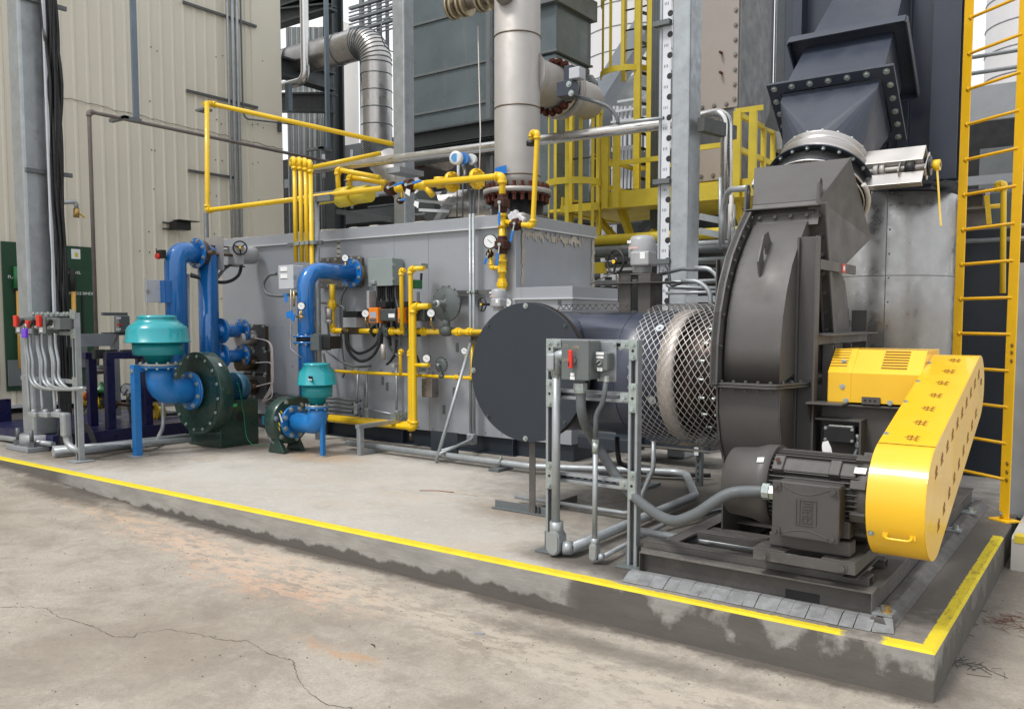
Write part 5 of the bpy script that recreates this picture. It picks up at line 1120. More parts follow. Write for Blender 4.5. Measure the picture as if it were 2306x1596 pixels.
# riser pipes with the elbow, valve and crossover
PXB = -9.53
def rx(u, v): return P(u, v, x=PXB)
r1_, r2_ = .130, .125
p_top = rx(396, 590); yA = rx(396, 640).y; zE = rx(447, 571).z; yB = rx(445, 572).y
rp = T('riser_pipe', (PXB, yA, 0), 'thick glossy blue riser pipe with a long elbow behind the large turquoise silencer', 'pipe')
MB().tube([(PXB, yA, .45), (PXB, yA, zE), (PXB, yB - .02, zE)], r1_, .27, 28, seg=12).build('pipe', 'blue', rp)
m = MB(); mb = MB(); m.cyl((PXB, yB - .03, zE), (PXB, yB, zE), .19, 36); mb.bolts((PXB, yB - .03, zE), (0, -1, 0), .165, 8, .016, .016, .35); m.build('flange', 'blue', rp); mb.build('flange_bolts', 'zinc', rp)
m = MB(); a = rx(378, 632); b = rx(363, 682); m.box(PXB - .05, PXB + .08, a.y - .10, a.y + .02, b.z, a.z); m.build('bracket', 'blue', rp, .003)
rv = T('butterfly_valve', (PXB, yB + .08, zE), 'brown wafer butterfly valve between the two blue risers', 'valve')
MB().cyl((PXB, yB + .002, zE), (PXB, yB + .085, zE), .16, 30).cyl((PXB - .1, yB + .04, zE), (PXB + .28, yB + .04, zE), .03, 12).build('body', 'brass_dark', rv)
y2 = rx(470, 700).y
cp = T('riser_pipe', (PXB, y2, .5), 'second blue riser pipe standing between the blower and the furnace wall', 'pipe')
MB().tube([(PXB, yB + .09, zE), (PXB, y2, zE), (PXB, y2, .5)], r2_, .13, 28, seg=8).build('pipe', 'blue', cp)
m = MB()
for i, v in enumerate((745, 802)):
    yb_ = rx(548, v).y; z_ = rx(520, v).z
    b_ = T('burner_branch', (PXB, (y2 + yb_) / 2, z_), ['upper', 'lower'][i] + ' short blue flanged branch pipe reaching from the riser to the furnace burners', 'pipe')
    MB().cyl((PXB, y2 + .1, z_), (PXB, yb_, z_), .085, 24).build('pipe', 'blue', b_)
    m = MB(); mb = MB(); yf1 = y2 + .16; m.mark(); m.cyl((PXB, yf1, z_), (PXB, yf1 + .03, z_), .165, 30); m.mark(); m.cyl((PXB, yb_ - .04, z_), (PXB, yb_, z_), .155, 30); mb.bolts((PXB, yf1 + .03, z_), Y1, .135, 8, .016, .016, .2); mb.bolts((PXB, yb_ - .04, z_), (0, -1, 0), .13, 8, .015, .014, .2); m.build('flange', 'blue', b_); mb.build('flange_bolts', 'zinc', b_)
for i, (u, v) in enumerate(((594, 762 - 3), (598, 815), (598, 868))):
    q = P(u - 12, v, y=BY); b_ = T('burner_plate', tuple(q), ['top', 'middle', 'bottom'][i] + ' dark bolted burner plate on the left end of the furnace wall', 'burner')
    x0_, x1_, z0_, z1_ = q.x - .26, q.x + .24, q.z - .17, q.z + .17
    MB().box(x0_, x1_, BY - .09, BY - .075, z0_, z1_).build('plate', 'burner_dark', b_, .002); MB().box(x0_ + .03, x1_ - .03, BY - .074, BY - .001, z0_ + .02, z1_ - .02).build('neck', 'brass_dark', b_)
    mb = MB()
    for a in (.04, .5, .96):
        for c in (.07, .93): mb.bolt((x0_ + (x1_ - x0_) * a, BY - .09, z0_ + (z1_ - z0_) * c), (0, -1, 0), .015, .014)
    mb.build('bolts', 'zinc', b_)
    MB().cyl((PXB, BY - .34, q.z - .01), (PXB, BY - .09, q.z - .01), .10, 20).cyl((PXB + .1, BY - .22, q.z), (PXB + .2, BY - .22, q.z + .02), .03, 10).build('burner_body', 'stainless_dull' if i == 0 else 'brass_dark', b_)
    st_ = V((PXB + .15, BY - .22, q.z))
    for k in range(2 if i else 3): one('burner_cable', 'cable_white', MB().tube(spline([st_, P(606 + 2 * i + k, 772 + 45 * i, y=7.15), P(611 + 2 * k, 815 + 25 * i, y=7.15), P(611 + 1.5 * k, 865 + 14 * i, y=7.17), P(590 + 3 * k, 905, y=7.2)]), .008, 0, 6), ['left', 'middle', 'right'][k] + ' pale cable curving down from the ' + ['top', 'middle', 'bottom'][i] + ' burner plate', 'cable', 'pale burner cables')
# actuator beside the top flange
q = rx(528, 568); t_ = T('valve_actuator', tuple(q), 'grey valve actuator with a black hand wheel at the top of the blue risers', 'actuator')
m = MB(); a, b = rx(535, 568), rx(555, 570); m.lathe((PXB + .05, a.y - .10, zE + .02), Y1, [(0, .10), (.08, .12), (.22, .12), (.32, .11), (.36, .06), (.365, .001)], 24); m.build('motor_housing', 'act_grey', t_)
MB().box(PXB + .0, PXB + .17, a.y - .16, a.y - .02, zE - .12, zE + .13).build('gear_case', 'act_grey', t_, .012)
wc = rx(519, 560) + V((.2, 0, 0)); m = MB(); m.torus(wc, (.9, -.5, 0), .085, .010, 28, 6)
for an in (0.4, 2.5, 4.6): d_, a_, b_ = frame((.9, -.5, 0)); m.bar(wc, wc + (a_ * math.cos(an) + b_ * math.sin(an)) * .085, .014, .014)
m.build('hand_wheel', 'black', t_); MB().sphere(wc, .02, 8).build('wheel_cap', 'yellow', t_)
a, b = rx(480, 534), rx(500, 610); MB().box(PXB - .16, PXB + .20, a.y, a.y + .01, b.z, a.z).build('heat_shield', 'stainless_dull', t_)
m = MB(); m.cyl((PXB + .10, yB + .1, zE), (PXB + .10, a.y + .5, zE), .02, 12); m.box(PXB + .0, PXB + .04, yB + .05, a.y + .45, zE + .10, zE + .115); m.box(PXB + .0, PXB + .04, yB + .05, a.y + .45, zE - .14, zE - .125); m.build('shaft_bracket', 'brass_dark', t_)
m = MB(); m.tube(spline([rx(530, 588), rx(505, 606), rx(478, 632), rx(430, 618)]), .022, 0, 8); one('flexible_conduit', 'flex_grey', m, 'upper black flexible hose hanging from the actuator on the blue risers', 'flexible conduit')
m = MB(); m.tube(spline([rx(545, 592), rx(535, 622), rx(500, 636), rx(430, 621)]), .022, 0, 8); one('flexible_conduit', 'rubber', m, 'lower black flexible hose hanging from the actuator on the blue risers', 'flexible conduit')
for k, u in enumerate((415.5, 420, 424.5)):
    q = rx(u, 640); conduit([rx(u, 617), rx(u + 3, 930)], .014, ['left', 'middle', 'right'][k] + ' one of three slim conduits beside the thick blue riser', 0, 'galv_conduit', 'slim conduits beside the blue riser')
t_ = T('solenoid', tuple(rx(360, 568)), 'small black switch box with a red cap left of the blue riser', 'switch box'); MB().box(PXB - .06, PXB + .06, rx(357, 570).y, rx(368, 570).y, rx(360, 582).z, rx(360, 563).z).build('case', 'black', t_, .004); MB().cyl(rx(352, 577), rx(358, 577), .035, 14).build('red_cap', 'red', t_)
encl('enclosure', 'pale grey hinged box bracketed to the thick blue riser', 'enclosure', 325.5, 330, 362, 628, 681, rx(362, 650).y, 'box_light', .006, 1)
# ================================================================ small blower group
SX = -7.554
sp = lambda u, v: P(u, v, x=SX)
s2 = T('intake_silencer', (-6.985, 6.13, .54), 'small turquoise domed intake silencer with a black nameplate', 'silencer')
sc_ = P(714, 866, y=6.13); q2 = lambda k: RR(sc_, k); z2 = lambda v: P(714, v, y=6.13).z
m = MB(); m.lathe((sc_.x, 6.13, 0), Z1, [(z2(816), .001), (z2(816.5), q2(20)), (z2(818), q2(29)), (z2(822), q2(30)), (z2(823), q2(29)), (z2(838), q2(40)), (z2(862), q2(43)), (z2(864), q2(45)), (z2(865), q2(45)), (z2(865.3), q2(35))], 48); m.build('hood', 'teal', s2)
m = MB(); m.lathe((sc_.x, 6.13, 0), Z1, [(z2(865.5), q2(34.5)), (z2(893), q2(33.5)), (z2(894), q2(22)), (z2(911), q2(16.5))], 40); m.build('drum', 'teal_dark', s2)
zf2 = z2(914); m = MB(); m.cyl((sc_.x, 6.13, zf2), (sc_.x, 6.13, zf2 + .014), q2(27), 36); m.build('flange', 'galv', s2); m = MB(); m.bolts((sc_.x, 6.13, zf2 + .014), Z1, q2(24), 8, .011, .012); m.build('flange_bolts', 'zinc', s2)
q = P(699, 852, y=6.13 - q2(39)); d_ = V((-.22, -1, -.1)); MB().ob(q, .105, .004, .05, (1, -.25, 0), (0, -.12, 1)).build('nameplate', 'black', s2); MB().ob(q + V((-.001, -.004, -.012)), .085, .003, .012, (1, -.25, 0), (0, -.12, 1)).build('nameplate_text_field', 'white', s2)
e2 = T('intake_elbow', (sc_.x, 6.13, .35), 'small blue intake elbow below the small turquoise silencer', 'pipe elbow')
ez = P(668, 950, y=6.13).z; fxx = P(664, 950, y=6.13).x
MB().tube([(sc_.x, 6.13, zf2 - .02), (sc_.x, 6.13, ez), (fxx, 6.13, ez)], .105, .20, 24, seg=10).build('elbow', 'blue_matt', e2)
m = MB(); m.mark(); m.cyl((sc_.x, 6.13, zf2 - .022), (sc_.x, 6.13, zf2 - .002), q2(27), 36); m.mark(); m.cyl((fxx - .02, 6.13, ez), (fxx + .01, 6.13, ez), .18, 32); m.build('flange', 'blue_matt', e2); m = MB(); m.bolts((fxx + .01, 6.13, ez), X1, .15, 8, .019, .02, .39); m.bolts((sc_.x, 6.13, zf2 - .022), -V(Z1), q2(24), 8, .011, .012); m.build('flange_bolts', 'zinc', e2)
b2 = T('blower', (fxx - .15, 6.13, 0), 'small dark green blower with warning stickers on cast feet', 'blower')
m = MB(); m.lathe((fxx - .021, 6.13, ez + .01), (-1, 0, 0), [(0, .14), (.03, .20), (.035, .245), (.06, .255), (.18, .255), (.20, .20)], 44); m.build('casing', 'dark_green', b2, .003)
m = MB(); m.box(fxx - .2, fxx - .07, 6.22, 6.5, ez + .08, ez + .27); m.build('outlet_neck', 'dark_green', b2, .006)
m = MB(); m.bolts((fxx - .055, 6.13, ez + .01), X1, .215, 6, .018, .012, .2); m.build('casing_bolts', 'zinc', b2)
for yy in (5.97, 6.22):
    m = MB(); m.prism([(fxx - .26, yy, .004), (fxx + .0, yy, .004), (fxx + .0, yy, .02), (fxx - .09, yy, .16), (fxx - .2, yy, .16), (fxx - .26, yy, .02)], (0, .05, 0)); m.build('foot', 'dark_green', b2, .006)
m = MB(); m.lathe((fxx - .22, 6.13, ez + .0), (-1, 0, 0), [(0, .09), (.18, .085), (.22, .05), (.221, .001)], 24); m.box(fxx - .40, fxx - .26, 6.0, 6.09, ez - .05, ez + .05); m.build('motor', 'motor_blue', b2, .004)
for (u, v, hw, hh, mt) in ((632, 940, .035, .05, 'white'), (634, 928, .035, .012, 'yellow'), (629, 955, .03, .018, 'yellow'), (629, 965, .018, .02, 'yellow')):
    q = P(u, v, y=5.88 + .02); MB().ob(q + V((0, .0, 0)), hw * 2, .003, hh * 2, (1, -.5, 0), (-.2, -.2, 1)).build('sticker', mt, b2)
t_, x_ = bpost(734, 1026, 6.13, z2(920), 'short blue square post under the small turquoise silencer', .045)
m = MB(); m.tube(spline([P(625, 950, y=6.0), P(607, 960, y=6.0), P(606, 985, y=6.0), P(622, 1000, y=6.0), P(640, 1005, z=.01)]), .014, 0, 8); one('flexible_conduit', 'flex_grey', m, 'grey flexible hose curling beside the small blower motor', 'flexible conduit')
# riser to the furnace
zt3 = sp(740, 612).z; yr = sp(690, 720).y
r3 = T('riser_pipe', (SX, yr, .5), 'slim glossy blue riser pipe bending into the furnace wall behind the small silencer', 'pipe')
MB().tube([(SX, yr, .5), (SX, yr, zt3), (SX, BY - .16, zt3)], .098, .20, 26, seg=10).build('pipe', 'blue', r3)
m = MB(); mb = MB(); m.cyl((SX, BY - .185, zt3), (SX, BY - .15, zt3), .172, 32); mb.bolts((SX, BY - .185, zt3), (0, -1, 0), .148, 8, .015, .014, .39)
zc_ = sp(690, 764).z; m.build('flange', 'blue', r3); m = MB(); flangepair(m, mb, (SX, yr, zc_), Z1, .09, .15, 8, .05); m.build('wafer_flange', 'blue', r3); mb.build('flange_bolts', 'zinc', r3)
MB().cyl((SX, yr, zc_ - .022), (SX, yr, zc_ + .022), .115, 28).build('valve_disc_body', 'black', r3)
m = MB()
for v in (915 - 60 + 12, 905): mb2 = MB(); zz = sp(690, v).z; mb2.cyl((SX - .01, yr - .02, zz), (SX + .0, yr, zz + .012), .12, 24); mb2.build('flange_ring', 'blue', r3)
q = P(795, 612, y=BY); xq0, xq1, zq0, zq1 = P(727, 650, y=BY).x, P(824, 650, y=BY).x, P(780, 648, y=BY).z, P(780, 579, y=BY).z
t_ = T('burner_plate', tuple(q), 'stained stainless mounting plate behind the slim blue riser flange', 'plate')
MB().box(xq0, xq1, BY - .07, BY - .055, zq0, zq1).build('plate', 'stainless_brown', t_, .002); MB().box(xq0 + .04, xq1 - .03, BY - .054, BY - .001, zq0 + .02, zq1 - .02).build('neck', 'burner_dark', t_); MB().cyl((SX, BY - .149, zt3), (SX, BY - .071, zt3), .13, 26).build('spigot', 'brass', t_)
mb = MB()
for k in range(6):
    for zz in (zq0 + .03, zq1 - .03): mb.bolt((xq0 + .04 + (xq1 - xq0 - .08) * k / 5, BY - .07, zz), (0, -1, 0), .014, .012)
for zz in (.33, .66): mb.bolt((xq1 - .04, BY - .07, zq0 + (zq1 - zq0) * zz), (0, -1, 0), .014, .012)
mb.build('bolts', 'zinc', t_)
# damper motor at the wafer flange
q = sp(728, 768) + V((.05, 0, 0)); t_ = T('damper_motor', tuple(q), 'grey and black damper motor at the wafer flange of the slim blue riser', 'actuator')
MB().box(SX + .12, SX + .27, yr - .06, yr + .12, zc_ - .12, zc_ + .06).build('gear_case', 'reg_grey', t_, .006); MB().box(SX + .271, SX + .40, yr - .02, yr + .16, zc_ - .10, zc_ + .04).build('motor_case', 'black', t_, .006)
# white instrument box and its tubing
t_, e = encl('instrument_box', 'pale grey instrument box with red-striped labels left of the slim blue riser', 'enclosure', 627, 660.5, 685, 596, 650, yr + .02, 'box_light', .010, 1)
labels(t_, *e, [(.14, .72, .60, .93), (.14, .42, .60, .63)]); labels(t_, *e, [(.14, .72, .60, .745), (.14, .42, .60, .445)], 'red')
TB = 'small bent tubes and hoses on the furnace front'
m = MB(); m.tube(spline([P(622, 617, y=6.35), P(606, 620, y=6.35), P(594, 638, y=6.35), P(600, 660, y=6.35), P(625, 666, y=6.35), P(650, 664, y=6.4), P(668, 662, y=6.45)]), .018, 0, 10); one('flexible_conduit', 'flex_grey', m, 'grey flexible hose looping from the pale instrument box', 'flexible conduit')
conduit([P(655, 652, y=6.3), P(655, 690, y=6.3), P(654, 770, y=6.3), P(655, 785, y=6.3), P(680, 806, y=6.35)], .006, 'thin stainless tube running down from the pale instrument box', .03, 'stainless', None, 'tube', 'sensing_tube')
t_ = T('ribbon_tag', tuple(P(640, 670, y=6.28)), 'blue plastic tape strip hanging under the pale instrument box', 'tape'); m = MB(); q = P(639, 661, y=6.28); m.prism([q, q + V((.05, 0, 0)), q + V((.06, 0, -.09)), q + V((.02, 0, -.10))], (0, .003, 0)); m.build('strip', 'handle_blue', t_)
gauge(P(679, 689, y=6.28), (.55, -.85, 0), .045, 'small white gauge on the front of the slim blue riser', .06)
one('hose_valve', 'brass', MB().cyl(P(662, 655, y=6.3), P(662, 690, y=6.3), .012, 8).cyl(P(668, 712, y=6.3), P(684, 714, y=6.3), .012, 8).cyl(P(676, 700, y=6.3), P(676, 725, y=6.3), .010, 8), 'brass needle valves below the pale instrument box', 'valve')
one('ribbon_knot', 'handle_blue', MB().ob(P(652, 708, y=6.27), .10, .01, .07, (1, 0, .2)).ob(P(660, 714, y=6.27), .05, .01, .08, (1, 0, -.4)), 'blue tape knot tied at the small gauge', 'tape')
# four yellow pipes with hooked tops on a strut
YV = 6.9; HY = 'yellow vent pipes with hooked tops'
for k, (ut, ub, vt) in enumerate(((662, 669.5, 357), (675, 683, 358), (687, 693.5, 360), (698, 703.5, 364))):
    a = P(ut + 1.5, 400, y=YV); zt_ = P(ut, vt, y=YV).z; rr = .0255
    zb_ = P(ub, 590 if k < 3 else 940, y=YV).z
    t_ = T('vent_pipe', (a.x, YV, zb_), ['first', 'second', 'third', 'fourth'][k] + ' from the left of the four yellow vent pipes with hooked tops', 'pipe', HY)
    MB().tube([(a.x, YV, zb_), (a.x, YV, zt_ - .03)], rr, 0, 14).build('pipe', 'yellow', t_)
    MB().tube([(a.x, YV, zt_ - .10), (a.x, YV, zt_), (a.x - .085, YV + .03, zt_), (a.x - .085, YV + .03, zt_ - .085)], rr * 1.25, .042, 14, seg=6).build('hook', 'yellow', t_); MB().cyl((a.x, YV, zt_ - .13), (a.x, YV, zt_ - .10), rr * 1.45, 14).build('collar', 'yellow', t_)
a = P(650, 552, y=YV + .05); b = P(726, 556, y=YV + .05); t_ = T('pipe_strut', tuple(a), 'short slotted strut clamping the four yellow vent pipes', 'strut'); MB().bar((a.x, YV + .05, a.z), (b.x, YV + .05, a.z), .045, .045).build('strut', 'galv_dark', t_)
for u in (671, 684.5, 695, 704): q = P(u, 552, y=YV - .02); MB().box(q.x - .045, q.x + .045, YV - .045, YV + .02, a.z - .02, a.z + .02).build('clamp', 'zinc', t_)
q = P(714, 700, y=YV + .08); conduit([(q.x, YV + .08, P(714, 440, y=YV).z), (q.x, YV + .08, 0)], .047, 'thick galvanised post pipe standing behind the slim blue riser', 0, 'galv', None, 'post', 'support_pipe')
a = P(711, 447, y=YV + .1); one('post_bracket', 'steel_mid', MB().box(a.x, a.x + .30, YV + .05, YV + .12, a.z - .05, a.z + .02), 'grey steel bracket on top of the galvanised post pipe', 'bracket')
# ================================================================ gas train on the furnace wall
GY = 7.14
G = lambda u, v, y=GY: P(u, v, y=y)
zg = G(900, 746).z; gx0, gx1 = G(752, 745).x, G(1090, 748).x
pipe([G(748, 690), (G(748, 690).x, GY, zg), (gx1, GY, zg)], .030, 'main yellow gas pipe running level along the furnace wall', name='gas_pipe')
one('flexible_hose', 'stainless_dull', MB().cyl(G(748, 695) - V((0, 0.05, 0)), G(748, 720) - V((0, 0.05, 0)), .036, 16).cyl(G(748, 720) - V((0, 0.05, 0)), G(748, 727) - V((0, .05, 0)), .044, 8), 'braided steel hose section in the yellow drop pipe', 'hose')
pipe([G(748, 640), G(748, 688)], .036, 'short thick yellow drop pipe under the stained mounting plate', fit=False); coupl(G(748, 686), Z1, .036, 'yellow union above the braided hose section')
for i, (u, lab) in enumerate(((858, 'left of the first orange actuator'), (882, 'between the two orange actuators'), (905, 'below the first yellow riser'), (955, 'left of the second wall gauge'), (1033, 'right of the round regulator'), (1058, 'beside the diagonal brace'))): coupl((G(u, 745).x, GY, zg), X1, .030, 'yellow pipe union ' + lab, kind='union' if i != 2 else 'tee')
one('blind_flange', 'dark_green', MB().cyl((G(840, 745).x, GY, zg), (G(843, 745).x, GY, zg), .075, 4, False).cyl((G(876, 745).x, GY, zg), (G(878, 745).x, GY, zg), .075, 4, False), 'dark green square valve flanges on the main gas pipe', 'flange')
for k, (u0, u1, lab) in enumerate(((848, 866, 'first orange-faced gas valve actuator on the main pipe'), (913, 925, 'second orange-faced gas valve actuator beside the yellow risers'))):
    a, b = G(u0, 693), G(u1, 727); ex = G(904 if k == 0 else 969, 705).x; t_ = T('gas_valve', (b.x, GY, zg), lab, 'valve')
    MB().box(a.x, b.x + .02, GY - .13, GY + .05, b.z, a.z).build('face_box', 'orange', t_, .008); MB().box(a.x + .03, b.x - .005, GY - .1325, GY - .1305, b.z + .06, a.z - .05).build('screen', 'screen_pale', t_); MB().box(a.x + .015, b.x, GY - .1325, GY - .1305, b.z + .012, b.z + .05).build('lower_panel', 'reg_grey', t_)
    MB().box(b.x + .021, ex, GY - .10, GY + .08, b.z + .02, a.z - .015).build('actuator_case', 'reg_dark', t_, .012); MB().box(b.x - .06, b.x + .09, GY - .08, GY + .08, a.z + .002, a.z + .07).build('top_cap', 'black', t_, .006)
    MB().cyl((b.x + .02, GY - .02, b.z), (b.x + .02, GY - .02, zg - .05), .045, 12).build('stem', 'reg_dark', t_); MB().box(b.x - .05, b.x + .10, GY - .06, GY + .06, zg - .06, zg + .04).build('valve_body', 'reg_dark', t_, .01)
    if k == 0: labels(t_, b.x + .03, ex, GY - .10, b.z, a.z, [(.55, .35, .95, .6)])
a, b = G(783, 701), G(815, 726); t_ = T('gas_valve', (a.x + .08, GY, zg), 'black-topped gas valve actuator at the left end of the main gas pipe', 'valve'); MB().box(a.x, b.x, GY - .08, GY + .08, b.z + .06, a.z).build('motor_case', 'black', t_, .006); MB().box(a.x, b.x - .02, GY - .08, GY + .08, zg + .04, b.z + .058).build('actuator_case', 'act_grey', t_, .006); MB().box(a.x + .05, b.x - .03, GY - .05, GY + .05, zg - .04, zg + .038).build('valve_body', 'brass_dark', t_, .006)
for u, v in ((779, 746), ): one('hex_nipple', 'brass_dark', MB().cyl((G(u - 5, v).x, GY, zg), (G(u + 5, v).x, GY, zg), .045, 6, False), 'brown hexagonal nipple at the left end of the main gas pipe', 'fitting')
# regulators
def regulator(c, r, lab):
    t_ = T('gas_regulator', tuple(c), lab, 'regulator'); x, y, z = c
    m = MB(); m.lathe((x, y + r * .28, z), (0, -1, 0), [(0, r * .4), (r * .05, r * .9), (r * .2, r * .96), (r * .2, r), (r * .32, r), (r * .32, r * .96), (r * .42, r * .82), (r * .5, r * .3), (r * .52, r * .18), (r * 1.35, r * .16), (r * 1.4, r * .02)], 40); m.build('diaphragm_case', 'reg_grey', t_)
    m = MB()
    for k in range(6): a = k * PI / 3 + .3; m.bar((x, y - r * .26, z), (x + math.cos(a) * r * .5, y - r * .15, z + math.sin(a) * r * .5), .008, .05)
    m.build('ribs', 'reg_grey', t_); MB().cyl((x, y - r * .75, z), (x, y - r * .95, z), r * .175, 16).build('white_band', 'white', t_)
    m = MB(); m.bolts((x, y + r * .0, z), (0, -1, 0), r * .98, 14, .008, .01); m.build('rim_bolts', 'reg_dark', t_)
    MB().cyl((x, y, z - r * .9), (x, y, z - r * 1.35), r * .22, 12).lathe((x - r * .38, y, z - r * 1.5), X1, [(0, r * .22), (r * .2, r * .32), (r * .56, r * .32), (r * .76, r * .22)], 14).build('valve_body', 'reg_grey', t_); return t_
q = G(1008, 690); regulator((q.x, GY - .02, zg + .305), .195, 'large grey disc-shaped gas regulator above the main gas pipe'); q = G(1000, 825, GY)
zl = G(900, 843).z
regulator((q.x - .02, GY - .02, zl + .13), .082, 'small grey gas regulator above the lower yellow pipe')
pipe([G(755, 835), (G(780, 836).x, GY, zl), (G(1064, 847).x, GY, zl), (G(1064, 847).x, GY, G(1064, 770).z)], .019, 'slimmer lower yellow gas pipe under the main one')
for i, (u, lab) in enumerate(((800, 'left on the lower yellow pipe'), (1028, 'right on the lower yellow pipe'))): coupl((G(u, 840).x, GY, zl), X1, .019, 'small yellow union ' + lab)
YR = 6.98
RP_ = 'yellow risers in front of the gas train'
zbot = P(925, 962, y=YR).z
def yr_(us, vt, k, r, dx, lab, vb=None, vb2=None):
    a = P(us, 750, y=YR); z1_ = P(us, vt, y=YR).z; pts = [(a.x, YR, vb if vb is not None else zbot + .02 * k), (a.x, YR, z1_), (a.x + dx, YR, z1_)]
    if vb is None: yk = YR + .04 * k; pts = [(P(742, 940, y=yk).x, yk, zbot + .012 * k), (a.x, yk, zbot + .012 * k), (a.x, yk, z1_), (a.x + dx, yk, z1_)]
    pipe(pts, r, lab, group=RP_)
yr_(931.5, 690, 0, .033, P(968, 690, y=YR).x - P(931.5, 690, y=YR).x, 'thickest yellow riser bending into the large regulator')
yr_(920, 605, 1, .026, P(951, 605, y=YR).x - P(920, 605, y=YR).x, 'tallest yellow riser with a short hooked end beside the grey enclosure')
yr_(911, 792, 2, .024, .05, 'short yellow riser left of the tall pair')
yr_(905, 609, 0, .024, .05, 'yellow riser standing on the main gas pipe under the grey enclosure', zg)
yr_(901, 790, 0, .018, .04, 'thin yellow riser between the two level gas pipes', zl)
pipe([P(934, 822, y=YR), P(966, 822, y=YR)], .022, 'short yellow stub feeding the small regulator', fit=False)
q = P(925, 975, y=YR); one('drip_leg', 'brass_dark', MB().cyl(q, q - V((0, 0, .08)), .018, 10), 'small brown drip leg below the yellow riser bends', 'fitting')
# support frame of the bottom yellow pipes
a = P(806, 965, y=6.42); b = P(820, 1024, z=0); t_ = T('pipe_support', (a.x, 6.42, 0), 'low galvanised strut frame carrying the bundle of bottom yellow pipes', 'support')
MB().box(a.x, a.x + .055, 6.40, 6.455, .004, a.z).build('post', 'galv', t_); MB().box(a.x - .02, a.x + .04, 6.40, YR + .2, a.z + .002, a.z + .045).build('top_strut', 'galv', t_); MB().box(a.x - .005, a.x + .05, 6.456, 6.95, .004, .045).build('bottom_strut', 'galv', t_)
for k in range(4): MB().box(a.x - .02 + .0, a.x + .05, YR - .04 + .06 * k, YR - .02 + .06 * k, a.z + .046, a.z + .12).build('clamp', 'zinc', t_)
# enclosure, flexible cables, gauges
t_, e = encl('control_enclosure', 'grey-green control enclosure on the furnace wall with cables hanging below', 'enclosure', 829, 883.5, 909, 580, 643, BY - .02, 'panel_green_grey', .006, 2)
x0, x1, yf, z0, z1 = e
for k in range(10):
    q = V((x0 + .03 + k * (x1 - x0 - .06) / 9, yf + .12, z0 + .005)); en = G(845 + k * 7, 735 + (k % 3) * 22, 7.2)
    one('flexible_conduit', 'rubber' if k % 4 else 'flex_grey', MB().tube(spline([q, q - V((0, 0, .12)), (q + en) / 2 + V((random.uniform(-.04, .04), 0, -.02)), en]), .014, 0, 8), ['first', 'second', 'third', 'fourth', 'fifth', 'sixth', 'seventh', 'eighth', 'ninth', 'tenth'][k] + ' from the left of the flexible cables hanging under the control enclosure', 'cable', 'cables under the control enclosure')
for pts, mt, lab, r in (([(706, 680), (740, 683), (770, 690), (776, 700)], 'flex_grey', 'upper grey hose crossing from the blue riser to the gas valves', .016), ([(783, 745), (785, 775), (805, 795), (830, 788), (850, 770), (853, 748)], 'rubber', 'inner black cable loop below the gas valves', .018), ([(778, 745), (783, 785), (808, 812), (835, 805), (852, 780), (856, 750)], 'rubber', 'outer black cable loop below the gas valves', .018), ([(735, 790), (765, 812), (800, 825), (835, 824)], 'flex_grey', 'grey hose sweeping from the damper motor to the wall', .014), ([(728, 795), (733, 820), (738, 850), (742, 880)], 'flex_grey', 'grey hose dropping from the damper motor', .014), ([(872, 755), (880, 785), (895, 800), (905, 802)], 'flex_grey', 'short grey hose under the first orange actuator', .014), ([(893, 765), (890, 795), (878, 815), (871, 820)], 'rubber', 'black hose bending to the small solenoid valve', .015), ([(949, 615), (948, 630), (943, 640), (934, 645)], 'rubber', 'short black hose by the tallest yellow riser', .014), ([(938, 800), (943, 815), (944, 830)], 'rubber', 'short black hose behind the yellow risers', .014), ([(733, 690), (738, 730), (740, 755), (734, 775)], 'flex_grey', 'black hose curving beside the thick post pipe', .014), ([(790, 630), (767, 680), (770, 780), (776, 830), (772, 850)], 'flex_grey', 'grey conduit running down the wall behind the gas valves', .013)):
    one('flexible_conduit', mt, MB().tube(spline([P(u, v, y=7.05 if 'loop' in lab else 7.2) for u, v in pts]), r, 0, 8), lab, 'flexible conduit')
for c, rr, lab, st in ((P(778, 581, y=7.05), .045, 'white gauge standing above the stained mounting plate', .10), (P(823.5, 706, y=7.02), .048, 'white gauge in front of the main gas pipe left of the orange actuators', .07), (P(971, 705, y=6.98), .048, 'white gauge overlapping the second orange actuator', .07), (P(961, 807, y=7.05), .048, 'white gauge beside the small regulator', .05), (P(1046, 790, y=7.1), .04, 'white gauge behind the diagonal brace', .05)): gauge(c, (.45, -.9, 0), rr, lab, st)
for u, v, lab in ((1106, 812 - 20, None), ): pass
for k, (u, v) in enumerate(((825, 725), (969, 727))): q = P(u, v, y=7.05); one('gauge_cock', 'brass', MB().cyl(q, (q.x, GY, zg), .010, 8), ['brass gauge stem left of the orange actuators', 'brass gauge stem by the second orange actuator'][k], 'fitting')
for k, (u, v) in enumerate(((823, 748), (760, 668), (848, 860), (818, 800))): pass
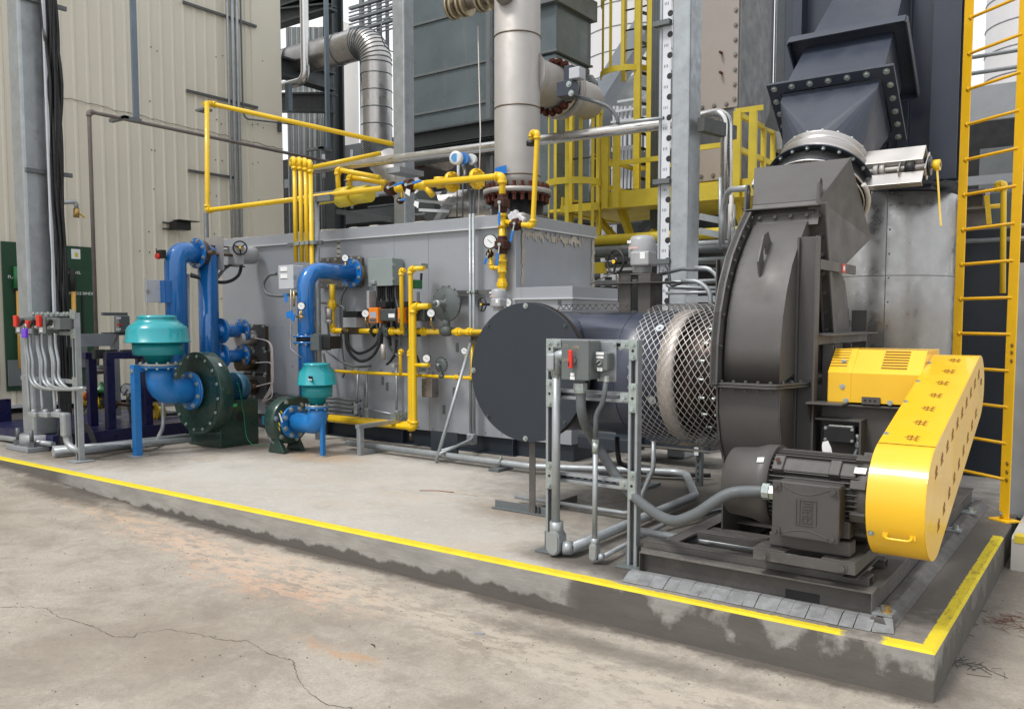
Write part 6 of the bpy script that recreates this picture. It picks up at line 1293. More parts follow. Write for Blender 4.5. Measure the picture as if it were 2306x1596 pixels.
for k, (u0, v0, u1, v1, mt, lab) in enumerate(((935, 593, 951, 604, 'panel_green_grey', 'small grey solenoid box on the tallest yellow riser'), (878, 818, 890, 828, 'act_grey', 'small solenoid on the lower yellow pipe'), (833, 640 - 8, 845, 640, 'galv', 'small conduit elbow box left of the control enclosure'), (936, 828, 946, 838, 'panel_green_grey', 'small green-grey solenoid behind the risers'), (930, 630, 938, 650, 'green', 'small green solenoid coil beside the tallest riser'), (828, 655, 834, 695, 'act_grey', 'vertical grey transmitter tube left of the hanging cables'), (952, 852, 975, 895, 'stainless_brown', 'tarnished small panel on the wall below the small regulator'), (774, 745, 777, 746, 'galv', 'tiny clip on the main gas pipe'))):
    if k == 7: break
    a, b = P(u0, v0, y=7.1), P(u1, v1, y=7.1); one('solenoid' if 'solenoid' in lab else 'fitting_box', mt, MB().box(a.x, b.x, 7.08, 7.2, b.z, a.z), lab, 'solenoid' if 'solenoid' in lab else 'fitting', None, .006)
one('regulator_vent', 'stainless_dull', MB().cyl(P(863, 775, y=7.0), P(863, 808, y=7.0), .028, 10), 'foil-wrapped vent hanging under the first orange actuator', 'vent')
# strut rails and twin conduits on the wall, wall slots, bundle of low conduits
a, b = P(1012, 655, y=7.28), P(1115, 656, y=7.28); one('wall_strut', 'strut', MB().box(a.x, b.x, 7.26, 7.30, a.z - .045, a.z), 'dark strut rail across the furnace wall behind the twin conduits', 'strut')
for k, u in enumerate((1057.5, 1065)):
    q = P(u + 2, 760, y=7.22); t_ = T('wall_conduit', (q.x, 7.22, 0), ['left', 'right'][k] + ' one of the twin vertical conduits on the furnace wall', 'conduit', 'twin conduits on the furnace wall')
    MB().cyl((q.x, 7.22, .10), (q.x, 7.22, BZT + .02), .0165, 14).build('tube', 'galv_conduit', t_); MB().box(q.x - .025, q.x + .025, 7.17, 7.25, .10, .22).build('end_body', 'galv_conduit', t_, .012); MB().box(q.x - .03, q.x + .03, 7.195, 7.245, a.z - .03, a.z - .01).build('clamp', 'zinc', t_)
for k in range(5):
    z_ = .30 - .045 * k; a, b = P(600, 890 + k * 8, y=7.22), P(812 - 18 * (k % 2), 895, y=7.22); conduit([(a.x, 7.22, P(700, 893 + 8.5 * k, y=7.22).z), (b.x, 7.22, P(700, 893 + 8.5 * k, y=7.22).z)], .018, ['topmost', 'second', 'third', 'fourth', 'lowest'][k] + ' of the stacked level conduits low on the furnace wall', 0, 'flex_grey', 'stacked low conduits')
for k, (u, v0, v1) in enumerate(((802, 840, 925), (826, 835, 935), (893, 830, 940))): conduit([P(u + (5 if k == 0 else 0), v0, y=7.25), P(u, v1, y=7.25)], .015, ['left', 'middle', 'right'][k] + ' of the drop conduits low on the wall behind the risers', 0, 'galv', 'drop conduits behind the risers'); a = P(u, v1 - 5, y=7.2); one('conduit_box', 'galv', MB().box(a.x - .03, a.x + .03, 7.18, 7.26, a.z - .07, a.z + .06), ['left', 'middle', 'right'][k] + ' oblong conduit box at the foot of a drop conduit', 'conduit fitting', None, .015)
conduit([P(830, 922, y=7.25), P(895, 935, y=7.25)], .016, 'level conduit between two oblong conduit boxes', 0)
m = MB()
for u, v in ((941, 695), (942, 665), (1000, 920), (1030, 780), (1023, 880), (862, 855), (872, 868), (824, 880), (1101, 800)): q = P(u, v, y=BY - .001); m.mark(); m.box(q.x - .02, q.x + .02, BY - .006, BY - .0005, q.z - .06, q.z + .04)
m.build('wall_lug', 'steel_mid', fb)
# diagonal brace and its shelf
a, b = P(982, 1042, z=0), P(1063, 762, y=7.1); t_ = T('diagonal_brace', tuple(a), 'shiny galvanised pipe leaning from the slab up to a small shelf on the furnace', 'brace'); MB().cyl(a + V((0, 0, .01)), b, .019, 14).build('tube', 'galv_conduit', t_); q = P(1075, 755, y=7.1); MB().box(q.x - .12, q.x + .12, 7.02, 7.3, q.z - .005, q.z + .005).prism([(q.x - .1, 7.1, q.z - .006), (q.x + .1, 7.1, q.z - .006), (q.x + .08, 7.1, q.z - .16)], (0, .01, 0)).build('shelf', 'brass_dark', t_)
for k in (0, 1): conduit([P(990, 1022 - 6 * k, z=.1), P(1060, 990 + 5 * k, y=7.1), P(1064, 985, y=7.2)], .016, ['lower', 'upper'][k] + ' of two slim conduits running out to the foot of the diagonal brace', .1)
# ================================================================ upper gas line above the furnace
UY = 7.5
Uq = lambda u, v, y=UY: P(u, v, y=y)
xq = Uq(1131, 400).x; xl = P(468, 470, y=7.6)
xlr = P(466, 350, y=7.45).x
zU = Uq(1131, 400).z
pipe([P(466, 229, y=7.45), P(467, 474, y=7.45), P(862, 424, y=7.45)], .034, 'long yellow gas pipe running from the tall left drop towards the valves', name='gas_line')
pipe([P(460, 234, y=7.45), P(475, 234, y=7.7), P(885, 325, y=8.9)], .034, 'high yellow gas pipe leading back to the galvanised column', name='gas_line')
pipe([P(700, 378, y=7.9), P(858, 345, y=8.6)], .03, 'short sloping yellow pipe behind the hooked vent pipes', fit=False, name='gas_line')
yU = 7.25
pipe([P(960, 413, y=yU), P(1131, 397, y=yU), P(1131, 470, y=yU)], .036, 'upper yellow gas pipe bending down in front of the big vertical pipe', name='gas_line')
xU = P(1131, 470, y=yU).x
pipe([(xU, yU, P(1131, 480, y=yU).z), (xU, yU, P(1131, 655, y=yU).z)], .036, 'vertical yellow gas pipe below the rusty valve', fit=False, name='gas_line')
ux_ = lambda v: V((xU, yU, P(1131, v, y=yU).z))
for v, lab, kd in ((497, 'yellow tee in front of the furnace corner', 'tee'), (600, 'yellow tee below the pressure gauge', 'tee'), (640, 'yellow union at the bottom of the vertical gas pipe', 'union')): coupl(ux_(v), Z1, .036, lab, kind=kd)
ballvalve(ux_(458), Z1, .036, (0, 0, -1), 'rusty ball valve with a hanging blue lever on the upper gas bend', .24)
ballvalve(ux_(552), Z1, .036, (-.15, 0, -1), 'rusty ball valve with a blue lever beside the big black gauge', .22)
pipe([ux_(497), P(1160, 505, y=yU), P(1200, 508, y=yU), P(1210, 300, y=yU), P(1198, 300, y=yU + .05), P(1197, 320, y=yU + .05)], .026, 'yellow bypass pipe with a hooked top rising in front of the big vertical pipe', name='gas_line')
ballvalve(P(1163, 505, y=yU), X1, .028, (-.25, 0, -1), 'small rusty ball valve with a blue lever on the bypass pipe', .19)
one('breather_cap', 'black', MB().cyl(P(1197, 318, y=yU + .05), P(1197, 328, y=yU + .05), .055, 16), 'black cap under the hooked bypass pipe', 'cap')
gauge(P(1104, 544, y=yU - .05), (.35, -.93, 0), .078, 'big white gauge with a thick black rim on the vertical gas pipe', .05)
pipe([ux_(603), P(1106, 603, y=yU), P(1105, 580, y=yU)], .02, 'small yellow branch under the big gauge', name='gas_line'); ballvalve(P(1103, 572, y=yU), Z1, .018, (-.5, 0, -1), 'tiny valve with a blue lever under the big gauge', .12)
one('plastic_bag', 'foil', MB().ob(P(1165, 492, y=yU + .05), .16, .08, .12, (1, 0, -.2)).ob(P(1158, 488, y=yU + .02), .12, .06, .10, (1, 0, .5)).ob(P(1172, 496, y=yU + .02), .1, .05, .1, (1, 0, -.7)), 'crumpled translucent plastic wrapping tied at the bypass valve', 'plastic bag', None, .012)
# valve row on the upper line
yv_ = 7.4
ballvalve(P(882, 428 - 3, y=yv_), X1, .036, (1, -.02, .14), 'left rusty ball valve with a level blue lever on the upper line', .25); ballvalve(P(922, 419, y=yv_), X1, .036, (1, 0, .1), 'right rusty ball valve with a level blue lever on the upper line', .24)
coupl(P(903, 424, y=yv_), X1, .036, 'yellow tee between the two rusty valves', kind='tee')
pipe([P(905, 425, y=yv_), P(905, 448, y=yv_)], .015, 'thin yellow drain stub under the upper tee', fit=False, name='gas_line'); ballvalve(P(902, 452, y=yv_), X1, .018, (1, 0, 0), 'tiny blue-handled drain valve under the upper tee', .10)
one('strainer', 'yellow', MB().tube([P(932, 421, y=yv_), P(1018, 409, y=yv_)], .034, 0, 16).cyl(P(945, 419, y=yv_), P(962, 417, y=yv_), .055, 14).cyl(P(955, 418, y=yv_), P(974, 440, y=yv_), .036, 12).cyl(P(985, 413, y=yv_), P(998, 411, y=yv_), .06, 14).cyl(P(991, 408, y=yv_), P(991, 400, y=yv_), .07, 20), 'yellow strainer and check valve bodies on the upper gas line', 'strainer')
t_ = T('flow_meter', tuple(P(1047, 405, y=yv_)), 'white and blue flow meter head with a small screen on the upper gas line', 'flow meter')
m = MB(); mb = MB()
for u in (1018, 1074): c_ = P(u, 410 - (u - 1018) * .12, y=yv_); m.cyl(c_ - V((.025, 0, 0)), c_ + V((.025, 0, 0)), .112, 24); mb.bolts(c_ + V((.025, 0, 0)), X1, .09, 8, .012, .02); mb.bolts(c_ - V((.025, 0, 0)), -V(X1), .09, 8, .010, .014)
m.build('flange', 'yellow', t_); mb.build('flange_bolts', 'yellow', t_); MB().cyl(P(1020, 409, y=yv_), P(1072, 403, y=yv_), .034, 18).cyl(P(1046, 404, y=yv_), P(1046, 378, y=yv_), .012, 8).build('spool', 'stainless', t_)
c_ = P(1040, 359, y=yv_); MB().lathe(c_ + V((-.01, -.06, 0)), (.25, -1, 0), [(-.06, .05), (0, .072), (.055, .075), (.06, .05)], 24).lathe(c_ + V((.07, .06, .005)), (.25, -1, 0), [(-.1, .03), (-.06, .06), (-.01, .06)], 20).build('head_ends', 'white_plastic', t_)
MB().lathe(c_ + V((.04, .0, 0)), (.25, -1, 0), [(-.04, .06), (.04, .065)], 20).build('head_body', 'blue', t_); MB().cyl(c_ + V((.004, -.118, 0)), c_ + V((.006, -.122, 0)), .045, 20).build('screen', 'screen', t_)
for k, (pts) in enumerate((((1042, 372), (1048, 392), (1054, 420), (1060, 450), (1061, 498)), ((1064, 356), (1072, 380), (1074, 410), (1068, 450), (1066, 498)))): one('flexible_conduit', 'flex_grey', MB().tube(spline([P(u, v, y=7.5) for u, v in pts]), .018, 0, 8), ['left', 'right'][k] + ' grey hose dropping from the flow meter to the wall conduits', 'flexible conduit')
one('hanging_cable', 'cable_white', MB().tube([P(1076, 60, y=8.4), P(1082, 300, y=7.8), P(1077, 485, y=7.5)], .007, .3, 6), 'thin pale cable hanging beside the big vertical pipe', 'cable')
for k, (u, v, y) in enumerate(((915, 425, 7.25), (934, 452, 7.25), (943, 447, 7.25))):
    if k < 2: q = P(u, v, y=y); one('paper_tag', 'white', MB().prism([q, q + V((.06, 0, -.02)), q + V((.05, 0, -.09)), q + V((-.02, 0, -.05))], (0, .002, 0)), ['white tag hanging at the right rusty ball valve', 'white tag hanging under the strainer'][k], 'tag')
actuator(1123, 700, 'small grey valve actuator with a hand wheel peeking over the blank disc', .58, 6.2)
gauge(P(1143, 681, y=6.6), (.5, -.87, 0), .045, 'small gauge peeking above the top of the blank disc', 0)
pipe([P(855, 340 + 60, y=8.6), P(760, 382, y=8.6), P(763, 440, y=8.6)], .035, 'yellow elbow pipe behind the vent pipes', name='gas_line'); pipe([P(787, 420, y=8.8), P(787, 398, y=8.8), P(870, 412, y=8.8)], .04, 'yellow hooked pipe behind the left rusty valve', name='gas_line')
one('gas_filter', 'yellow_rail', MB().cyl(P(690, 455, y=8.6), P(770, 443, y=8.6), .07, 16).cyl(P(765, 446, y=8.6), P(795, 440, y=8.6), .14, 20).cyl(P(800, 441, y=8.6), P(832, 436, y=8.6), .12, 20), 'dusty yellow filter housing behind the upper gas line', 'filter')
# ================================================================ clad building on the left and what hangs on it
WX = -13.9; WC = P(636, 400, x=WX).y
bd = T('clad_building', (WX, 5, 0), 'tall cream building clad in ribbed sheet metal at the left', 'building')
m = MB(); pr_ = []; y = -6.
while y < WC - .75: pr_ += [(y, 0), (y + .15, 0), (y + .17, .022), (y + .20, .022), (y + .22, 0)]; y += .2208
pr_ += [(WC - .7, 0), (WC - .69, .025), (WC, .025)]
n = len(pr_); m.add([(WX + b, a, z) for z in (.15, 12) for a, b in pr_], [(i, i + 1, n + i + 1, n + i) for i in range(n - 1)]); m.build('ribbed_siding', 'siding', bd)
MB().box(WX - 6, WX - .01, -6, WC - .002, .15, 12).build('wall', 'siding', bd); MB().box(WX - 5.8, WX - .12, -6, WC - .2, -.1, .149).build('plinth', 'dark', bd); MB().box(WX - .02, WX + .045, -6, WC - .7, .10, .149).build('base_trim', 'box_trim', bd)
random.seed(5); m = MB()
for u in (450, 472, 482, 590, 604, 617, 682, 690, 700):
    for v in (115, 226, 264, 345, 430, 520, 565, 650, 655, 730): 
        if random.random() < .6: q = P((u - 300) * 1.1 + 150 + random.uniform(-4, 4), v + random.uniform(-6, 6) + .1 * (u - 500), x=WX + .024); m.bolt(q, X1, .008, .006)
m.build('screws', 'darkbrown', bd)
m = MB(); m.tube([P(u, v, x=WX + .03) + V((0, 0, random.uniform(-.02, .02))) for u, v in [(a, 218 + (a - 135) * .235) for a in range(135, 640, 12)]], .006, 0, 5); one('bell_wire', 'scrub', m, 'thin wandering wire pinned across the cream cladding', 'wire')
def wstrut(a, b, lab): p, q = P(*a, x=WX + .05), P(*b, x=WX + .05); one('wall_strut', 'strut', MB().chan((WX + .05, p.y, (p.z + q.z) / 2), (WX + .05, q.y, (p.z + q.z) / 2), .04, .045, .008), lab, 'strut', 'dark struts on the cream wall', 0)
wstrut((411, 5), (577, 60), 'highest dark strut on the cream wall carrying the vertical conduits'); wstrut((420, 204), (580, 243), 'middle dark strut on the cream wall carrying the vertical conduits'); wstrut((424, 385), (530, 400), 'lowest dark strut on the cream wall carrying the vertical conduits')
for k, (u, r) in enumerate(((516, .022), (527, .033), (537, .033))): q = P(u, 230, x=WX + .10); conduit([(WX + .10, q.y, .5), (WX + .10, q.y, 12)], r, ['slimmest left', 'middle thick', 'right thick'][k] + ' vertical conduit on the cream wall', 0, 'galv_conduit', 'vertical conduits on the cream wall')
q = P(545, 200, x=WX + .1); conduit([(WX + .1, q.y, 12), P(547, 250, x=WX + .1), P(553, 268, x=WX + .1), P(715, 287, x=WX + .12)], .016, 'thin conduit bending along the corner of the cream building', .2, 'flex_grey')
one('wall_bracket', 'strut', MB().box(WX + .03, WX + .08, P(622, 288, x=WX).y, P(628, 288, x=WX).y, P(625, 298, x=WX).z, P(625, 275, x=WX).z), 'small bracket at the building corner', 'bracket')
PX = -12.2; pg_ = lambda u, v: P(u, v, x=PX)
pipe([pg_(219, 822), (PX, pg_(212, 600).y, pg_(203, 252).z), (PX, pg_(800, 350).y, pg_(203, 252).z - .05)], .028, 'long thin weathered pipe running high past the cream wall', mt='pipe_old', name='steel_pipe')
for k, (u, vb) in enumerate(((301, 268), (733, 335))):
    q = pg_(u, vb); t_ = T('hanger', tuple(q), ['left', 'right'][k] + ' hanging galvanised strut with a short foot carrying the thin pipe', 'hanger', 'hanging pipe struts')
    MB().box(PX + .05, PX + .09, q.y - .045, q.y + .045, q.z, 11).build('strut', 'galv_blue', t_, .004); MB().box(PX - .3, PX + .13, q.y - .22, q.y - .15, q.z - .05, q.z).box(PX + .04, PX + .13, q.y - .22, q.y + .05, q.z - .06, q.z - .01).build('foot', 'steel_mid', t_)
a = P(467, 240, y=7.7); conduit([(a.x + .02, 7.62, .5), (a.x + .02, 7.62, P(467, 480, y=7.62).z)], .035, 'grey support pipe under the corner of the long yellow gas pipe', 0, 'flex_grey', None, 'post', 'support_pipe'); one('pipe_bracket', 'steel_mid', MB().box(a.x - .08, a.x + .12, 7.55, 7.7, a.z - .09, a.z - .06), 'small bracket under the top corner of the yellow gas pipe', 'bracket')
fl = T('floodlight', tuple(P(405, 507, x=WX + .1)), 'small black floodlight bracketed to the cream wall', 'light'); a, b = P(388, 498, x=WX + .18), P(422, 520, x=WX + .18); MB().box(WX + .08, WX + .3, a.y, b.y, b.z, a.z).build('housing', 'black', fl, .01); MB().box(WX + .2, WX + .42, a.y - .02, b.y + .10, a.z + .003, a.z + .015).build('visor', 'black', fl); MB().box(WX + .03, WX + .079, a.y - .1, a.y + .1, b.z, b.z + .03).box(WX + .03, WX + .079, a.y - .1, a.y + .1, a.z - .04, a.z - .01).build('bracket', 'strut', fl)
hb = T('hose_tap', tuple(P(170, 470, x=WX + .3)), 'brass tap with a yellow lever on a pipe stub by the black cables', 'tap'); h_ = lambda u, v: P(u, v, x=WX + .3); MB().tube([h_(140, 456), h_(171, 455), h_(172, 470)], .035, .03, 10).build('pipe', 'galv', hb); MB().cyl(h_(172, 470), h_(172, 490), .045, 10).build('body', 'brass', hb); MB().bar(h_(174, 478), h_(191, 490), .05, .012).build('lever', 'yellow', hb)
# green tool board
BXX = WX + .06; B_ = lambda u, v, d=0: P(u, v, x=BXX + d)
gb = T('tool_board', tuple(B_(110, 870)), 'dark green tool board with white lettering on the cream wall', 'tool board'); a, b, c = B_(3, 543), B_(208, 555), B_(225, 868); MB().box(BXX - .03, BXX, a.y, b.y + .0, c.z, a.z).build('board', 'board_green', gb)
for s_, u, v, sz in (('ANGLE BINDER', 186, 661, .065), ('SHOVEL', 166, 614, .065), ('FLAT', 29, 624, .065), ('FLAT BAR', 60, 640, .06)):
    if u != 60: text(s_, sz, B_(u, v, .002), Y1, Z1, 'white', gb, 'lettering')
MB().box(BXX + .001, BXX + .003, B_(160, 560).y, B_(181, 583).y, B_(170, 583).z, B_(170, 561).z).build('notice', 'white', gb); MB().box(BXX + .0031, BXX + .004, B_(168, 568).y, B_(176, 580).y, B_(170, 579).z, B_(170, 569).z).build('notice_mark', 'notice_yellow', gb)
MB().box(BXX + .0005, BXX + .012, B_(183, 680).y, B_(188, 700).y, B_(195, 830).z, B_(185, 665).z).build('tool_outline', 'black', gb); MB().box(BXX + .0005, BXX + .01, B_(28, 600).y, B_(46, 600).y, B_(34, 660).z, B_(34, 598).z).build('tool_outline', 'black', gb)
def tool(u, v0, v1, mt, lab, w_=.05, low=None):
    t_ = T('long_tool', tuple(B_(u, v1, .05)), lab, 'tool'); q, e = B_(u, v0, .05), B_(u + (v1 - v0) * .03, v1, .05); MB().cyl(q, e, w_ / 2, 10).build('handle', mt, t_)
    if low: MB().ob(B_(*low, .05), .02, .22, .4, X1).build('blade', 'steel_mid', t_, .05)
tool(165, 656, 800, 'handle_orange', 'long-handled tool with an orange wooden handle right of the black cables', .07, (182, 800)); tool(162, 605, 655, 'rubber', 'black grip hanging above the orange wooden handle', .09)
tool(40, 655, 830, 'handle_orange', 'long-handled tool half hidden left of the galvanised column', .05, (35, 840)); tool(38, 600, 650, 'green', 'green-headed tool at the left edge of the tool board', .11); tool(117, 580, 660, 'notice_yellow', 'yellow and black tool glimpsed beside the galvanised column', .10)
# wall isolator and its struts
IX = -10.7; I_ = lambda u, v, d=0: P(u, v, x=IX + d)
iz = T('isolator', tuple(I_(268, 752)), 'grey isolator box with a red handle and two labels on short struts', 'switch'); a, b = I_(256, 711), I_(282, 748); MB().box(IX, IX + .12, a.y, b.y, b.z, a.z).build('case', 'encl_grey', iz, .006)
q = I_(267, 731, .12); MB().ob(q + V((.02, 0, 0)), .012, .07, .02, X1).build('handle', 'red', iz)
for v in (716, 741): q = I_(267, v, .121); MB().box(q.x, q.x + .002, q.y - .03, q.y + .03, q.z - .012, q.z + .012).build('label', 'white', iz)
for v in (707, 752): q, e = I_(232, v), I_(288, v); MB().box(IX - .05, IX - .005, q.y, e.y, q.z - .02, q.z + .02).build('strut', 'galv_dark', iz)
q, e = I_(172, 752), I_(268, 762); fr = T('angle_frame', tuple(q), 'grey painted angle frame reaching from the switch rack to a leg by the isolator', 'frame'); MB().box(IX - .06, IX, q.y - .4, e.y, q.z - .16, q.z - .0).build('beam', 'steel_light', fr); MB().box(IX - .07, IX - .0, e.y - .09, e.y + .0, .2, q.z - .161).build('leg', 'steel_light', fr)
MB().prism([(IX + .0005, e.y - .10, q.z - .16), (IX + .0005, e.y - .085, q.z - .16), (IX + .0005, e.y, q.z - .02), (IX + .0005, e.y - .015, q.z - .01)], (.003, 0, 0)).build('weld', 'brass', fr)
# ================================================================ galvanised column, cables and switch rack at the left
cy0 = 4.52; cxr = P(75, 930, y=cy0).x; cye = P(130, 930, x=cxr).y; cxl = P(49, 930, y=cy0).x
lc = T('galvanised_column', (cxr - .2, cy0 + .2, 0), 'wide galvanised box column standing at the left end of the pad', 'column')
MB().box(cxl, cxr, cy0, cye, .15, 9).build('shaft', 'galv', lc, .03); MB().lathe(((cxl + cxr) / 2, (cy0 + cye) / 2, .05), Z1, [(0, .22), (.12, .21)], 24).build('stub', 'steel_light', lc)
MB().box(cxl - .12, cxr + .14, cy0 - .14, cye + .1, .004, .05).build('base_plate', 'steel_light', lc, .004); m = MB()
for a, b in ((cxl + .02, cy0 - .06), (cxr + .07, cy0 - .06), (cxr + .07, cye)): m.mark(); m.cyl((a, b, .05), (a, b, .11), .045, 6, False); m.cyl((a, b, .11), (a, b, .24), .022, 10)
m.build('anchor_bolt', 'galv_dark', lc)
a = P(57, 800, y=cy0); 
for zz in (P(100, 393, x=cxr).z, P(80, 8, x=cxr).z): one('column_strut', 'galv_dark', MB().box(cxr + .002, cxr + .04, cy0 + .01, P(160, 400, x=cxr).y, zz, zz + .045), ['lower', 'upper'][zz > 3.9] + ' short strut across the face of the galvanised column', 'strut', 'struts across the galvanised column')
kx = cxr + .12; ks = P(104, 500, x=kx).y
one('tray_rail', 'box_light', MB().box(kx, kx + .04, P(107, 400, x=kx).y, P(112, 400, x=kx).y, 1.5, 9), 'pale vertical rail between the galvanised column and the black cables', 'rail')
yc0, yc1 = P(114, 450, x=kx).y, P(140, 450, x=kx).y; random.seed(11)
for k in range(22):
    t = k / 21; yb = yc0 + (yc1 - yc0) * t; pts = [(kx + random.uniform(-.05, .05), yb + random.uniform(-.02, .02), 9 - j * .62) for j in range(13)]; pts = [p for p in pts if p[2] > .95]
    if k % 2: pts += [(kx + .02, yb, .6), (kx + .1, yb - .05, .25), (kx + .05 + .2 * t, yb - .1, .03)]
    one('black_cable', 'rubber' if k % 3 else 'black', MB().tube(spline(pts, 4), .017, 0, 6), 'one of the many thick black cables hanging in a bundle beside the galvanised column', 'cable', 'black cables in the hanging bundle')
for k in range(4): one('black_cable', 'rubber', MB().tube(spline([P(u + 3 * k, v, y=4.9) for u, v in ((180, 950), (195, 965), (205, 990), (212, 1010))]), .010, 0, 6), ['left', 'second', 'third', 'right'][k] + ' of the thin black cables drooping to the floor behind the switch rack', 'cable', 'thin black cables behind the switch rack')
LY = 4.42; L_ = lambda u, v, y=LY: P(u, v, y=y)
rk = T('switch_rack', (-9.2, LY, 0), 'galvanised strut rack carrying small grey switches in front of the left column', 'rack')
q = L_(166, 704); e = L_(175, 1040); m = MB(); post(m, q.x - .06, LY, .01, q.z, .075); m.build('post', 'galv', rk); MB().box(q.x - .1, q.x + .1, LY - .08, LY + .12, .002, .012).build('foot_plate', 'steel_light', rk); e = L_(40, 704)
for v in (708, 750, 856):
    z_ = L_(120, v).z; MB().box(e.x, q.x - .062, LY + .003, LY + .045, z_ - .02, z_ + .02).build('cross_strut', 'galv', rk)
    MB().box(q.x - .07, q.x + .03, LY - .006, LY - .0005, z_ - .05, z_ + .05).build('corner_plate', 'zinc', rk)
m = MB(); bx = [(L_(u, 707).x, L_(u, 707).z) for u in (75, 85, 95, 108, 120, 130, 144, 152)]
for a, b in bx: m.bolt((a, LY, b), (0, -1, 0), .016, .012)
m.build('bolts', 'zinc', rk)
for k, (u0, u1, v0, v1, hd, lab) in enumerate(((44, 63, 715, 751, 'red', 'leftmost switch box on the rack with a tall red handle'), (61, 74, 717, 740, 'black', 'small switch box with a black knob beside the leftmost red handle'), (73, 86, 714, 755, 'redlock', 'switch box on the rack with a red handle locked by a purple padlock'), (87, 97, 716, 742, 'black', 'small switch box with a black knob right of the purple padlock'), (96, 114, 714, 752, 'red', 'switch box in the middle right of the rack with a tall red handle'), (116, 146, 716, 742, 'black', 'widest grey switch box at the right end of the rack'))):
    a, b = L_(u0, v0, LY - .08), L_(u1, v1, LY - .08); t_ = T('switch_box', (a.x, LY - .05, b.z), lab, 'switch', 'switches on the left rack'); MB().box(a.x, b.x, LY - .13, LY - .002, b.z, a.z).build('case', 'encl_grey', t_, .006)
    c_ = V(((a.x * .6 + b.x * .4), LY - .14, (a.z * .6 + b.z * .4)))
    if hd != 'black': MB().box(c_.x - .035, c_.x + .035, LY - .165, LY - .132, c_.z - .03, c_.z + (.09 if hd == 'red' else .04)).build('handle', 'red', t_, .006)
    else: MB().cyl(c_, c_ - V((0, .02, 0)), .035, 14).bar(c_ + V((-.05, -.02, -.03)), c_ + V((.04, -.02, .03)), .02, .02).build('selector', 'black', t_)
    MB().box(c_.x - .03, c_.x + .035, LY - .1325, LY - .1305, b.z + .02, b.z + .07).build('label', 'white', t_)
    if 'lock' in hd:
        pl = T('padlock', tuple(c_), 'purple padlock hanging on a red switch handle of the left rack', 'padlock'); MB().torus(c_ + V((0, -.04, -.03)), (0, 1, 0), .032, .007, 16, 6).build('shackle', 'zinc', pl); MB().box(c_.x - .045, c_.x + .045, LY - .20, LY - .165, c_.z - .14, c_.z - .045).build('body', 'lock_purple', pl, .008)
TU = (62.6, 68.5, 78, 89.8, 94.5, 105, 118, 123, 135); TB_ = (68.5, 75.6, 86, 98, 104, 114.6, 126, 132, 143); ORD = ['first', 'second', 'third', 'fourth', 'fifth', 'sixth', 'seventh', 'eighth', 'ninth']
for k, (a, b) in enumerate(zip(TU, TB_)):
    if k in (0, 3, 6): pts = [L_(a, 750), L_(a + 1, 780), L_(b - 1, 815), L_(b, 849), L_(b + 5, 928)]
    else: pts = [L_(a, 750), L_(a + 1, 780), L_(b - 1, 815), L_(b, 849), L_(b + 12, 868), L_(min(b + 45, 172), 876), L_(200, 873)]
    y_ = -.03 - .008 * (k % 3); one('rack_conduit', 'galv_conduit', MB().tube(spline([p + V((0, y_, 0)) for p in pts], 5), .0165, 0, 8), ORD[k] + ' conduit from the left under the switches of the left rack', 'conduit', 'conduits under the left switch rack')
for k, u in enumerate((77, 103, 131)): q = L_(u, 934, LY - .03); one('conduit_box', 'galv_conduit', MB().box(q.x - .09, q.x + .09, LY - .065, LY + .005, q.z - .025, q.z + .03).cyl((q.x, LY - .03, q.z), (q.x, LY - .03, q.z + .06), .03, 12), ['left', 'middle', 'right'][k] + ' conduit tee body in the row below the left rack', 'conduit fitting', None, .012)
q = L_(149, 955, LY - .03); one('conduit_box', 'galv_conduit', MB().box(q.x - .045, q.x + .045, LY - .08, LY + .01, q.z - .13, q.z + .12), 'tall oval-covered conduit body beside the rack post', 'conduit fitting', None, .022); conduit([L_(149, 965, LY - .03), L_(151, 1000, LY - .03), L_(175, 1012, LY + .0) - V((0, 0, .02)), P(300, 1003, z=.05)], .035, 'thick conduit sweeping from the tall body to the floor', .16)
for k, (a, b, r) in enumerate((((120, 1018), (420, 984), .045), ((118, 1010), (430, 990), .03), ((205, 1004), (440, 980), .025), ((0, 985), (120, 1000), .03), ((0, 972), (50, 985), .03))):
    conduit([P(*a, z=.06 + .03 * (k % 2)), P(*b, z=.06 + .03 * (k % 2))], r, ['thickest floor conduit running from the left rack to the green blower', 'floor conduit beside the thickest one near the left rack', 'slim floor conduit in front of the purple skid', 'lower floor conduit entering at the left edge', 'upper floor conduit entering at the left edge'][k], 0)
for k, (u, v) in enumerate(((312, 1002), (337, 998))): q = P(u, v, z=.08); one('conduit_box', 'galv_conduit', MB().ob(q, .16, .06, .07, (0, 1, 0)), ['left', 'right'][k] + ' oblong conduit body on the floor run by the tall blue post', 'conduit fitting', None, .02)
conduit([P(366, 850, y=5.9), P(368, 960, y=5.9), P(352, 995, z=.06), P(340, 1000, z=.06)], .024, 'conduit bending down to the floor behind the big blue elbow', .2)
one('bottle', 'bottle', MB().lathe(P(296, 980, z=.06), (0, 1, 0), [(0, .03), (.02, .05), (.2, .05), (.24, .02), (.26, .02)], 16), 'clear plastic bottle lying by the purple skid', 'bottle')
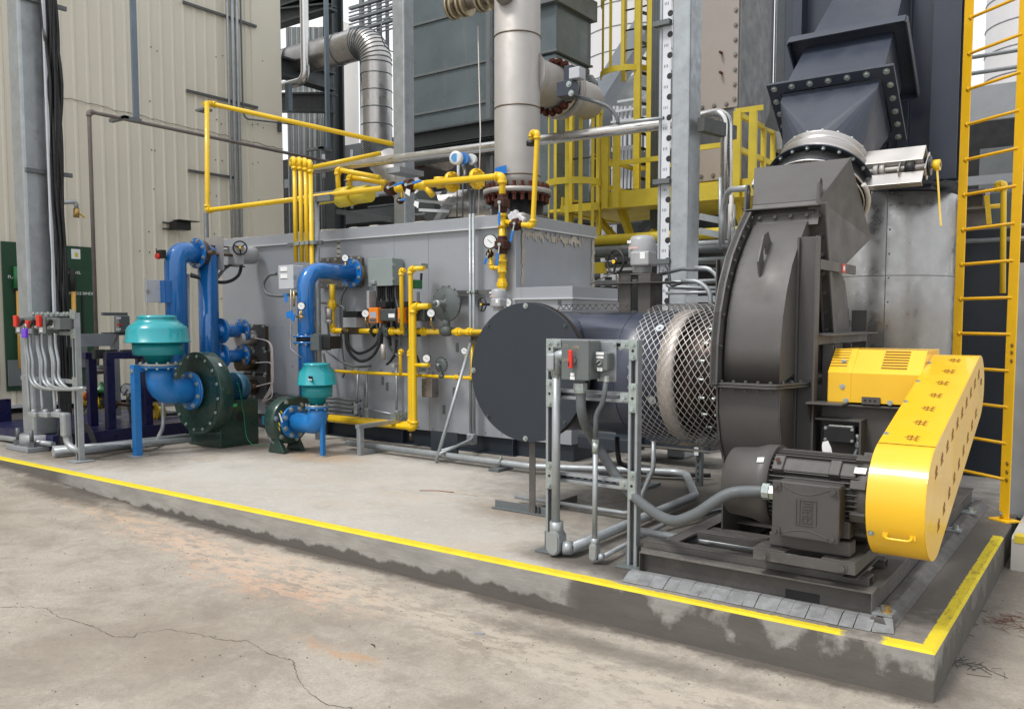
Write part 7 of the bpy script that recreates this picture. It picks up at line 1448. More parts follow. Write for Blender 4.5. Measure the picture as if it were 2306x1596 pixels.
# ================================================================ purple metering skid
KX0, KX1, KY0, KY1 = -11.6, -9.62, P(120, 1012, x=-9.62).y, 6.9
pk = T('metering_skid', (-10.5, 6, 0), 'dark purple steel skid base with two open frames between the left rack and the blower', 'skid')
MB().box(KX0, KX1, KY0, KY1, .02, .17).build('base', 'purple', pk, .004); K_ = lambda u, v, x=KX1 - .05: P(u, v, x=x)
for k, (u, vt, x_) in enumerate(((207, 806, -10.15), (247, 806, -9.75), (318, 806, -10.15), (331, 806, -9.75))):
    q = P(u, 850, x=x_); MB().box(x_ - .05, x_ + .03, q.y - .05, q.y + .05, .171, P(u, vt, x=x_).z).build('frame_post', 'purple', pk, .004)
for a, b, x_ in ((199, 262, -10.15), (247, 329, -9.75)): q, e = P(a, 808, x=x_), P(b, 808, x=x_); MB().box(x_ - .05, x_ + .03, q.y - .05, P(325 if x_ > -10 else 310, 808, x=x_).y, q.z, q.z + .08).build('frame_bar', 'purple', pk, .004)
MB().box(KX0, KX0 + .1, KY0 - .2, KY0 + .4, .171, .45).build('end_gusset', 'purple', pk)
for k, u in enumerate((221, 249, 284, 309)): q = P(u, 802, x=-9.95); one('mounting_lug', 'dark_lug', MB().box(-9.98, -9.90, q.y - .06, q.y + .06, q.z - .03, q.z + .08), ORD[k] + ' from the left of the dark lugs on top of the purple frames', 'lug', 'dark lugs on the purple frames')
s_ = lambda u, v: P(u, v, x=-10.3)
dv_ = T('diaphragm_valve', tuple(s_(230, 905)), 'control valve with a flat green diaphragm top on the purple skid', 'valve'); MB().lathe(s_(229, 885), Z1, [(0, .09), (.02, .16), (.05, .16), (.09, .03), (.14, .02)], 24).build('diaphragm', 'green', dv_); MB().cyl(s_(229, 885), s_(231, 918), .06, 12).ob(s_(231, 905), .16, .14, .07).build('body', 'reg_dark', dv_)
tm = T('transmitter', tuple(s_(318, 880)), 'blue flow transmitter head behind the tall blue post', 'transmitter'); MB().cyl(s_(303, 876) , s_(325, 872), .11, 20).build('head', 'motor_blue', tm); MB().cyl(s_(318, 885), s_(318, 925), .04, 10).build('neck', 'reg_grey', tm)
gauge(s_(285, 876), (1, -.4, 0), .075, 'white gauge above the purple skid left of the tall blue post', .08); gauge(s_(205, 872), (1, -.4, 0), .07, 'white gauge beside the post of the purple frame', .05)
for k, (u0, v0, u1, v1, r, mt, lab) in enumerate(((180, 905, 232, 903, .05, 'yellow', 'yellow pipe section left of the green valve on the skid'), (212, 905, 228, 908, .075, 'yellow', 'fat yellow valve body under the green diaphragm'), (232, 906, 262, 916, .035, 'brass_dark', 'rusty pipe section right of the green valve'), (262, 908, 345, 917, .025, 'brass_dark', 'rusty pipe running behind the tall blue post'), (345, 928, 366, 932, .09, 'yellow', 'yellow valve body between the blue post and the green blower'), (366, 932, 400, 930, .03, 'reg_grey', 'grey pipe leaving the yellow valve body'), (174, 893, 192, 895, .06, 'orange', 'orange valve cap behind the left rack post'), (200, 955, 300, 965, .03, 'galv_conduit', 'grey conduit lying along the purple skid base'), (205, 966, 330, 968, .02, 'galv_conduit', 'slim conduit lying along the purple skid base'))): one('skid_pipe', mt, MB().cyl(s_(u0, v0), s_(u1, v1), r, 14).cyl(s_(u0, v0), s_(u0 + 2, v0), r * 1.4, 14), lab, 'pipe')
for k, pts in enumerate((((305, 870), (285, 878), (278, 890)), ((302, 882), (288, 900), (293, 930), (292, 955), (265, 960)), ((240, 836), (243, 900), (240, 950), (232, 965)), ((200, 870), (196, 905), (186, 925), (178, 930)))): one('flexible_conduit', 'flex_grey', MB().tube(spline([s_(u, v) for u, v in pts]), .02, 0, 8), ['short hose looping off the blue transmitter', 'long hose dropping from the blue transmitter', 'grey hose down the middle post of the purple frame', 'dark hose beside the left post of the purple frame'][k], 'flexible conduit')
conduit([s_(205, 835), s_(245, 838)], .022, 'rusty pipe stub between the purple frame posts', 0, 'pipe_old', None, 'pipe', 'steel_pipe'); one('pipe_union', 'reg_dark', MB().cyl(pg_(222, 822), pg_(223, 842), .06, 8), 'dark union at the foot of the thin weathered pipe', 'fitting')
for k, (u, v) in enumerate(((0, 0),)): pass
# ================================================================ plant behind the furnace
def slab(name, lab, cat, mt, u0, v0, u1, v1, y, dep=.2, group=None, bev=0, zb=None, zt=None):
    um, vm = (u0 + u1) / 2, (v0 + v1) / 2; x0, x1 = P(u0, vm, y=y).x, P(u1, vm, y=y).x; a, b = P(um, v1, y=y).z, P(um, v0, y=y).z
    return one(name, mt, MB().box(x0, x1, y, y + dep, a if zb is None else zb, b if zt is None else zt), lab, cat, group, bev)
def colm(u0, u1, u2, v, y, z0, z1, lab, mt='galv', bev=.02):     # box column: front face u0-u1, right face u1-u2
    a, b = P(u0, v, y=y), P(u1, v, y=y); c = P(u2, v, x=b.x); return one('steel_column', mt, MB().box(a.x, b.x, y, c.y, z0, z1), lab, 'column', None, bev)
colm(885, 911, 934, 300, 9.2, 0, 12, 'tall galvanised box column rising behind the middle of the furnace')
colm(1509, 1550, 1577, 400, 8.2, 0, 12, 'tall pale galvanised box column left of the fan')
q = P(1500, 400, y=8.3); t_ = T('perforated_strip', (q.x, 8.3, 0), 'white perforated strip standing along the pale galvanised column', 'strip'); a, b = P(1490, 300, y=8.25).x, P(1509, 300, y=8.25).x
MB().box(a, b, 8.25, 8.256, .5, 12).build('strip', 'white_steel', t_); MB().box(a - .03, a - .005, 8.24, 8.27, .5, 12).build('edge_tube', 'galv_conduit', t_); m = MB(); z = .6
while z < 5.8:
    m.mark(); m.cyl((b - .012, 8.2495, z), (b - .012, 8.249, z), .032, 12)
    for k in range(3): m.box(b - .04 - .018 * k, b - .034 - .018 * k, 8.2490, 8.2496, z + .09, z + .12)
    z += .21
m.build('hole', 'black', t_)
for k, (v, ) in enumerate(((52,), (408,), (600 - 12,))): q = P(1490, v, y=8.2); one('strip_clip', 'galv_dark', MB().box(q.x - .09, q.x + .10, 8.17, 8.24, q.z - .03, q.z + .02), ['top', 'middle', 'bottom'][k] + ' slotted clip on the white perforated strip', 'clip', 'clips on the perforated strip')
# big vertical stainless pipe with tee
sx_ = P(1165, 300, y=8.2).x; SR = RR((sx_, 8.2, 3.5), 51.5); Sz = lambda v: P(1165, v, y=8.2).z
sp_ = T('process_pipe', (sx_, 8.2, BZT), 'very thick dull stainless pipe rising from the furnace roof with a side tee', 'pipe')
m = MB(); m.lathe((sx_, 8.2, 0), Z1, [(Sz(425), SR * 1.04), (Sz(402), SR), (8, SR)], 56); m.build('pipe', 'stainless_dull', sp_); m = MB()
for v in (86, 247, 399): m.torus((sx_, 8.2, Sz(v)), Z1, SR, .009, 48, 6)
m.build('weld_beads', 'weld_brown', sp_)
m = MB(); m.lathe((sx_, 8.2, 0), Z1, [(Sz(440), SR * .9), (Sz(440), SR * 1.50), (Sz(430), SR * 1.50), (Sz(428), SR * 1.05)], 56); m.build('base_flange', 'stainless_dull', sp_); m = MB(); m.bolts((sx_, 8.2, Sz(430)), Z1, SR * 1.32, 24, .024, .05); m.build('stud', 'rust_bolt', sp_); m = MB(); m.bolts((sx_, 8.2, Sz(441)), -V(Z1), SR * 1.32, 24, .024, .07); m.build('lower_stud', 'rust_bolt', sp_)
MB().lathe((sx_, 8.2, BZT), Z1, [(0, SR * 1.35), (.02, SR * 1.35), (.03, SR * 1.1), (Sz(441) - BZT, SR * 1.2)], 48).build('bellows_boot', 'black', sp_); MB().lathe((sx_, 8.2, BZT + .06), Z1, [(0, SR * 1.4), (.012, SR * 1.4)], 40).build('clamp_ring', 'stainless_brown', sp_)
fy_ = P(1246, 198, x=sx_).y; tz_ = P(1246, 198, x=sx_).z; m = MB(); m.lathe((sx_, 8.2 + SR * .3, tz_), Y1, [(0, SR * 1.25), (SR * .55, SR * 1.05), (SR * .9, SR * .96), (fy_ - 8.2 - SR * .3, SR * .96)], 44); m.build('tee_branch', 'stainless_dull', sp_)
m = MB(); m.lathe((sx_, fy_, tz_), Y1, [(0, SR * .9), (0, SR * 1.30), (.05, SR * 1.30), (.06, SR * 1.0)], 48); m.build('tee_flange', 'stainless', sp_); MB().lathe((sx_, fy_ + .16, tz_), Y1, [(0, SR), (0, SR * 1.30), (.05, SR * 1.30), (.055, SR)], 48).build('mating_flange', 'stainless_dull', sp_); m = MB(); m.bolts((sx_, fy_, tz_), (0, -1, 0), SR * 1.14, 20, .030, .05); m.build('stud', 'rust_bolt', sp_)
MB().lathe((sx_, fy_ + .07, tz_), Y1, [(0, SR * 1.1), (.08, SR * 1.1)], 40).build('valve_wafer', 'black', sp_); MB().lathe((sx_, fy_ + .22, tz_), Y1, [(0, SR * .85), (.62, SR * .85), (.66, SR * .8)], 40).build('outlet_stub', 'stainless_dull', sp_)
q = P(1272, 190, y=7.75); va = T('valve_actuator', tuple(q), 'dark blue boxed actuator on the side flange of the thick stainless pipe', 'actuator'); a, b = P(1257, 187, y=7.75), P(1292, 214, y=7.75); MB().box(a.x, b.x, 7.72, 7.85, b.z, a.z).box(a.x, a.x + .10, 7.86, 7.95, b.z, a.z + .2).build('bracket', 'navy', va, .004); a, b = P(1284, 155, y=7.75), P(1308, 176, y=7.75); MB().box(a.x, b.x, 7.72, 7.85, b.z, a.z).build('limit_switch', 'box_light', va, .01); MB().bolt(P(1281, 190, y=7.718), (0, -1, 0), .02, .012).bolt(P(1286, 210, y=7.718), (0, -1, 0), .02, .012).build('bolts', 'zinc', va)
one('flexible_conduit', 'flex_grey', MB().tube(spline([P(u, v, y=7.9) for u, v in ((1292, 217), (1330, 226), (1368, 240), (1388, 262), (1392, 278))]), .02, 0, 8), 'grey hose from the blue boxed actuator down to the long silver pipe', 'flexible conduit'); conduit([P(1392, 279, y=8.2), P(1440, 272, y=8.2), P(1495, 266, y=8.2)], .018, 'slim conduit above the long silver pipe', 0)
vc = T('valve_cluster', tuple(P(1060, 10, y=8.2)), 'row of brass-coloured flanged fittings entering the thick stainless pipe near the top edge', 'valve'); zq = P(1060, 4, y=8.2).z; x0 = P(1012, 10, y=8.2).x; MB().cyl((x0, 8.2, zq), (sx_, 8.2, zq), .085, 20).build('pipe', 'stainless_brown', vc)
for k, u in enumerate((1016, 1025, 1040, 1050, 1080, 1090, 1108)): xx = P(u, 10, y=8.2).x; MB().cyl((xx, 8.2, zq), (xx + .035, 8.2, zq), .155, 24).build('flange', 'brass_pale', vc)
MB().sphere((sx_ + .02, 8.2 - SR, Sz(4)), .12, 12).build('nozzle', 'stainless_brown', sp_)
# long silver insulated pipe
r_ = .062; pa, pb = P(702, 383, y=8.75), P(1500, 279, y=8.75)
pz = [pa - V((.2, 0, 0)), pa, pb, P(1636, 253, y=8.75), P(1636, 540, y=8.75)]; m = MB(); m.tube(pz, r_, .13, 20); one('insulated_pipe', 'stainless_clean', m, 'long silver insulated pipe crossing behind the thick stainless pipe and turning down by the fan', 'pipe')
one('pipe_bracket', 'steel_light', MB().box(P(883, 390, y=8.8).x - .02, P(900, 390, y=8.8).x + .1, 8.7, 9.19, P(890, 392, y=8.8).z, P(890, 380, y=8.8).z), 'bracket holding the silver pipe to the middle column', 'bracket')
one('bracket_beam', 'strut', MB().bar(P(1578, 280, y=8.3), P(1652, 300, y=8.9), .08, .14), 'dark cantilever beam holding the silver pipe right of the pale column', 'beam')
a = P(1648, 440, y=7.6); conduit([P(1626, 550, y=7.7), P(1627, 470, y=7.7), P(1640, 428, y=7.6), P(1684, 424, y=7.2)], .028, 'galvanised conduit arching towards the fan outlet', .2); one('strap', 'insul_white', MB().tube([P(1648, 440, y=7.5), P(1646, 490, y=7.5), P(1650, 510, y=7.5)], .022, .1, 6), 'pale strap hanging on the arching conduit', 'strap')
for k, u in enumerate((1622, 1643, 1652)): conduit([P(u, 560, y=8.0), P(u, 460 if k else 400, y=8.0)], .016, ['left', 'middle', 'right'][k] + ' slim conduit under the silver pipe bend', 0, 'galv_conduit', 'slim conduits under the silver pipe bend')
# casings behind
slab('duct_casing', 'wide blue-grey sheet duct casing with stained seams behind the furnace', 'duct', 'casing', 925, -60, 1112, 292, 11.5, 3, None, .02)
Z_ = lambda u, v, y: P(u, v, y=y)
for k, (v0, v1) in enumerate(((158, 160), (34, 36), (250, 251))):
    a, b = Z_(925, v0 + 14, 11.5), Z_(1112, v0 - 24, 11.5); one('casing_lap', 'steel_mid', MB().box(a.x, b.x, 11.47, 11.499, b.z - .02, b.z + .02), ['middle', 'upper', 'lower'][k] + ' horizontal lap joint across the wide duct casing', 'trim', 'lap joints of the wide casing')
slab('casing_post', 'vertical corner post of the wide duct casing', 'post', 'steel_mid', 1094, -60, 1103, 470, 11.4, .08)
for k, (v0, v1) in enumerate(((296, 322), (332, 352))):
    a, b = Z_(925, v0 + 14, 11.3), Z_(1112, v1 - 14, 11.3); one('support_beam', 'steel_grey', MB().ib((a.x - .15, 11.3, (a.z + b.z) / 2), (b.x + .6, 11.3, (a.z + b.z) / 2), .3, abs(a.z - b.z) + .1, .03), ['upper', 'lower'][k] + ' dark steel beam under the wide duct casing', 'beam')
a, b = Z_(1180, 200, 10.2), Z_(1252, 200, 10.2); c_ = P(1331, 200, x=b.x)
hp = T('hopper_duct', (b.x, 10.2, 2.5), 'blue-grey square duct with a corner seam right of the thick stainless pipe', 'duct'); MB().box(a.x, b.x, 10.2, c_.y, P(1250, 118, y=10.2).z, 9).build('upper_casing', 'casing', hp, .02); zl_ = P(1250, 480, y=10.2).z
MB().box(a.x + .01, b.x - .01, 10.21, c_.y - .01, zl_, P(1250, 118, y=10.2).z - .01).build('lower_casing', 'casing', hp, .02); MB().box(a.x - .02, b.x + .02, 10.18, c_.y + .02, P(1250, 116, y=10.2).z, P(1250, 112, y=10.2).z).build('lap_joint', 'steel_mid', hp)
MB().box(a.x - .3, b.x + .07, 10.1, c_.y + .05, P(1250, 8, y=10.2).z, P(1250, -40, y=10.2).z).build('ledge', 'steel_mid', hp)
for k in range(3): one('bent_conduit', 'flex_grey', MB().tube([Z_(1325, 172 + 6 * k, 10.6), Z_(1335 + 4 * k, 172 + 4 * k, 10.6), Z_(1337 + 4 * k - 3 * k + 3 * k, 420, 10.6)], .022, .2, 8), ORD[k] + ' of three bent conduits beside the square duct', 'conduit', 'bent conduits beside the square duct')
# big insulated crossover pipe
iy = 12.8; I2 = lambda u, v: P(u, v, y=iy); ir = RR(I2(848, 250), 35); m = MB(); zt_ = I2(815, 98).z; xv = I2(848, 250).x
pth = [(I2(610, 100).x, iy, zt_), (xv, iy, zt_), (xv, iy, I2(848, 345).z), (xv + 1.1, iy + .2, I2(848, 345).z - 1.2), (xv + 3, iy + .2, I2(848, 345).z - 1.25)]
bi = T('crossover_pipe', (xv, iy, 3), 'huge ribbed stainless-clad pipe bending down behind the galvanised column', 'pipe'); m.tube(pth, ir, ir * 1.55, 36, seg=12); m.build('cladding', 'stainless', bi)
m = MB(); fp = fillet(pth, ir * 1.55, 12)
for i in range(1, len(fp) - 1): m.mark(); m.torus(fp[i], fp[i + 1] - fp[i - 1], ir * 1.003, .014, 36, 4)
for k in range(7): m.mark(); m.torus((pth[0][0] + .75 * k, iy, zt_), X1, ir * 1.003, .012, 36, 4)
for k in range(5): m.mark(); m.torus((xv, iy, I2(848, 170 + 38 * k).z), Z1, ir * 1.003, .012, 36, 4)
m.build('band', 'galv_dark', bi)
cpx = [I2(769, -20), (I2(771, 200).x, iy - 1, I2(771, 206).z), (I2(610, 240).x, iy - 1, I2(771, 206).z)]; cpx[0] = V((cpx[1][0], iy - 1, 10)); one('clad_pipe', 'stainless_clean', MB().tube([V(c) for c in cpx], RR(I2(771, 200), 9), .2, 18), 'slim silver clad pipe with a right-angle bend in front of the huge clad pipe', 'pipe')
slab('hanger_bar', 'galvanised bar hanging at the bend of the slim silver pipe', 'hanger', 'galv_blue', 642, 188, 650, 250, 11.6, .1)
# dark steel frame behind the building corner
for k, (u0, u1, mt, lab) in enumerate(((738, 745, 'steel_grey', 'left flange'), (746, 757, 'steel_mid', 'web'), (758, 769, 'steel_grey', 'right flange'))): pass
a = Z_(754, 300, 14.2); one('steel_column', 'steel_grey', MB().ib((a.x, 14.2, 0), (a.x, 14.2, 12), .3, .36, .05, (0, 1, 0)), 'dark grey steel H-column behind the slim silver pipe', 'column')
a = Z_(700, 300, 14.6); bxq = 0
for k, (pq, lab) in enumerate((((628, 135, 748, 190), 'sloping-looking dark steel beam under the huge clad pipe'), ((628, 40, 748, 12), 'upper dark steel beam at the building corner'), ((628, 215, 748, 232), 'lower dark beam behind the slim silver pipe'), ((628, -10, 748, -8), 'topmost dark steel beam at the building corner'))):
    u0, v0, u1, v1 = pq; p, q = Z_(u0, v0, 13.6), Z_(u1, v1, 13.6)
    if k == 0: p = P(628, 150, x=q.x - .1); q = P(746, 187, x=q.x - .1)
    elif k == 1: q = V((q.x, p.y, p.z))
    one('steel_beam', 'steel_grey', MB().ib(p - V((1.2, 0, 0)) if k else p, q, .3, .42 if k else .40, .04), lab, 'beam')
random.seed(2)
for k in range(22):
    u = 648 + k * 4.1 + random.uniform(-.8, .8); q = Z_(u, 200, 15.5); one('vertical_conduit', 'steel_grey' if k % 3 else 'steel_mid', MB().cyl((q.x, 15.5, 0), (q.x, 15.5, Z_(u, 62, 15.5).z), random.choice((.035, .05, .06)), 8), 'one of the many dark vertical conduits banked behind the building corner', 'conduit', 'bank of dark vertical conduits')
# tanks and silos beyond
def tank(u, r_px, v0, y, mt, lab, z1=None, ribs=False, name='storage_tank'):
    c = P(u, 300, y=y); r = RR(c, r_px); t_ = T(name, (c.x, y, 0), lab, 'tank'); zt = z1 or P(u, v0, y=y).z; m = MB(); m.lathe((c.x, y, 0), Z1, [(0, r), (zt, r), (zt + r * .2, .01)], 96 if ribs else 48, not ribs); m.build('shell', mt, t_)
    if ribs:
        m = MB()
        for k in range(20): m.torus((c.x, y, 1 + k * .85), Z1, r, .03, 60, 4)
        m.build('sheet_lap', 'silo_seam', t_)
tank(748, 60, 128, 24, 'tank_white', 'cream storage tank seen between the pipes behind the building corner', 13)
tank(1440, 128, -300, 30, 'silo', 'huge pale ribbed silo behind the yellow cage ladder', 22, True, 'silo')
c = P(1480, 260, y=18); t_ = T('silo_skirt', (c.x, 18, 3), 'dark grey domed vessel below the pale ribbed silo', 'vessel'); r = RR(c, 155); MB().lathe((c.x, 18, 0), Z1, [(0, r), (P(1480, 290, y=18).z, r), (P(1480, 215, y=18).z, r * .8), (P(1480, 175, y=18).z, r * .4), (P(1480, 168, y=18).z, .01)], 48).build('shell', 'steel_grey', t_)
one('diagonal_brace', 'steel_blue', MB().bar(P(1345, 235, y=13), P(1455, 60, y=13), .35, .3), 'thick pale diagonal steel brace crossing in front of the ribbed silo', 'brace')
# process building mass behind everything
for k, (u0, v0, u1, v1, y, mt, lab) in enumerate(((640, 320, 1120, 780, 16.5, 'dark', 'dark open floor of the plant behind the furnace roof'), (1100, 430, 1560, 800, 17, 'dark', 'dark open floor behind the yellow platform'), (1560, 200, 1770, 800, 12.5, 'dark', 'dark bay behind the beige duct'), (770, 318, 900, 352, 15.8, 'steel_mid', 'grey floor beam beside the huge clad pipe'), (1330, 300, 1520, 345, 16.5, 'white_steel', 'pale floor beam behind the yellow cage'), (640, 395, 770, 415, 16, 'steel_mid', 'grey floor beam at the building corner'), (770, 470, 895, 500, 15, 'steel_mid', 'grey channel beam above the furnace roof left of the column'), (760, 405, 880, 440, 15.5, 'white_steel', 'pale steel beam behind the left rusty valve'), (935, 455, 1115, 462, 13, 'steel_mid', 'thin grey rail above the furnace roof right of the column'), (1335, 520, 1510, 530, 12.5, 'yellow_rail', None), (1330, 345, 1380, 470, 15.9, 'steel_mid', 'grey machine casing behind the yellow platform posts'), (1440, 470, 1478, 640, 13, 'steel_grey', 'dark steel post under the yellow platform'), (935, 352, 1112, 400, 14.5, 'darkbrown', 'brown ducting in shadow under the casing beams'))):
    if lab: slab('floor_beam' if 'beam' in lab or 'rail' in lab else 'plant_bay', lab, 'beam' if 'beam' in lab or 'rail' in lab else 'bay', mt, u0, v0, u1, v1, y, .3)
random.seed(9)
HZ = 'small pipes in the dark plant bays'
for k in range(26):
    u = random.choice((random.uniform(945, 1105), random.uniform(1335, 1500), random.uniform(770, 880))); v = random.uniform(400, 490) if u < 1120 else random.uniform(500, 640); l_ = random.uniform(60, 160); y = random.uniform(12.5, 15); p, q = Z_(u - l_ / 2, v, y), Z_(u + l_ / 2, v, y); q = V((q.x, y, p.z)) if k % 3 else V((p.x, y, p.z + random.uniform(.5, 1.4)))
    one('plant_pipe', random.choice(('steel_mid', 'galv', 'flex_grey', 'stainless_brown', 'white_steel')), MB().cyl(p, q, random.choice((.02, .03, .05)), 8), 'one of the small pipes crossing the dark plant bays behind the furnace', 'pipe', HZ)
for k, (v, mt, r) in enumerate(((540, 'yellow_rail', .07), (560, 'galv', .05), (570, 'galv_dark', .055), (595, 'galv_dark', .045))): p, q = Z_(1335, v + 3, 9.9), Z_(1640, v - 22 + 14, 9.9); one('level_pipe', mt, MB().cyl((p.x - .3, 9.9, p.z), (q.x + .4, 9.9, p.z), r, 12), ['yellow', 'upper grey', 'middle grey', 'lower grey'][k] + ' level pipe passing behind the duct actuator', 'pipe')
t_ = T('machine_pipe', tuple(Z_(960, 340, 12)), 'wide corroded pipe with a coupling behind the silver pipe', 'pipe'); MB().cyl(Z_(930, 330, 12), Z_(1010, 350, 12), .28, 20).build('pipe', 'stainless_brown', t_); MB().cyl(Z_(945, 333, 12), Z_(952, 335, 12), .36, 20).build('coupling', 'rust', t_)
# lattice of galleries against the sky
t_ = T('pipe_gallery', tuple(Z_(830, 60, 17)), 'lattice of thin railings and pipes against the sky above the huge clad pipe', 'gallery'); m = MB(); gx0, gx1 = Z_(785, 60, 17).x, Z_(950, 60, 17).x
for k in range(9): z_ = Z_(830, 8 + 9 * k, 17).z; m.mark(); m.box(gx0, gx1, 17, 17.04 if k % 3 else 17.12, z_, z_ + (.03 if k % 3 else .07))
for k in range(9): x_ = gx0 + (gx1 - gx0) * k / 8; m.mark(); m.box(x_, x_ + (.05 if k % 2 else .12), 17.4, 17.5, 5, 12)
m.build('rail', 'steel_mid', t_)
t_ = T('pipe_gallery', tuple(Z_(1410, 300, 14)), 'white railings of a landing in front of the dark domed vessel', 'gallery'); m = MB()
for u0, v0, u1, v1 in ((1380, 255, 1500, 258), (1375, 278, 1500, 280), (1390, 232, 1440, 234), (1300, 300, 1500, 303)): p, q = Z_(u0, v0, 14), Z_(u1, v0, 14); m.mark(); m.box(p.x, q.x, 14, 14.04, p.z, p.z + .04)
for u in (1376, 1384, 1392, 1401, 1412, 1425, 1436, 1470, 1486): p, q = Z_(u, 330, 14), Z_(u, 238, 14); m.mark(); m.box(p.x, p.x + .035, 14.05, 14.09, p.z, q.z)
m.build('rail', 'white_steel', t_)
# ================================================================ yellow platform with cage ladders
FY_ = 10.0; Fp = lambda u, v, y=FY_: P(u, v, y=y)
pf = T('platform', tuple(Fp(1400, 470)), 'yellow steel platform with handrails between the columns and the beige duct', 'platform')
a, b = Fp(1360, 433), Fp(1745, 440); zt_, zb_ = Fp(1420, 428).z, Fp(1420, 466).z; xR = Fp(1722, 440).x
MB().box(a.x, xR, FY_, FY_ + .02, zb_, zt_).build('toe_beam', 'yellow_rail', pf); MB().box(a.x - .9, xR, FY_ + .021, FY_ + 1.6, zb_ + .02, zb_ + .06).build('deck', 'yellow_rail', pf); xl_ = Fp(1262, 470).x
MB().box(xl_, a.x - .005, FY_, FY_ + .02, zb_, zb_ + .10).box(xl_, xl_ + .02, FY_ + .021, FY_ + 1.6, zb_, zt_).build('side_beam', 'yellow_rail', pf)
for k, u in enumerate((1366, 1390, 1660, 1695)): q = Fp(u, 440); MB().box(q.x - .045, q.x + .045, FY_ - .05, FY_ - .002, zb_ if k < 2 else zb_, Fp(u, 300 if k == 0 else 296 if k == 1 else 252, FY_).z).build('rail_post', 'yellow_rail', pf)
for k, (u0, u1, v) in enumerate(((1366, 1500, 372), (1366, 1500, 300), (1576, 1662, 334), (1660, 1720, 252))): p, q = Fp(u0, v), Fp(u1, v); MB().box(p.x, q.x, FY_ - .04, FY_ - .01, p.z - .03, p.z + .03).build('handrail', 'yellow_rail', pf)
xq = Fp(1660, 300).x
for k, (z_, ya_) in enumerate(((Fp(1660, 253).z, 1.2), (Fp(1660, 330).z, 1.2))): MB().box(xq, xq + .04, FY_, FY_ + ya_, z_ - .06, z_).build('handrail', 'yellow_rail', pf)
for k in (.45, .8, 1.15): MB().box(xq + .0, xq + .05, FY_ + k, FY_ + k + .07, zt_, Fp(1660, 253).z - .061).build('rail_post', 'yellow_rail', pf)
for z_ in (Fp(1300, 350).z, Fp(1300, 412).z): MB().box(xl_ + .3, xl_ + .34, FY_ + .3, FY_ + 1.6, z_, z_ + .06).build('handrail', 'yellow_rail', pf); MB().box(xl_ + .3, a.x + .9, FY_ + 1.55, FY_ + 1.59, z_, z_ + .06).build('handrail', 'yellow_rail', pf)
for (u0, v0, u1, v1) in ((1345, 490, 1405, 560), (1398, 468, 1430, 560), (1650, 440, 1686, 545), (1470, 520, 1496, 545)): p, q = Fp(u0, v0, 10.4), Fp(u1, v1, 10.4); MB().bar(p, q, .06, .16, (0, 1, 0)).build('knee_brace', 'yellow_rail', pf)
def cage(cx, cy, r, zs, zlo, zhi, lab, n=7, a0=-2.9, a1=.3, rail=None):
    t_ = T('cage_ladder', (cx, cy, zlo), lab, 'ladder')
    for z in zs:
        m = MB(); N = 18; vs = []
        for k in range(N + 1):
            an = a0 + (a1 - a0) * k / N
            for rr, dz in ((r, 0), (r + .012, 0), (r + .012, .085), (r, .085)): vs.append((cx + math.cos(an) * rr, cy + math.sin(an) * rr, z + dz))
        m.add(vs, [(k * 4 + j, k * 4 + (j + 1) % 4, k * 4 + 4 + (j + 1) % 4, k * 4 + 4 + j) for k in range(N) for j in range(4)]); m.build('hoop', 'yellow_rail', t_)
    for k in range(n): an = a0 + .1 + (a1 - a0 - .2) * k / (n - 1); MB().ob((cx + math.cos(an) * (r - .012), cy + math.sin(an) * (r - .012), (zlo + zhi) / 2), .05, .010, zhi - zlo, (-math.sin(an), math.cos(an), 0)).build('cage_bar', 'yellow_rail', t_)
    for s_ in (-1, 1): MB().box(cx + s_ * .22 - .03, cx + s_ * .22 + .03, cy + .24, cy + .30, zlo, zhi + .3).build('side_rail', 'yellow_rail', t_)
    z = zlo + .15
    while z < zhi: MB().cyl((cx - .19, cy + .27, z), (cx + .19, cy + .27, z), .013, 6).build('rung', 'dark_lug', t_); z += .3
c = Fp(1294, 400, 9.9); r = RR(c, 62); cage(c.x, 9.9, r, [P(1298, 413, y=9.6).z, P(1298, 248, y=9.6).z], P(1298, 520, y=9.6).z, P(1298, 240, y=9.6).z, 'lower yellow cage ladder right of the thick stainless pipe')
c = Fp(1408, 150, 11.5); r = RR(c, 62); cage(c.x, 11.6, r, [P(1408, 168, y=11.4).z, P(1408, 2, y=11.4).z], P(1408, 160, y=11.4).z, 11, 'upper yellow cage ladder in front of the ribbed silo')
for u in (1433, 1462): q = Fp(u, 300, 11.3); MB().box(q.x - .05, q.x + .05, 11.3, 11.36, Fp(u, 425, 11.3).z, 11).build('ladder_rail', 'yellow_rail', pf)
for k in range(14): z_ = P(1448, 400 - 34 * k, y=11.33).z; MB().bar(P(1436, 400 - 34 * k, y=11.33), P(1461, 400 - 34 * k + 7, y=11.6), .035, .035).build('rung', 'dark_lug', pf)
for k, u in enumerate((1472, 1478, 1484)): q = Z_(u, 200, 10.6); one('vertical_conduit', 'flex_grey', MB().cyl((q.x, 10.6, 1), (q.x, 10.6, 11), .035, 8), ['left', 'middle', 'right'][k] + ' dark vertical pipe beside the upper cage ladder', 'pipe', 'dark vertical pipes beside the cage ladder')
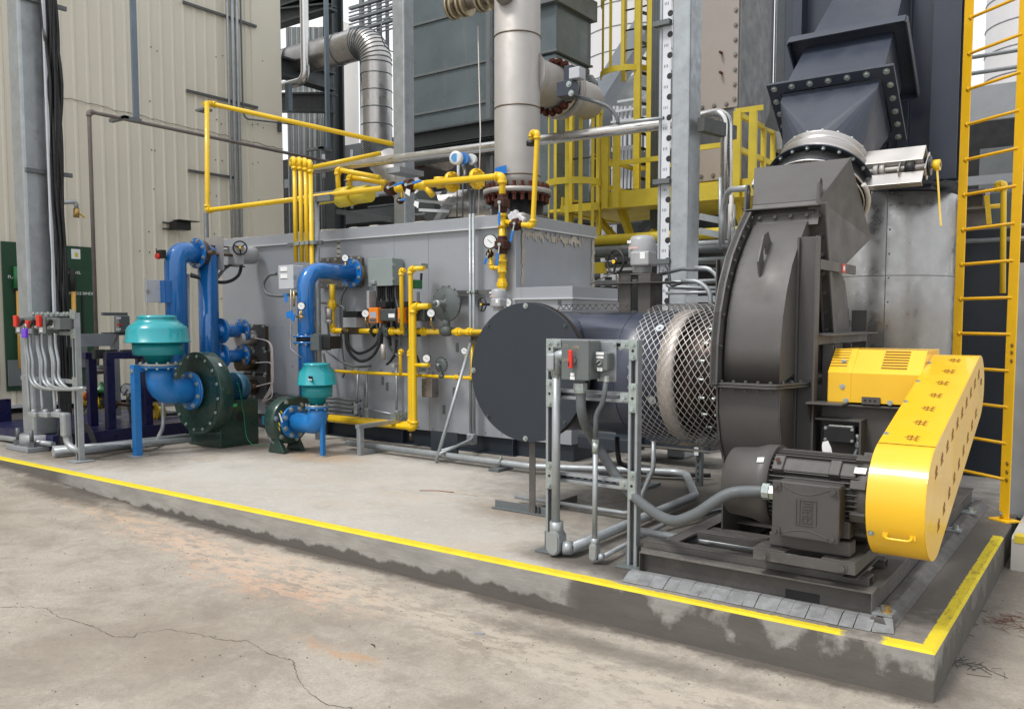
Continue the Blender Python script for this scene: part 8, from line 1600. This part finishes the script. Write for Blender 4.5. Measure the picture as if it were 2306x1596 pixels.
# beige and mesh ducts left of the navy duct
y = 11.0; bdt = T('beige_duct', tuple(Z_(1620, 250, y)), 'weathered beige flanged duct with bolts along its edge behind the pale column', 'duct'); a, b = Z_(1540, 100, y), Z_(1663, 100, y); z0 = Z_(1660, 240, y).z
MB().box(a.x, b.x, y, y + 1.2, z0, 9).build('upper_panel', 'duct_beige', bdt); zz0, zz1 = Z_(1655, 401, y).z, Z_(1655, 322, y).z; MB().box(a.x, b.x, y, y + 1.2, zz0, zz1).build('lower_panel', 'duct_beige', bdt); MB().box(a.x, b.x - .03, y + .15, y + 1.2, zz1 + .001, z0 - .001).build('recess', 'mesh_grey', bdt); MB().box(b.x - .05, b.x - .0, y + .01, y + .14, zz1 + .002, z0 - .002).build('flange_strip', 'duct_beige', bdt)
m = MB()
for k in range(14): m.bolt((b.x - .04, y, z0 + .1 + .19 * k), (0, -1, 0), .02, .016)
for k in range(5): m.bolt((b.x - .15 - .17 * k, y, z0 + .05), (0, -1, 0), .02, .016); m.bolt((b.x - .15 - .17 * k, y, zz0 + .06), (0, -1, 0), .02, .016)
m.build('flange_bolt', 'stainless_brown', bdt)
for v in (120, 165): q = Z_(1625, v, y - .01); MB().cyl(q, q - V((0, .06, 0)), .018, 8).build('pull_handle', 'rust_bolt', bdt)
a, b = P(1667, 200, x=P(1667, 200, y=11).x), P(1740, 200, x=P(1667, 200, y=11).x); one('mesh_duct', 'mesh_grey', MB().box(a.x - .2, a.x, a.y + .02, b.y, .6, 9), 'dark grey duct side covered in fine expanded mesh next to the beige duct', 'duct'); q = P(1741, 200, x=a.x); conduit([(a.x + .03, q.y, 1), (a.x + .03, q.y, 9)], .025, 'thin vertical conduit on the edge of the mesh-covered duct', 0)
slab('steel_column', 'pale steel strip of sky-lit cladding between dark posts behind the navy duct', 'panel', 'siding', 1762, 30, 1800, 260, 13, .1); slab('support_post', 'dark post right of the mesh-covered duct', 'post', 'steel_grey', 1748, -40, 1768, 290, 10.8, .2); slab('support_post', 'second dark post behind the navy duct', 'post', 'steel_grey', 1776, -40, 1792, 290, 10.7, .2); slab('steel_column', 'tall grey column immediately left of the navy stack', 'column', 'steel_mid', 1796, -60, 1812, 200, 9.0, .3)
one('diagonal_brace', 'steel_mid', MB().bar(P(1738, 290, y=9.5), P(1785, 160, y=9.3), .16, .05, (0, 1, 0)), 'short grey diagonal brace left of the navy duct', 'brace')
slab('cross_beam', 'pale beam glimpsed between the mesh duct and the square flange', 'beam', 'steel_light', 1738, 290, 1790, 335, 11.2, .3)
# smaller steelwork and pipes in the bays, each read off the picture
for k, (nm, mt, lab, a, b, y, w_, h_) in enumerate((
    ('steel_beam', 'steel_mid', 'sloping grey channel above the furnace roof left of the middle column', (770, 478), (892, 497), 13.4, .10, .34),
    ('steel_beam', 'steel_grey', 'dark sloping truss member behind the galvanised post pipe', (730, 590), (800, 545), 13.6, .10, .30),
    ('steel_beam', 'steel_light', 'short pale diagonal strut right of the middle column', (985, 500), (1018, 448), 12.2, .10, .16),
    ('steel_beam', 'steel_grey', 'thick dark diagonal pipe brace right of the middle column', (955, 430), (990, 500), 12.6, .26, .26),
    ('steel_beam', 'steel_grey', 'second dark diagonal brace near the flow meter hoses', (1040, 500), (1000, 440), 12.9, .26, .26),
    ('hand_rail', 'white_steel', 'thin pale rail across the bay right of the middle column', (945, 473), (1010, 476), 12.0, .05, .05),
    ('hand_rail', 'steel_light', 'thin grey rail above the upper gas line beside the column', (940, 452), (1050, 462), 12.1, .05, .05),
    ('hand_rail', 'white_steel', 'white rail behind the level pipes under the yellow platform', (1345, 607), (1505, 603), 12.4, .05, .05),
    ('steel_beam', 'steel_grey', 'dark gusset beam under the right half of the yellow platform', (1452, 520), (1508, 470), 12.6, .12, .40),
    ('steel_beam', 'steel_mid', 'grey beam low behind the furnace roof at its right end', (1340, 500), (1470, 492), 12.8, .12, .12),
    ('cross_strut', 'galv', 'upper short strut right of the pale column above the conduit bends', (1577, 488), (1640, 500), 9.2, .07, .07),
    ('cross_strut', 'galv', 'lower short strut right of the pale column above the conduit bends', (1577, 520), (1625, 530), 9.2, .07, .07))):
    p, q = P(*a, y=y), P(*b, y=y); one(nm, mt, MB().bar(p, q, w_, h_, (0, 1, 0)), lab, 'beam' if 'beam' in nm else 'rail' if 'rail' in nm else 'strut')
t_ = T('white_ladder', tuple(Z_(1370, 640, 13)), 'white ladder seen under the yellow platform behind the actuator', 'ladder')
for u in (1352, 1378): p, q = Z_(u, 645, 13), Z_(u, 505, 13); MB().box(p.x, p.x + .06, 13, 13.05, p.z, q.z).build('side_rail', 'white_steel', t_)
for k in range(9): p, q = Z_(1352, 640 - 16 * k, 13), Z_(1378, 640 - 16 * k, 13); MB().box(p.x, q.x, 13.01, 13.04, p.z, p.z + .035).build('rung', 'white_steel', t_)
t_ = T('white_ladder', tuple(Z_(1400, 470, 13.5)), 'white caged ladder seen between the yellow platform posts', 'ladder')
for u in (1381, 1388, 1397, 1405, 1413, 1422): p, q = Z_(u, 425, 13.5), Z_(u, 330, 13.5); MB().box(p.x, p.x + .035, 13.5, 13.53, p.z, q.z).build('cage_bar', 'white_steel', t_)
for v in (342, 382): p, q = Z_(1376, v, 13.4), Z_(1428, v + 3, 13.4); MB().box(p.x, q.x, 13.4, 13.44, p.z, p.z + .07).build('hoop', 'white_steel', t_)
q = P(1128, 384, y=7.88); one('tape_patch', 'handle_blue', MB().ob(q, .16, .004, .09, (1, 0, .1), (0, 0, 1)), 'blue tape patch at the foot of the thick stainless pipe', 'tape')
for k, u in enumerate((1029, 1042)): p = Z_(u, 350, 11.2); one('chain', 'galv_dark', MB().tube([Z_(u, 395, 11.2), Z_(u + .5, 440, 11.2), Z_(u, 492, 11.2)], .012, 0, 6), ['left', 'right'][k] + ' thin chain hanging in the bay behind the flow meter', 'chain', 'chains in the bay')
q = Z_(1325, 606, 9.8); one('yellow_bracket', 'yellow_rail', MB().box(q.x - .18, q.x + .22, 9.8, 9.9, q.z - .06, q.z + .08), 'small yellow bracket beside the furnace corner', 'bracket')
# ================================================================ right edge behind the ladder
for nm, lab, ct, mt, u0, v0, u1, v1, y in (('steel_partition', 'large dark slate steel panel behind the yellow ladder', 'panel', 'slate', 2090, 512, 2275, 1135, 8.9), ('cladding_sheet', 'grey-green panel above the dark slate panel', 'panel', 'casing', 2090, 440, 2278, 510, 9.0), ('steel_cabinet', 'grey painted door leaf at the right edge of the picture', 'door', 'steel_light', 2279, 590, 2420, 1172, 7.35), ('girder', 'pale grey roof girder behind the top of the ladder', 'girder', 'steel_light', 2100, 182, 2500, 262, 14), ('dark_bay', 'dark open bay under the pale roof girder', 'bay', 'dark', 2100, 262, 2500, 600, 16), ('cladding_sheet', 'ribbed grey wall panel in the dark bay', 'panel', 'steel_mid', 2205, 330, 2330, 440, 15), ('ledge_beam', 'blue-grey ledge beam behind the ladder', 'beam', 'steel_light', 2100, 392, 2400, 412, 12)):  # the grey leaf at the right edge is a door, not a cabinet
    slab(nm, lab, ct, mt, u0, v0, u1, v1, y, .06 if nm != 'dark_bay' else .3)
tank(2330, 105, -200, 34, 'silo', 'pale ribbed silo at the top right corner', 17, True, 'silo')
for k, v in enumerate((148, 132)): p, q = Z_(2150, 172 - 18 * k * 2, 14), Z_(2400, 172 - 30 * k, 14); conduit([(p.x, 14, p.z), (q.x + 2, 14, p.z)], .03, ['lower', 'upper'][k] + ' guard rail pipe above the pale roof girder', 0, 'galv', None, 'rail', 'guard_rail')
for k, v in enumerate((550, 578)): q = Z_(2200, v - 36, 8.6); conduit([(q.x - .3, 8.6, q.z), (q.x + 1.2, 8.6, q.z)], .02, ['upper', 'lower'][k] + ' grey conduit crossing behind the ladder rungs', 0, 'galv_conduit')
pipe([Z_(2258, 660, 8.5), Z_(2260, 415, 8.5), Z_(2247, 415, 8.5), Z_(2247, 432, 8.5)], .024, 'yellow pipe with a hooked top at the far right', name='gas_line'); pipe([Z_(2190, 505 - 35, 8.7), Z_(2256, 498 - 35, 8.7)], .02, 'slim level yellow pipe behind the ladder', fit=False, name='gas_line')
t_ = T('damper_bracket', tuple(Z_(2190, 455, 9)), 'tarnished open box bracket with a yellow lever behind the ladder', 'bracket'); a, b = Z_(2150, 435, 8.6), Z_(2212, 470, 8.6); MB().box(a.x, b.x, 8.6, 8.9, b.z, b.z + .02).box(a.x, b.x, 8.6, 8.9, a.z, a.z + .02).box(b.x, b.x + .02, 8.6, 8.9, b.z, a.z + .02).box(a.x, b.x, 8.9, 8.92, b.z - .15, a.z).build('box', 'stainless_brown', t_); MB().bar(Z_(2222, 440, 8.5), Z_(2228, 505, 8.5), .04, .01).build('lever', 'yellow', t_)
slab('machine_casing', 'dark machine casing in the shadow under the fat duct', 'machine', 'slate', 1385, 930, 1600, 1012, 7.7, .5, None, .02)
slab('machine_casing', 'low dark block behind the switch stand beside the plinth', 'machine', 'slate', 1300, 985, 1420, 1015, 7.2, .3, None, .01)
random.seed(21); m = MB()
for k in range(1500):
    x = random.uniform(-9, 1.2); y = 4.03 - abs(random.gauss(0, .5)) if k % 3 == 0 else random.uniform(.8, 4.0)
    if x > -.62 and random.random() < .5: y = random.uniform(3.2, 6)
    s = random.choice((.0015, .002, .0025, .004)); c = V((x, y, gz(x, y) + s * .3)); a = random.uniform(0, 3); m.ob(c, s * random.uniform(1, 2), s * 1.4, s, (math.cos(a), math.sin(a), .1))
o = m.build('grit', 'grit_stone'); o['kind'] = 'stuff'; tag(o, 'fine grit and crumbs scattered over the lower concrete slab', 'grit'); o['kind'] = 'stuff'
# pine needles and litter on the slab
random.seed(4)
for k, (u, v, n_, sp2) in enumerate(((2275, 1400, 90, .16), (2180, 1495, 25, .07))):
    c = P(u, v, z=-.22); m = MB()
    for i in range(n_):
        a = random.uniform(0, PI); q = V((c.x + random.gauss(0, sp2), c.y + random.gauss(0, sp2 * .8), -.226 + random.uniform(0, .012))); d = V((math.cos(a), math.sin(a), random.uniform(-.05, .05))) * random.uniform(.02, .06); m.bar(q - d, q + d, .0018, .0018)
    o = m.build('pine_needles', 'needles' if k == 0 else 'darkbrown'); o['kind'] = 'stuff'; tag(o, ['reddish scatter of fallen pine needles on the slab at the right', 'small dark tuft of dry litter beside the pad edge'][k], 'pine needles'); o['kind'] = 'stuff'
q = P(835, 1450, z=-.228); one('twig', 'black', MB().tube([q, q + V((.03, -.005, .003)), q + V((.05, -.02, .0))], .004, 0, 6), 'small black twig lying on the open slab', 'twig')
q = P(1080, 1425, z=-.226); one('paint_chip', 'steel_light', MB().ob(q, .05, .025, .003, (1, .4, 0)), 'small grey flake lying on the open slab', 'debris')
for k, (a, b, mt) in enumerate((((945, 1104), (1022, 1108), 'copper'), ((1040, 1112), (1072, 1116), 'cable_white'))): one('wire_offcut', mt, MB().tube([P(*a, z=.004), P((a[0] + b[0]) / 2, a[1], z=.004), P(*b, z=.004)], .003, 0, 6), ['copper', 'pale'][k] + ' wire offcut lying on the pale pad', 'wire')
